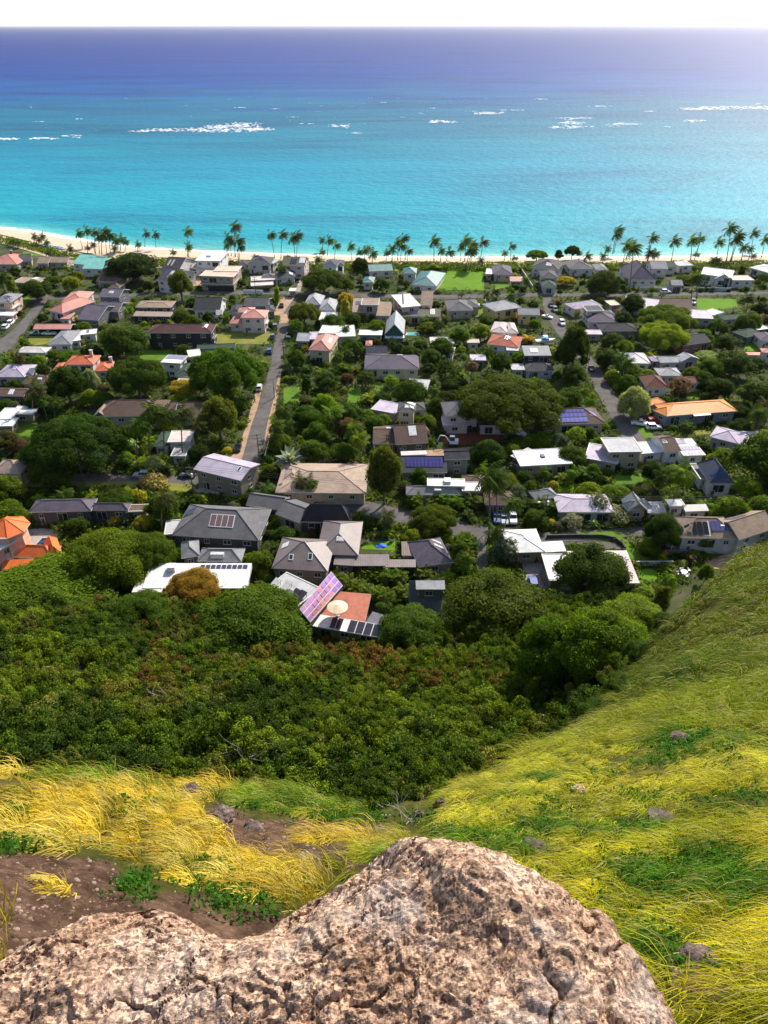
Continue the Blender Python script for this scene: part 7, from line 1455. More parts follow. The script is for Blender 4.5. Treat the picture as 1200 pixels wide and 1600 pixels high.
def spaced(x, y, d):                 # thin a random point set to a minimum spacing
    cell = {}; keep_ = []
    for i in range(len(x)):
        dd_ = d[i]; k0 = (int(x[i] // 1.0), int(y[i] // 1.0)); okk = True
        r_ = 1 + int(dd_)
        for a in range(-r_, r_ + 1):
            for b in range(-r_, r_ + 1):
                for j in cell.get((k0[0] + a, k0[1] + b), ()):
                    if (x[i] - x[j]) ** 2 + (y[i] - y[j]) ** 2 < dd_ * dd_: okk = False; break
                if not okk: break
            if not okk: break
        if okk: cell.setdefault(k0, []).append(i); keep_.append(i)
    return np.array(keep_, int)
def tussocks(x, y, size, nb, wbase, tints, wind, segs=5):
    """each tussock: blades from one root, arching over with the wind"""
    m = len(x); idx = np.repeat(np.arange(m), nb); n = len(idx); r_ = np.sqrt(g.random(n)) * .32; th = g.uniform(0, 2 * np.pi, n)
    ox = np.cos(th) * r_ * size[idx]; oy = np.sin(th) * r_ * size[idx]; X_ = x[idx] + ox; Y_ = y[idx] + oy; Z_ = hill_z(X_, Y_) - .01
    rad_ = np.stack([np.cos(th), np.sin(th), th * 0], 1); p = np.stack([X_, Y_, Z_], 1); ln = size[idx] * g.uniform(.65, 1.25, n)
    d = unit(np.array([0, 0, 1.0]) + rad_ * (.35 + r_[:, None] * 1.6) + wind[idx] * .45 + g.normal(0, .17, (n, 3))); side = unit(np.cross(d, g.normal(size=(n, 3)))); st = (ln / segs)[:, None]; wv = wbase[idx]; Q = []
    for k in range(segs):
        d2 = unit(d + wind[idx] * (.22 + .1 * k) + np.array([0, 0, -.16 - .17 * k])); p2 = p + d2 * st
        w0 = (wv * (1 - k / segs) ** .6)[:, None]; w1 = (wv * (1 - (k + 1) / segs) ** .6)[:, None]
        Q.append(np.stack([p - side * w0, p + side * w0, p2 + side * w1, p2 - side * w1], 1)); p = p2; d = d2
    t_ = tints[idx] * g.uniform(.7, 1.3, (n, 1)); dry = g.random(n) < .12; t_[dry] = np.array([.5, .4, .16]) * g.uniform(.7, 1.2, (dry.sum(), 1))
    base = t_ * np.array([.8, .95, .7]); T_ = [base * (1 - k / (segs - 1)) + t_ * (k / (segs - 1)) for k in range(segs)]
    return np.concatenate(Q), np.concatenate(T_)
# left brow: straw yellow tussocks with bare earth between
x, y, z = scatter(80000, -66, 12, 1.7, 10.5); qx, qy, qd = px_of(x, y, z)
inb = (qx > -480) & (qx < 660) & inpoly(qx, qy, brow); nb = fbm(np.stack([x, y, x * 0], 1) * 2.0, 3, 70); dmask = np.zeros(len(x), bool)
for p_ in dirt_polys: dmask |= inpoly(qx + nb * 22, qy + nb * 14, p_)
tuft_px = [(80, 1290, 95, 46), (200, 1245, 130, 36), (250, 1312, 100, 46), (120, 1205, 170, 18), (330, 1232, 90, 18), (480, 1245, 120, 30), (440, 1370, 80, 26), (530, 1318, 90, 18), (395, 1372, 60, 30), (30, 1270, 70, 30), (90, 1388, 60, 8), (215, 1300, 60, 36), (430, 1395, 60, 18), (290, 1345, 66, 36), (585, 1335, 40, 12)]
tm = np.zeros(len(x))
for cx, cy, a, b in tuft_px: tm = np.maximum(tm, np.clip(1.5 - np.hypot((qx - cx) / a, (qy - cy) / b), 0, 1))
tm = np.where(qx < -30, .5, tm); sel = inb & (tm > np.where(dmask, .9, .42) + .3 * nb)
x, y, z, qx, qy, tm, rr = x[sel], y[sel], z[sel], qx[sel], qy[sel], tm[sel], np.hypot(x, y)[sel]
kp = spaced(x, y, .13 + .014 * rr + .17 * g.random(len(x))); x, y, qx, qy, rr, tm = x[kp], y[kp], qx[kp], qy[kp], rr[kp], tm[kp]; m = len(x)
grn = fbm(np.stack([x, y, x * 0], 1) * 1.6, 3, 74) + .9 * np.exp(-(((qx - 480) / 140) ** 2 + ((qy - 1255) / 26) ** 2)) + .7 * np.exp(-(((qx - 130) / 70) ** 2 + ((qy - 1217) / 16) ** 2)) + .25 * (qx > 340) * (qy < 1270)
tn = np.array([.66, .42, .03]) + (np.array([.78, .56, .12]) - np.array([.66, .42, .03])) * g.random((m, 1)); tn = np.where((grn > .55)[:, None], np.array([.2, .26, .02]), tn); tn = np.where(((grn > .33) & (grn <= .55))[:, None], np.array([.36, .33, .03]), tn) * g.uniform(.5, 1.2, (m, 1))
wind = unit(WIND[None] + g.normal(0, .22, (m, 3)) * np.array([1, 1, .2])); sz = (.26 + .3 * g.random(m) ** 1.6) * (.75 + .06 * rr)
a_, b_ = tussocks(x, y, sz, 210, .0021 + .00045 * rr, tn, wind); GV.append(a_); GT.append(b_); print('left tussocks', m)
# right spur
spur_low = spur[:-2] + [(1340, 800), (1340, 1760), (640, 1760)]
def spur_tint(x, y, qx, qy, rr):
    gr = fbm(np.stack([x, y, x * 0], 1) * np.where(rr < 12, 1.0, .25)[:, None], 3, 83)
    gp_ = gr * 1.0 + .9 * np.exp(-(((qx - 1090) / 130) ** 2 + ((qy - 1372) / 45) ** 2)) + .5 * np.exp(-(((qx - 1000) / 60) ** 2 + ((qy - 1480) / 30) ** 2)) + .4 * np.exp(-(((qx - 900) / 110) ** 2 + ((qy - 1310) / 22) ** 2)) + .5 * np.exp(-(((qx - 1100) / 110) ** 2 + ((qy - 1165) / 26) ** 2))
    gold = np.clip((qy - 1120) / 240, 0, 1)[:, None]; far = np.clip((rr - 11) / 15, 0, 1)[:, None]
    cA = np.array([.3, .32, .013]); cB = np.array([.6, .48, .026]); cF = np.array([.08, .105, .009]); t_ = cA * (1 - gold) + cB * gold; t_ = t_ * (1 - far * .85) + cF * far * .85  # far upper spur: greener grass, with the slope's shade darkened into its tint
    band = np.exp(-((qy - (1225 - (qx - 900) * .12)) / 42) ** 2)[:, None]; t_ = t_ * (1 - .55 * band) + np.array([.66, .54, .07]) * .55 * band
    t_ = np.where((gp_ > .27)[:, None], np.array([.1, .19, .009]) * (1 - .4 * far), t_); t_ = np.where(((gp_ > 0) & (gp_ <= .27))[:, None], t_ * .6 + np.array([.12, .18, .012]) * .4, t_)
    return t_ * g.uniform(.6, 1.35, (len(x), 1))
for (n, r0, r1, az1, sp0, spk, nbl, wb, s0) in ((90000, 1.15, 14, 56, .12, .015, 150, .0017, .33), (90000, 13, 76, 44, .2, .011, 120, .0024, .52)):
    x, y, z = scatter(n, 1, az1, r0, r1); qx, qy, qd = px_of(x, y, z); s_ = inpoly(qx, qy, spur_low); nb = fbm(np.stack([x, y, x * 0], 1) * 2.0, 3, 80)
    for p_ in dirt_polys[5:]: s_ &= ~inpoly(qx + nb * 20, qy + nb * 12, p_)
    s_ &= fbm(np.stack([x, y, x * 0], 1) * (.9 if r0 < 5 else .2), 3, 87) > -.42
    x, y, qx, qy = x[s_], y[s_], qx[s_], qy[s_]; rr = np.hypot(x, y); kp = spaced(x, y, sp0 + spk * rr + .1 * g.random(len(x))); x, y, qx, qy, rr = x[kp], y[kp], qx[kp], qy[kp], rr[kp]; m = len(x)
    big = fbm(np.stack([x, y, x * 0], 1) * (.6 if r0 < 5 else .12), 2, 88); wind = unit(np.array([[-.9, -.55, -.1]]) + np.stack([.5 * big, -.7 * big, 0 * big], 1) + g.normal(0, .2, (m, 3)) * np.array([1, 1, .2]))
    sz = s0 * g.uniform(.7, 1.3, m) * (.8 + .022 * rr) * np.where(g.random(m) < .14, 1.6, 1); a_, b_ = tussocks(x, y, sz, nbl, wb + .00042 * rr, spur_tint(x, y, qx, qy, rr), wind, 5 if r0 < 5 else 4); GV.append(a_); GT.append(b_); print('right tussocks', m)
# bright tuft in the lower right corner and by the rock
gm_ = quads_mesh('grass', np.concatenate(GV), np.concatenate(GT), M['blade']); tag(link('grass', gm_, color=(1, 1, 1)), kind='stuff'); print('grass faces', len(gm_.polygons))

# ------------------------------------------------------------ low green weeds in the grass
V = []; T = []
for cx, cy, a, b, n in [(215, 1385, 22, 16, 70), (305, 1370, 24, 22, 90), (380, 1405, 42, 24, 150), (470, 1255, 70, 16, 260), (550, 1278, 55, 14, 220), (120, 1212, 45, 10, 130), (160, 1225, 35, 10, 90), (20, 1325, 35, 10, 60), (20, 1275, 30, 12, 60), (340, 1365, 16, 20, 50), (205, 1265, 25, 12, 50),
                        (1110, 1345, 80, 24, 230), (1040, 1400, 90, 26, 260), (1160, 1395, 60, 30, 180), (1000, 1355, 50, 20, 120), (935, 1215, 18, 10, 70), (985, 1247, 32, 7, 80), (890, 1232, 10, 10, 40), (1030, 1478, 26, 14, 110), (1110, 1500, 50, 14, 130), (1000, 1300, 50, 8, 70), (1100, 1170, 75, 20, 300), (1060, 1160, 40, 14, 140), (1150, 1258, 60, 16, 120), (870, 1265, 40, 16, 80), (800, 1300, 50, 14, 120), (690, 1290, 30, 16, 120)]:
    for k in range(int(n * .6)):
        p = hill_pt(cx + g.normal(0, .75) * a, cy + g.normal(0, .75) * b); rho = math.hypot(p.x, p.y); sc_ = .02 + .0034 * rho; m = 14
        d = unit(g.normal(size=(m, 3)) + np.array([0, 0, .9])); pos = np.array(p) + d * sc_ * g.uniform(1.0, 2.2) * np.array([1, 1, 1.3]); V.append(leaf_quads(pos, unit(d + g.normal(0, .6, d.shape)), sc_ * 1.1, g, .5))
        T.append(np.array([.05, .14, .014]) * g.uniform(.6, 1.5, (m, 1)))
tag(link('weeds', quads_mesh('weeds', np.concatenate(V), np.concatenate(T), M['leaf']), color=(1, 1, 1)), kind='stuff')

# ------------------------------------------------------------ loose stones and rock knobs in the grass
def stone(px, py, wpx, hpx, label, seed, elong=1.3):
    p = hill_pt(px, py); k = FPX / proj(p)[2]; a = wpx / 2 / k * .62; b = hpx / 2 / k * .7
    q = cube_sphere(22).reshape(-1, 3); n1 = fbm(q * 1.6 + seed, 4, seed); n2 = 1 - worley(np.stack([q[:, 0] * 2.4 + q[:, 2], q[:, 1] * 2.4 - q[:, 2], q[:, 2] * 0], 1) + seed, seed); n3 = fbm(q * 9 + seed, 3, seed + 1)
    P_ = q * (1 + .42 * n1 + .22 * n2 + .1 * n3)[:, None] * np.array([a, a * .8 * elong, b])
    me = quads_mesh('rock', P_.reshape(-1, 4, 3), np.ones((len(q) // 4, 3)), M['darkrock'] if 'dark' in label or 'brown' in label else M['rock'])
    at = me.attributes.new('mask', 'FLOAT_COLOR', 'POINT'); at.data.foreach_set('color', np.ones(len(me.vertices) * 4, np.float32))
    o = link('rock', me); o.location = p + Vector((0, 0, b * .08)); o.rotation_euler = (rng.uniform(-.2, .2), rng.uniform(-.2, .2), rng.uniform(0, 6)); tag(o, label, 'rock', 'rocks in the grass'); return o
def darkrock():
    m, t, b = newmat('dark_weathered_rock'); tc = N(t, 'TexCoord'); n1 = N(t, 'TexNoise', Scale=9.0, Detail=8.0, Roughness=0.75); L(t, tc.outputs['Object'], n1.inputs['Vector'])
    c = ramp(t, n1.outputs['Fac'], [(0.32, (0.03, 0.02, 0.017)), (0.5, (0.11, 0.075, 0.06)), (0.62, (0.22, 0.16, 0.13)), (0.7, (0.45, 0.4, 0.38))]); L(t, c.outputs['Color'], b.inputs['Base Color']); b.inputs['Roughness'].default_value = .9
    n2 = N(t, 'TexNoise', Scale=26.0, Detail=6.0, Roughness=0.7); L(t, tc.outputs['Object'], n2.inputs['Vector']); bump(t, n2.outputs['Fac'], .9, .03, b); return m
M['darkrock'] = darkrock()
for i, a in enumerate([(906, 1240, 38, 28, 'pale pointed rock in the yellow grass of the spur'), (934, 1258, 18, 18, 'small pale rock just below the pointed rock'), (838, 1330, 62, 30, 'dark lichen-spotted rock beside the boulder outcrop'), (1035, 1282, 62, 18, 'flat brown rock half sunk in the grass'),
                       (1065, 1160, 46, 20, 'dark rock above the green shrubs on the spur'), (1092, 1512, 90, 34, 'dark flat rock in the lower right grass'), (345, 1280, 58, 34, 'dark brown craggy knob in the left grass'), (296, 1240, 44, 24, 'brown crumbling rock below the left brow'), (395, 1298, 44, 20, 'dark low rock right of the craggy knob'), (592, 1306, 40, 26, 'reddish brown ledge at the gully edge'),
                       (688, 1262, 30, 34, 'dark mossy rock face at the spur foot in the gully'), (655, 1275, 22, 30, 'dark broken stone beside the dead branches'), (1018, 965, 26, 16, 'dark rock patch on the upper spur'), (1180, 945, 20, 12, 'dark stone high on the spur'), (480, 1352, 60, 22, 'brown earth-crusted rock above the boulder'), (184, 1212, 12, 9, 'small dark stone on the left brow')]):
    stone(*a, seed=300 + i)
# pebbles and crumbs of earth on the bare patches
pb = []; pt = []; CS2 = cube_sphere(2)
for k in range(2200):
    p_ = dirt_polys[rng.choice([0, 0, 1, 1, 2, 4, 5])]; xs = [q[0] for q in p_]; ys = [q[1] for q in p_]; x = rng.uniform(max(-20, min(xs)), max(xs)); y = rng.uniform(min(ys), max(ys))
    if not inpoly([x], [y], p_)[0]: continue
    p = hill_pt(x, y); s_ = rng.choice([.003, .004, .004, .005, .007, .012]) * (.7 + .12 * math.hypot(p.x, p.y))
    pb.append(CS2 * np.array([s_ * rng.uniform(.8, 1.5), s_, s_ * .7]) + np.array(p)); pt.append(np.tile(np.array(rng.choice([(.15, .09, .06), (.22, .14, .1), (.08, .05, .035), (.3, .21, .16)])), (len(pb[-1]), 1)))
crumb_m = leaf_mat('earth_crumbs', 0.0, 0.9, 0.1)
tag(link('pebbles', quads_mesh('pebbles', np.concatenate(pb), np.concatenate(pt), crumb_m), color=(1, 1, 1)), kind='stuff')
# bleached dead branches in the gully
def dead(px, py, s_, seed, label):
    gg = random.Random(seed); p = hill_pt(px, py); mb = MB()
    for k in range(7):
        a = Vector((0, 0, 0)); d = Vector((gg.uniform(-1, 1), gg.uniform(-.6, .6), gg.uniform(.3, 1.1))).normalized(); r = .02 * s_
        for q in range(5):
            b = a + d * s_ * gg.uniform(.25, .45); mb.bar(a, b, r, r * .75, 5)
            if gg.random() < .6: mb.bar(b, b + (d + Vector((gg.uniform(-1, 1), gg.uniform(-1, 1), gg.uniform(-.5, .8)))).normalized() * s_ * .5, r * .6, r * .2, 4)
            a = b; r *= .75; d = (d + Vector((gg.uniform(-.6, .6), gg.uniform(-.6, .6), gg.uniform(-.4, .4)))).normalized()
    o = mb.build('dead_branches', M['deadwood'], loc=p); tag(o, label, 'branches'); return o
M['deadwood'] = plain('bleached_wood', (.5, .46, .42), .8, scale=8)
dead(612, 1274, .32, 5, 'bleached dead branches in the gully behind the boulder'); dead(642, 1284, .3, 6, 'grey fallen branches lying lower in the gully'); dead(268, 1112, 2.2, 8, 'pale bare twigs among the scrub'); dead(384, 1190, 1.8, 9, 'thin white dead stem above the left brow')
# ------------------------------------------------------------ vehicles
def car_meshes(kind):
    P = dict(sedan=dict(L=4.5, W=1.78, belt=.92, top=1.43, hood=.9, c0=-.95, c1=.62, rake=(.62, .75), tail=.95), suv=dict(L=4.6, W=1.86, belt=1.08, top=1.74, hood=1.05, c0=-2.05, c1=.75, rake=(.55, .25), tail=1.06),
             pickup=dict(L=5.4, W=1.9, belt=1.1, top=1.78, hood=1.08, c0=-.6, c1=.9, rake=(.5, .2), tail=1.02), jeep=dict(L=4.2, W=1.82, belt=1.12, top=1.82, hood=1.12, c0=-1.95, c1=.6, rake=(.18, .06), tail=1.1))[kind]
    L_, W_ = P['L'], P['W'] / 2; b = MB()
    secs = [(-L_ / 2, W_ * .86, .42, P['tail'] - .12), (-L_ / 2 + .12, W_ * .95, .32, P['tail']), (P['c0'], W_, .26, P['belt']), (P['c1'], W_, .26, P['belt']), (P['c1'] + .5, W_ * .98, .26, P['hood']), (L_ / 2 - .22, W_ * .93, .3, P['hood'] - .12), (L_ / 2, W_ * .82, .4, P['hood'] - .3)]
    def ring(s): x, w_, z0, z1 = s; return [(x, -w_, z0 + .08), (x, -w_ * .9, z0), (x, w_ * .9, z0), (x, w_, z0 + .08), (x, w_, z1 - .16), (x, w_ * .9, z1), (x, -w_ * .9, z1), (x, -w_, z1 - .16)]
    rs = [ring(s) for s in secs]
    for i in range(len(rs) - 1):
        for k in range(8): b.poly([rs[i][k], rs[i + 1][k], rs[i + 1][(k + 1) % 8], rs[i][(k + 1) % 8]])
    b.poly(rs[0]); b.poly(rs[-1][::-1])
    if kind == 'pickup': b.box(-L_ / 2 + .18, P['c0'] - .1, -W_ * .8, W_ * .8, P['tail'] - .02, P['tail'] + .01, 1)
    c0, c1, tp, bl = P['c0'], P['c1'], P['top'], P['belt'] - .02; ra, rb = P['rake']; wt = W_ * .8; wb = W_ * .9
    B4 = [(c0, -wb, bl), (c1, -wb, bl), (c1, wb, bl), (c0, wb, bl)]; T4 = [(c0 + rb, -wt, tp), (c1 - ra, -wt, tp), (c1 - ra, wt, tp), (c0 + rb, wt, tp)]
    gl = MB()
    for k in range(4): gl.poly([B4[k], B4[(k + 1) % 4], T4[(k + 1) % 4], T4[k]])
    b.box(c0 + rb - .04, c1 - ra + .04, -wt - .02, wt + .02, tp - .01, tp + .06)
    for k in range(4): b.bar(B4[k], T4[k], .045, .045, 4)
    for f in (.36, .68):
        for sg in (-1, 1): b.bar((c0 + (c1 - c0) * f, sg * wb * 1.005, bl), (c0 + rb + (c1 - ra - c0 - rb) * f, sg * wt * 1.01, tp), .045, .045, 4)
    wh = MB(); r = .33 if kind == 'sedan' else .38; n = 14
    for s_, m in ((r, 0), (r * .6, 1)):
        y0, y1 = (-.11, .11) if m == 0 else (-.115, .115)
        A_ = [(math.cos(2 * math.pi * k / n) * s_, y0, math.sin(2 * math.pi * k / n) * s_) for k in range(n)]; B_ = [(a[0], y1, a[2]) for a in A_]
        for k in range(n): wh.poly([A_[k], A_[(k + 1) % n], B_[(k + 1) % n], B_[k]], m)
        wh.poly(A_, m); wh.poly(B_[::-1], m)
    hl = MB(); hl.box(0, .05, -.16, .16, -.07, .07)
    return dict(body=b.mesh('body', [M['paint'], M['rubber']]), glass=gl.mesh('windows', M['glass']), wheel=wh.mesh('wheel', [M['rubber'], M['metalgrey']]), light=hl.mesh('headlight', M['white']), r=r, W=W_, L=L_, hood=P['hood'])
CARM = {k: car_meshes(k) for k in ('sedan', 'suv', 'pickup', 'jeep')}
def car(kind, px, py, col, head, label, group='parked cars'):
    m = CARM[kind]; p = G(px, py, .05); hx, hy = head; q = G(px + hx, py + hy, .05) - p
    o = empty('pickup_truck' if kind == 'pickup' else 'parked_car', p, math.atan2(q.y, q.x)); tag(o, label, 'pickup' if kind == 'pickup' else 'car', group)
    link('body', m['body'], o, color=col); link('windows', m['glass'], o)
    for x in (-m['L'] * .31, m['L'] * .31):
        for y in (-m['W'] + .1, m['W'] - .1): link('wheel', m['wheel'], o, (x, y, m['r']))
    for y in (-.62, .62): link('headlight', m['light'], o, (m['L'] / 2 - .12, y, m['hood'] - .32))
    return o
WH, SV, BK, BL, RD, GY = (.75, .75, .76), (.4, .41, .43), (.015, .015, .018), (.05, .09, .22), (.5, .03, .03), (.12, .125, .13)
for a in [('jeep', 827, 874, BK, (-10, -3), 'black boxy jeep parked on the court of the white-roofed court house'), ('suv', 832, 914, (.1, .13, .3), (-2, -10), 'blue car parked at the lower end of the parking court'), ('suv', 801, 813, WH, (1.5, 10), 'white car parked by the drooping palm on the near street'),
          ('sedan', 788, 814, SV, (1, 10), 'pale car next to the white one by the drooping palm'), ('sedan', 776, 812, BL, (1, 10), 'blue car half hidden beside two pale cars on the near street'), ('sedan', 858, 824, BK, (10, 0), 'black car in shade under the utility pole on the near street'),
          ('pickup', 1000, 664, WH, (10, 1), 'white pickup in front of the pale variegated tree'), ('suv', 1021, 661, RD, (10, -1), 'red car beside the bright orange-roofed house'), ('suv', 1021, 670, WH, (10, 0), 'white car parked in front of the red one'), ('suv', 1027, 613, WH, (10, -1), 'white car in front of the red-brown cottage'),
          ('sedan', 372, 702, BK, (3, -10), 'black car parked on the tan verge of the straight street'), ('suv', 405, 608, WH, (2, -10), 'white car halfway up the straight street under the umbrella tree'), ('suv', 421, 551, BL, (1, -10), 'dark blue car beside the dry lawn on the straight street'), ('suv', 426, 528, GY, (1, -10), 'grey car level with the middle of the dry lawn'),
          ('suv', 430, 512, GY, (1, -10), 'dark grey car at the top of the dry lawn'), ('sedan', 440, 479, BK, (0, -10), 'black car parked at the street corner'), ('sedan', 451, 526, WH, (1, -10), 'white car across the street from the dry lawn'),
          ('suv', 10, 513, WH, (8, -7), 'nearer white car on the left side road'), ('suv', 18, 506, WH, (8, -7), 'farther white car on the left side road'), ('sedan', 56, 523, (.12, .2, .22), (-10, 0), 'teal-grey old car on the lawn below the salmon carport'), ('pickup', 77, 523, WH, (10, 0), 'white-and-teal old pickup on the lawn below the salmon carport'), ('sedan', 64, 466, SV, (6, -8), 'silver car at the top of the left side road'),
          ('sedan', 861, 479, BK, (6, 9), 'black car first under the trees on the right side road'), ('suv', 867, 486, GY, (6, 9), 'grey car second under the trees on the right side road'), ('suv', 878, 507, WH, (6, 9), 'white car by the bend of the right side road'), ('sedan', 855, 497, WH, (10, 2), 'white car beside the small yellow-walled house'), ('suv', 1040, 458, WH, (10, 0), 'white van-like car on the beach road'), ('suv', 1083, 474, WH, (3, 10), 'white car at the end of the long brown bungalow'),
          ('sedan', 924, 578, BK, (4, 9), 'black car under trees lower on the right side road'), ('suv', 588, 699, WH, (2, 10), 'white car beside the dark brown wide-eaved house'), ('suv', 811, 679, WH, (8, 3), 'white car in the shaded lane right of the red soil lot'), ('sedan', 805, 672, RD, (8, 3), 'red car in the shaded lane behind the white one'),
          ('suv', 222, 745, SV, (-10, 0), 'silver car on the lower left street'), ('sedan', 293, 745, BK, (-10, 0), 'dark car left of the lilac metal-roofed house')]:
    car(*a)
# ------------------------------------------------------------ poles
def pole(px, py, ptx, pty, label, arm=True, lamp=False, transformer=False):
    p = G(px, py, 0); r_ = ray(ptx, pty); t = p.y / r_.y; h = CAMZ + r_.z * t
    h = min(max(h, 5.0), 13.0); o = empty('street_lamp' if lamp else 'utility_pole', p, rng.uniform(-.4, .4)); tag(o, label, 'street lamp' if lamp else 'utility pole', None if lamp else 'utility poles along the streets')
    mb = MB(); mb.bar((0, 0, -.3), (0, 0, h), .17, .11, 8); mb.build('pole', M['wood'] if not lamp else M['metalgrey'], o)
    if arm:
        for z in (h - .5, h - 1.5):
            mb = MB(); mb.box(-1.2, 1.2, .1, .22, z, z + .14)
            for x in (-1.1, -.5, .5, 1.1): mb.bar((x, .16, z + .14), (x, .16, z + .36), .05, .03, 6)
            mb.build('crossarm', M['wood'], o)
    if transformer: mb = MB(); mb.bar((.35, 0, h - 3.0), (.35, 0, h - 2.0), .26, .26, 10); mb.build('transformer', M['white'], o)
    if lamp or transformer:
        mb = MB(); mb.tube([(0, 0, h - 2.6), (-.9, 0, h - 2.1), (-1.7, 0, h - 2.0)], [.05, .045, .04], 6); mb.box(-2.2, -1.6, -.13, .13, h - 2.08, h - 1.95); mb.build('lamp_arm', M['metalgrey'], o)
    return Vector((p.x, p.y, h - .2))
tops = [pole(132, 757, 131, 700, 'utility pole in front of the dark broad tree on the lower left street'), pole(303, 774, 299, 729, 'utility pole with white transformer left of the lilac metal-roofed house', transformer=True), pole(849, 822, 852, 772, 'utility pole with white transformer on the near street by the palm hedge', transformer=True), pole(1147, 808, 1155, 776, 'utility pole above the hillside deck house')]
pole(406, 724, 402, 678, 'utility pole at the lower end of the straight street'); pole(429, 622, 428, 595, 'street lamp halfway up the straight street', arm=False, lamp=True); pole(444, 562, 442, 532, 'utility pole across from the dark blue car'); pole(1171, 726, 1176, 671, 'utility pole below the lilac-white hip house'); pole(604, 706, 604, 678, 'utility pole in front of the dark brown wide-eaved house'); pole(1087, 472, 1087, 446, 'utility pole on the beach road beside the long brown bungalow'); pole(400, 462, 400, 432, 'utility pole behind the white street wall'); pole(971, 600, 971, 572, 'street lamp beside the right side road', arm=False, lamp=True); pole(1138, 805, 1136, 786, 'street lamp left of the pole above the hillside deck house', arm=False, lamp=True); pole(22, 492, 21, 462, 'utility pole beside the pink-walled house')
wm = plain('black_cable', (.03, .03, .03), .6)
for a, b, n in ((0, 1, 3), (1, 2, 3), (2, 3, 3)):
    for k in range(n):
        mb = MB(); off = Vector((0, (k - 1) * .8, .1 * k)); pts = [tops[a].lerp(tops[b], i / 10) + off - Vector((0, 0, 4 * .9 * (i / 10) * (1 - i / 10))) for i in range(11)]
        mb.tube(pts, [.022] * 11, 4); o = mb.build('power_cable', wm); tag(o, ['power cable over the lower left street', 'power cable over the near street past the lilac metal-roofed house', 'power cable over the near street towards the hillside deck house'][a], 'cable', ['cables of the lower left street', 'cables of the near street', 'cables towards the deck house'][a])
# ------------------------------------------------------------ walls, fences, railings
def wall_run(name, label, cat, px, h, th, mat, col, ox=0, oy=0, s=1., posts=0, rails=None):
    P_ = [G(ox + x / s, oy + y / s, 0) for x, y in px]; o = empty(name, P_[0]); tag(o, label, cat); mb = MB(); pm = MB()
    for a, b in zip(P_[:-1], P_[1:]):
        d = b - a; n = Vector((-d.y, d.x, 0)).normalized() * th / 2; L_ = d.length
        if rails:
            for z in rails: mb.bar(a - P_[0] + Vector((0, 0, z)), b - P_[0] + Vector((0, 0, z)), .05, .05, 4)
            k = max(1, int(L_ / 1.6))
            for i in range(k + 1): q = a.lerp(b, i / k) - P_[0]; pm.box(q.x - .06, q.x + .06, q.y - .06, q.y + .06, rails[0] - 1.2, h)
        else:
            c = [a - n, b - n, b + n, a + n]; lo = [p - P_[0] + Vector((0, 0, -.2)) for p in c]; hi = [p - P_[0] + Vector((0, 0, h)) for p in c]
            mb.poly(hi)
            for i in range(4): mb.poly([lo[i], lo[(i + 1) % 4], hi[(i + 1) % 4], hi[i]])
            if posts:
                k = max(1, int(L_ / posts))
                for i in range(k + 1): q = a.lerp(b, i / k) - P_[0]; pm.box(q.x - .2, q.x + .2, q.y - th / 2 - .08, q.y + th / 2 + .08, -.2, h + .15)
    mb.build('rail' if rails else 'wall_panel', mat, o, color=col)
    if pm.f: pm.build('posts' if False else 'post', mat, o, color=col)
    return o
wall_run('garden_wall', 'white street wall beside the straight street corner', 'wall', [(322, 478), (445, 480)], 1.9, .25, M['wall'], CO['white'], 300, 340, 4.)
wall_run('construction_fence', 'dark screened fence in front of the unfinished peach house', 'fence', [(108, 460), (262, 462)], 2.4, .12, M['any'], (.02, .02, .022), 300, 340, 4., posts=2.5)
wall_run('garden_wall', 'pale green-grey wall along the beach road right of the gatehouse', 'wall', [(672, 456), (805, 458), (960, 462)], 1.6, .25, M['wall'], (.36, .42, .38), 900, 340, 4., posts=4)
wall_run('garden_wall', 'pale wall along the beach road left of the gatehouse', 'wall', [(385, 455), (590, 456)], 1.5, .25, M['wall'], (.45, .45, .4), 900, 340, 4., posts=4)
wall_run('stone_wall', 'low stone wall above the dry lawn', 'wall', [(180, 708), (485, 705)], 1.0, .4, M['wall'], (.26, .2, .16), 300, 340, 4.)
wall_run('wooden_fence', 'dark brown fence in front of the green-gabled house', 'fence', [(0, 800), (150, 802)], 1.7, .1, M['any'], (.06, .035, .025), 600, 340, 4., posts=2.4)
wall_run('garden_wall', 'long pale wall running down from the purple-grey beach house', 'wall', [(825, 290), (880, 370), (928, 445)], 1.5, .3, M['wall'], (.45, .45, .38), 600, 340, 4.)
wall_run('garden_wall', 'pale wall between the grey house lawn and the palms', 'wall', [(630, 530), (655, 590), (680, 645)], 1.4, .3, M['wall'], (.4, .4, .36), 600, 340, 4.)
wall_run('wooden_fence', 'dark fence behind the red soil lot', 'fence', [(365, 546), (560, 540), (760, 545)], 1.6, .1, M['any'], (.05, .04, .035), 600, 540, 4., posts=2.4)
wall_run('retaining_wall', 'dark curved wall along the driveway of the white-roofed court house', 'wall', [(415, 242), (600, 238), (760, 240), (840, 255), (890, 290), (905, 318)], .9, .35, M['wall'], (.04, .038, .035), 750, 780, 4.)
wall_run('retaining_wall', 'pale wall at the edge of the small bright lawn', 'wall', [(972, 415), (1200, 413)], 1.2, .25, M['wall'], (.45, .42, .38), 750, 780, 4.)
wall_run('retaining_wall', 'dark retaining wall below the hillside deck house', 'wall', [(440, 800), (600, 806), (655, 860)], 1.4, .3, M['wall'], (.2, .17, .16), 950, 700, 4.8)
wall_run('retaining_wall', 'low curved wall round the sandy court of the hillside deck house', 'wall', [(690, 830), (730, 795), (800, 770), (950, 780), (940, 830), (890, 880)], .8, .3, M['wall'], (.42, .36, .3), 950, 700, 4.8)
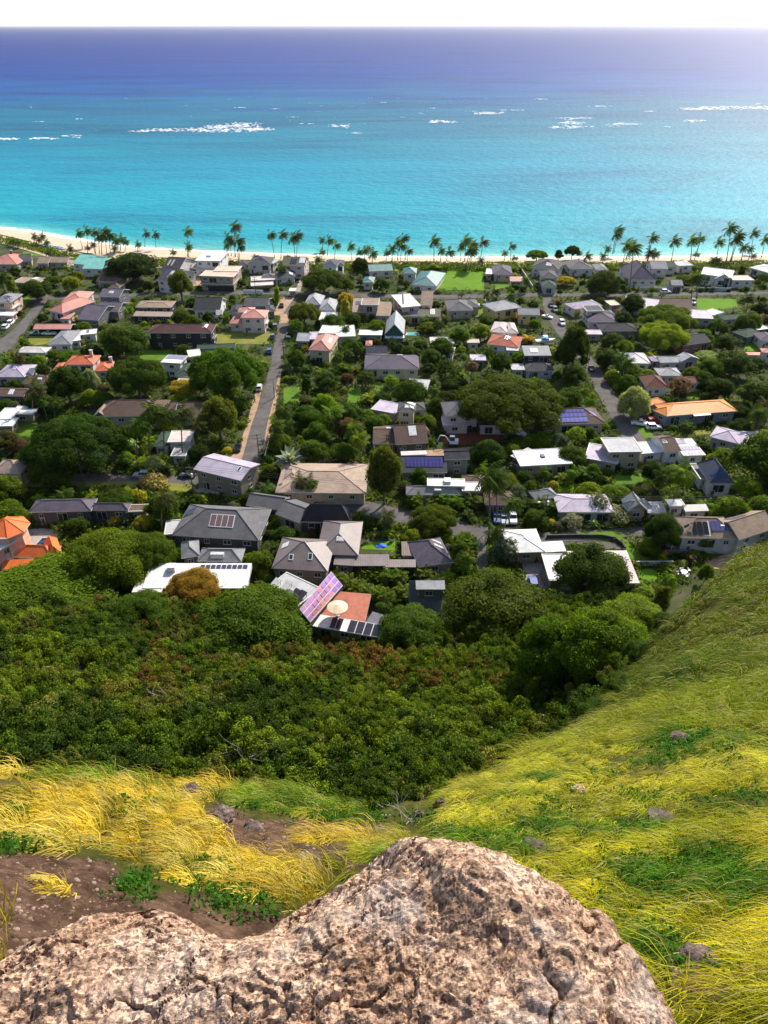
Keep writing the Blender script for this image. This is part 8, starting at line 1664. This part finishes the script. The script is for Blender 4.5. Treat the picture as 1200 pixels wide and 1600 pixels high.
wall_run('deck_railing', 'white railing of the hillside house deck', 'railing', [(465, 788), (560, 730), (575, 766), (760, 768), (970, 764)], 2.3, .1, M['white'], CO['white'], 950, 700, 4.8, rails=(1.3, 1.8, 2.25))
wall_run('garden_wall', 'white wall in front of the tan-pink broad house', 'wall', [(745, 735), (860, 728), (920, 715)], 1.2, .25, M['wall'], CO['offwhite'], 300, 540, 4.)
wall_run('wooden_steps_rail', 'weathered wooden stair rail beside the parking court', 'railing', [(375, 480), (400, 545), (440, 580)], 1.1, .1, M['any'], (.2, .13, .1), 750, 780, 4., rails=(.5, 1.0))
wall_run('garden_wall', 'pale wall beside the lower end of the straight street', 'wall', [(484, 610), (462, 690), (452, 742)], 1.3, .25, M['wall'], CO['offwhite'], 300, 540, 4.)
# ------------------------------------------------------------ pools, courtyard, parasol, furniture, boat, excavator, kayaks
def pool(px, py_list, label, mat, rim=(.55, .5, .45)):
    P_ = [G(x, y, 0) for x, y in py_list]; c = sum(P_, Vector()) / len(P_); o = empty('swimming_pool', c); tag(o, label, 'pool')
    mb = MB(); mb.poly([(p - c) + Vector((0, 0, .09)) for p in P_]); mb.build('water', mat, o)
    rb = MB(); Q_ = [c + (p - c) * 1.08 + (p - c).normalized() * .35 for p in P_]; n = len(P_)
    for i in range(n):
        j = (i + 1) % n; rb.poly([(P_[i] - c) + Vector((0, 0, .16)), (P_[j] - c) + Vector((0, 0, .16)), (Q_[j] - c) + Vector((0, 0, .16)), (Q_[i] - c) + Vector((0, 0, .16))])
        rb.poly([(Q_[i] - c) + Vector((0, 0, .16)), (Q_[j] - c) + Vector((0, 0, .16)), Q_[j] - c, Q_[i] - c]); rb.poly([(P_[i] - c) + Vector((0, 0, .16)), (P_[j] - c) + Vector((0, 0, .16)), (P_[j] - c) + Vector((0, 0, .0)), (P_[i] - c) + Vector((0, 0, .0))])
    rb.build('pool_rim', M['any'], o, color=rim)
pool(0, [(55, 853), (66, 841.5), (76, 841), (84, 842), (75, 855)], 'dark blue pool on the patio of the orange villa', M['darkpool'], (.5, .36, .3)); pool(0, [(635, 524), (637, 520.5), (652, 520.5), (654, 524)], 'small turquoise pool beside the green-gabled house', M['pool'])
pool(0, [(1192, 487), (1192, 483), (1212, 483), (1212, 488)], 'turquoise pool at the right edge by the long green-grey house', M['pool'])
tb2 = MB(); tb2.poly([G(400 + x / 4, 780 + y / 4, .07) for x, y in [(660, 312), (672, 268), (870, 262), (866, 322)]]); tag(tb2.build('artificial_lawn', M['brightlawn']), kind='structure')
def lump(name, px, py, w_, h_, col, label, cat, mat='any', seed=1):
    p = G(px, py, .08); q = cube_sphere(10).reshape(-1, 3); q = q * (1 + .45 * fbm(q * 1.7 + seed, 3, seed))[:, None] * np.array([w_ / 2, w_ / 3, h_]); q[:, 2] = np.maximum(q[:, 2], 0)
    o = link(name, quads_mesh(name, q.reshape(-1, 4, 3), np.ones((len(q) // 4, 3)), M[mat]), loc=p, color=col); tag(o, label, cat); return o
lump('tarpaulin', 595, 853, 2.6, .45, (.02, .12, .7), 'crumpled blue tarpaulin on the little courtyard lawn', 'tarpaulin', seed=4)
for x, y, l_ in ((573, 847, 'white urn planter at the left of the courtyard lawn'), (613, 846, 'white urn planter at the right of the courtyard lawn')):
    o = empty('urn_planter', G(x, y, 0)); tag(o, l_, 'planter'); mb = MB(); mb.tube([(0, 0, 0), (0, 0, .25), (0, 0, .8), (0, 0, 1.1)], [.25, .45, .5, .36], 10); mb.build('pot', M['white'], o); k = KIND['bush'][0]; c = link('foliage', k['crown'], o, (0, 0, .9), color=FC['green']); c.scale = (.35, .35, .4)
o = empty('parasol', G(528, 964, 3.4)); o.location.z = 3.75; tag(o, 'round cream parasol on the terracotta roof terrace', 'parasol'); mb = MB(); rr_ = 2.05
for k in range(16):
    a, b = 2 * math.pi * k / 16, 2 * math.pi * (k + 1) / 16; mb.poly([(rr_ * math.cos(a), rr_ * math.sin(a), 2.2), (rr_ * math.cos(b), rr_ * math.sin(b), 2.2), (0, 0, 2.75)]); mb.poly([(rr_ * math.cos(b), rr_ * math.sin(b), 2.05), (rr_ * math.cos(a), rr_ * math.sin(a), 2.05), (rr_ * math.cos(a), rr_ * math.sin(a), 2.2), (rr_ * math.cos(b), rr_ * math.sin(b), 2.2)])
mb.build('canopy', M['any'], o, color=(.68, .5, .34)); mb = MB(); mb.bar((0, 0, 0), (0, 0, 2.85), .04, .04, 8); mb.bar((0, 0, 0), (0, 0, .12), .4, .4, 12); mb.build('pole', M['metalgrey'], o)
def patio_chair(px, py, rz, label):
    o = empty('garden_chair', G(px, py, .05), rz); tag(o, label, 'chair', 'white patio chairs'); mb = MB(); mb.box(-.3, .3, -.3, .3, .4, .46); mb.build('seat', M['white'], o); mb = MB(); mb.box(-.3, .3, .27, .33, .46, .95); mb.build('backrest', M['white'], o)
    for x in (-.26, .26):
        for y in (-.26, .26): mb = MB(); mb.box(x - .03, x + .03, y - .03, y + .03, 0, .4); mb.build('leg', M['white'], o)
o = empty('garden_table', G(1068, 897, .05)); tag(o, 'white patio table beside the small bright lawn', 'table'); mb = MB(); mb.bar((0, 0, .7), (0, 0, .76), .75, .75, 18); mb.build('tabletop', M['white'], o); mb = MB(); mb.bar((0, 0, 0), (0, 0, .7), .07, .07, 8); mb.bar((0, 0, 0), (0, 0, .05), .4, .4, 10); mb.build('pedestal', M['white'], o)
for k, (x, y) in enumerate([(1058, 899), (1076, 893), (1064, 891), (1073, 902)]): patio_chair(x, y, k * 1.5, ['white patio chair left of the patio table', 'white patio chair right of the patio table', 'white patio chair behind the patio table', 'white patio chair in front of the patio table'][k])
lump('bush', 1038, 868, 1.3, 1.4, (.4, .2, .05), 'small orange-brown bush on the lawn beside the dark thicket', 'bush', seed=9)
# boat on a trailer
o = empty('motor_boat', G(851, 538, 0), R(8)); tag(o, 'white and blue motor boat on a trailer beside the red-brown house', 'boat'); mb = MB(); secs = []
for f in np.linspace(0, 1, 9):
    x = -3.6 + 7.4 * f; w_ = 1.15 * (1 - max(0, f - .5) ** 2 * 3.6); zt = 1.75 + .35 * f * f; secs.append([(x, -w_, zt), (x, -w_ * .8, 1.0 + .3 * f), (x, 0, .7 + .7 * max(0, f - .6)), (x, w_ * .8, 1.0 + .3 * f), (x, w_, zt)])
for a, b in zip(secs[:-1], secs[1:]):
    for k in range(4): mb.poly([a[k], a[k + 1], b[k + 1], b[k]])
    mb.poly([a[0], b[0], b[4], a[4]])
mb.poly(secs[0]); mb.build('hull', M['white'], o); mb = MB(); mb.box(-1.2, 1.2, -.85, .85, 1.9, 2.5); mb.build('canvas_cover', M['any'], o, color=(.05, .3, .75)); mb = MB(); mb.box(-.9, .7, -.8, .8, 3.2, 3.32)
for x in (-.8, .6):
    for y in (-.7, .7): mb.bar((x, y, 2.4), (x, y, 3.2), .04, .04, 5)
mb.build('hard_top', M['white'], o); mb = MB(); mb.box(-2.6, 3.9, -.1, .1, .45, .6)
for y in (-1, 1): mb.bar((-.8, y - .1, .35), (-.8, y + .1, .35), .35, .35, 12)
mb.bar((-.8, -1, .4), (-.8, 1, .4), .06, .06, 6); mb.build('trailer', M['rubber'], o)
# excavator on the bare lot
o = empty('mini_excavator', G(707, 696, .05), R(175)); tag(o, 'small white excavator with its arm out at the edge of the red soil lot', 'excavator'); mb = MB()
for y in (-.85, .85):
    for a, b in zip([(-1.2, .1), (1.2, .1), (1.4, .45), (1.2, .75), (-1.2, .75), (-1.4, .45)], [(1.2, .1), (1.4, .45), (1.2, .75), (-1.2, .75), (-1.4, .45), (-1.2, .1)]): mb.poly([(a[0], y - .22, a[1]), (a[0], y + .22, a[1]), (b[0], y + .22, b[1]), (b[0], y - .22, b[1])])
    for sg in (-.22, .22): mb.poly([(x, y + sg, z) for x, z in [(-1.2, .1), (1.2, .1), (1.4, .45), (1.2, .75), (-1.2, .75), (-1.4, .45)]])
mb.build('tracks', M['rubber'], o); mb = MB(); mb.box(-1.6, .9, -.85, .85, .85, 1.5); mb.box(-1.6, -.6, -.8, .8, 1.5, 1.9); mb.build('body', M['white'], o); mb = MB(); mb.box(-.5, .8, -.75, .2, 1.5, 2.75); mb.build('cab', M['glass'], o); mb = MB(); mb.box(-.55, .85, -.8, .25, 2.75, 2.85); mb.build('cab_roof', M['white'], o)
mb = MB(); mb.tube([(.8, .5, 1.3), (2.2, .5, 3.2), (3.6, .5, 3.3)], [.17, .17, .13], 6); mb.build('boom', M['white'], o); mb = MB(); mb.bar((3.6, .5, 3.3), (4.4, .5, 1.4), .13, .1, 6); mb.build('stick', M['white'], o); mb = MB(); mb.poly([(4.2, .1, 1.4), (4.2, .9, 1.4), (4.0, .9, .7), (4.0, .1, .7)]); mb.poly([(4.0, .1, .7), (4.0, .9, .7), (4.7, .9, .6), (4.7, .1, .6)]); mb.poly([(4.2, .1, 1.4), (4.0, .1, .7), (4.7, .1, .6)]); mb.poly([(4.2, .9, 1.4), (4.7, .9, .6), (4.0, .9, .7)]); mb.build('bucket', M['rubber'], o)
# kayaks drawn up on the sand
kb = MB(); secs = []
for f in np.linspace(0, 1, 9):
    w_ = .36 * math.sin(math.pi * min(max(f, .03), .97)) ** .6; x = -2.2 + 4.4 * f; up = .16 * (2 * f - 1) ** 2; secs.append([(x, -w_, .3 + up), (x, -w_ * .7, .1 + up), (x, w_ * .7, .1 + up), (x, w_, .3 + up), (x, 0, .38 + up)])
for a, b in zip(secs[:-1], secs[1:]):
    for k in range(5): kb.poly([a[k], a[(k + 1) % 5], b[(k + 1) % 5], b[k]])
kb.poly(secs[0]); kb.poly(secs[-1]); km = kb.mesh('kayak', M['paint'])
for k in range(9):
    o = link('kayak', km, color=[(.03, .16, .5), (.03, .2, .6), (.6, .62, .65), (.05, .25, .5)][k % 4]); o.location = G(62 + k * 4.2, 383.5 + (k % 3) * 1.9 + k * .35, .2); o.scale = (1.5, 1.5, 1.5); o.rotation_euler = (0, 0, R(-25 + rng.uniform(-20, 20))); tag(o, 'blue or white kayak drawn up on the sand at the far left beach', 'kayak', 'kayaks on the left beach')
# ------------------------------------------------------------ the walker in the yellow shirt
def skin_mesh(name, pts, edges, radii, root, mat, lv=2):
    me = bpy.data.meshes.new(name + '_base'); me.from_pydata(pts, edges, []); o = bpy.data.objects.new(name + '_tmp', me); COL.objects.link(o)
    o.modifiers.new('skin', 'SKIN'); sv = me.skin_vertices[0].data
    for i, r in enumerate(radii): sv[i].radius = (r, r) if not isinstance(r, tuple) else r
    sv[root].use_root = True; o.modifiers.new('sub', 'SUBSURF').levels = lv
    dg = bpy.context.evaluated_depsgraph_get(); m2 = bpy.data.meshes.new_from_object(o.evaluated_get(dg)); m2.name = name; bpy.data.objects.remove(o)
    m2.materials.clear(); m2.materials.append(mat)
    for p_ in m2.polygons: p_.use_smooth = True
    return m2
M['skin'] = plain('skin', (.36, .2, .13), .6, scale=6)
pts = [(0, 0, .95), (0, 0, 1.15), (0, 0, 1.38), (0, 0, 1.5), (0, .02, 1.58), (0, .02, 1.70), (-.19, 0, 1.42), (-.25, -.06, 1.15), (-.22, .08, .93), (-.22, .11, .85), (.19, 0, 1.42), (.25, .06, 1.15), (.24, .2, .96), (.24, .24, .89), (-.1, 0, .9), (-.11, .14, .5), (-.11, .06, .09), (-.11, .2, .04), (.1, 0, .9), (.11, -.04, .5), (.11, -.26, .13), (.11, -.16, .05)]
edg = [(0, 1), (1, 2), (2, 3), (3, 4), (4, 5), (2, 6), (6, 7), (7, 8), (8, 9), (2, 10), (10, 11), (11, 12), (12, 13), (0, 14), (14, 15), (15, 16), (16, 17), (0, 18), (18, 19), (19, 20), (20, 21)]
rad = [.14, .14, .15, .06, .09, .1, .06, .045, .036, .03, .06, .045, .036, .03, .085, .06, .04, .035, .085, .06, .04, .035]
pr = empty('person', G(172, 749, .05), R(80)); pr.scale = (1.05, 1.05, 1.05); tag(pr, 'person in a bright yellow shirt and dark shorts walking along the lower left street', 'person')
link('body', skin_mesh('body', pts, edg, rad, 0, M['skin']), pr)
link('shirt', skin_mesh('shirt', [(0, 0, .92), (0, 0, 1.15), (0, 0, 1.38), (-.2, 0, 1.42), (-.25, -.04, 1.24), (.2, 0, 1.42), (.25, .04, 1.24)], [(0, 1), (1, 2), (2, 3), (3, 4), (2, 5), (5, 6)], [.19, .185, .185, .09, .08, .09, .08], 0, M['any']), pr, color=(.8, .45, .02))
link('shorts', skin_mesh('shorts', [(0, 0, .95), (-.1, .01, .86), (-.11, .1, .55), (.1, 0, .86), (.11, -.03, .55)], [(0, 1), (1, 2), (0, 3), (3, 4)], [.165, .12, .09, .12, .09], 0, M['any']), pr, color=(.03, .04, .07))
hb = CS * np.array([.115, .125, .1]) + np.array([0, -.01, 1.74]); link('hair', quads_mesh('hair', hb, np.ones((len(hb), 3)), M['leaf']), pr, color=(.03, .02, .015))
for x, y in ((-.11, .13), (.11, -.2)):
    mb = MB(); mb.box(x - .05, x + .05, y - .1, y + .16, 0, .09); mb.build('shoe', M['rubber'], pr)
# ------------------------------------------------------------ sea air: one even box of pale haze
hz = MB(); hz.box(-175000, 175000, -3000, 175000, -12, 128); hm_, ht_, hb_ = newmat('sea_haze'); ht_.nodes.remove(hb_)
pv = N(ht_, 'VolumePrincipled', Density=HAZE, Anisotropy=0.55); pv.inputs['Color'].default_value = (.93, .92, .98, 1); L(ht_, pv.outputs[0], ht_.nodes['Material Output'].inputs['Volume'])
tag(hz.build('haze', hm_), kind='stuff')
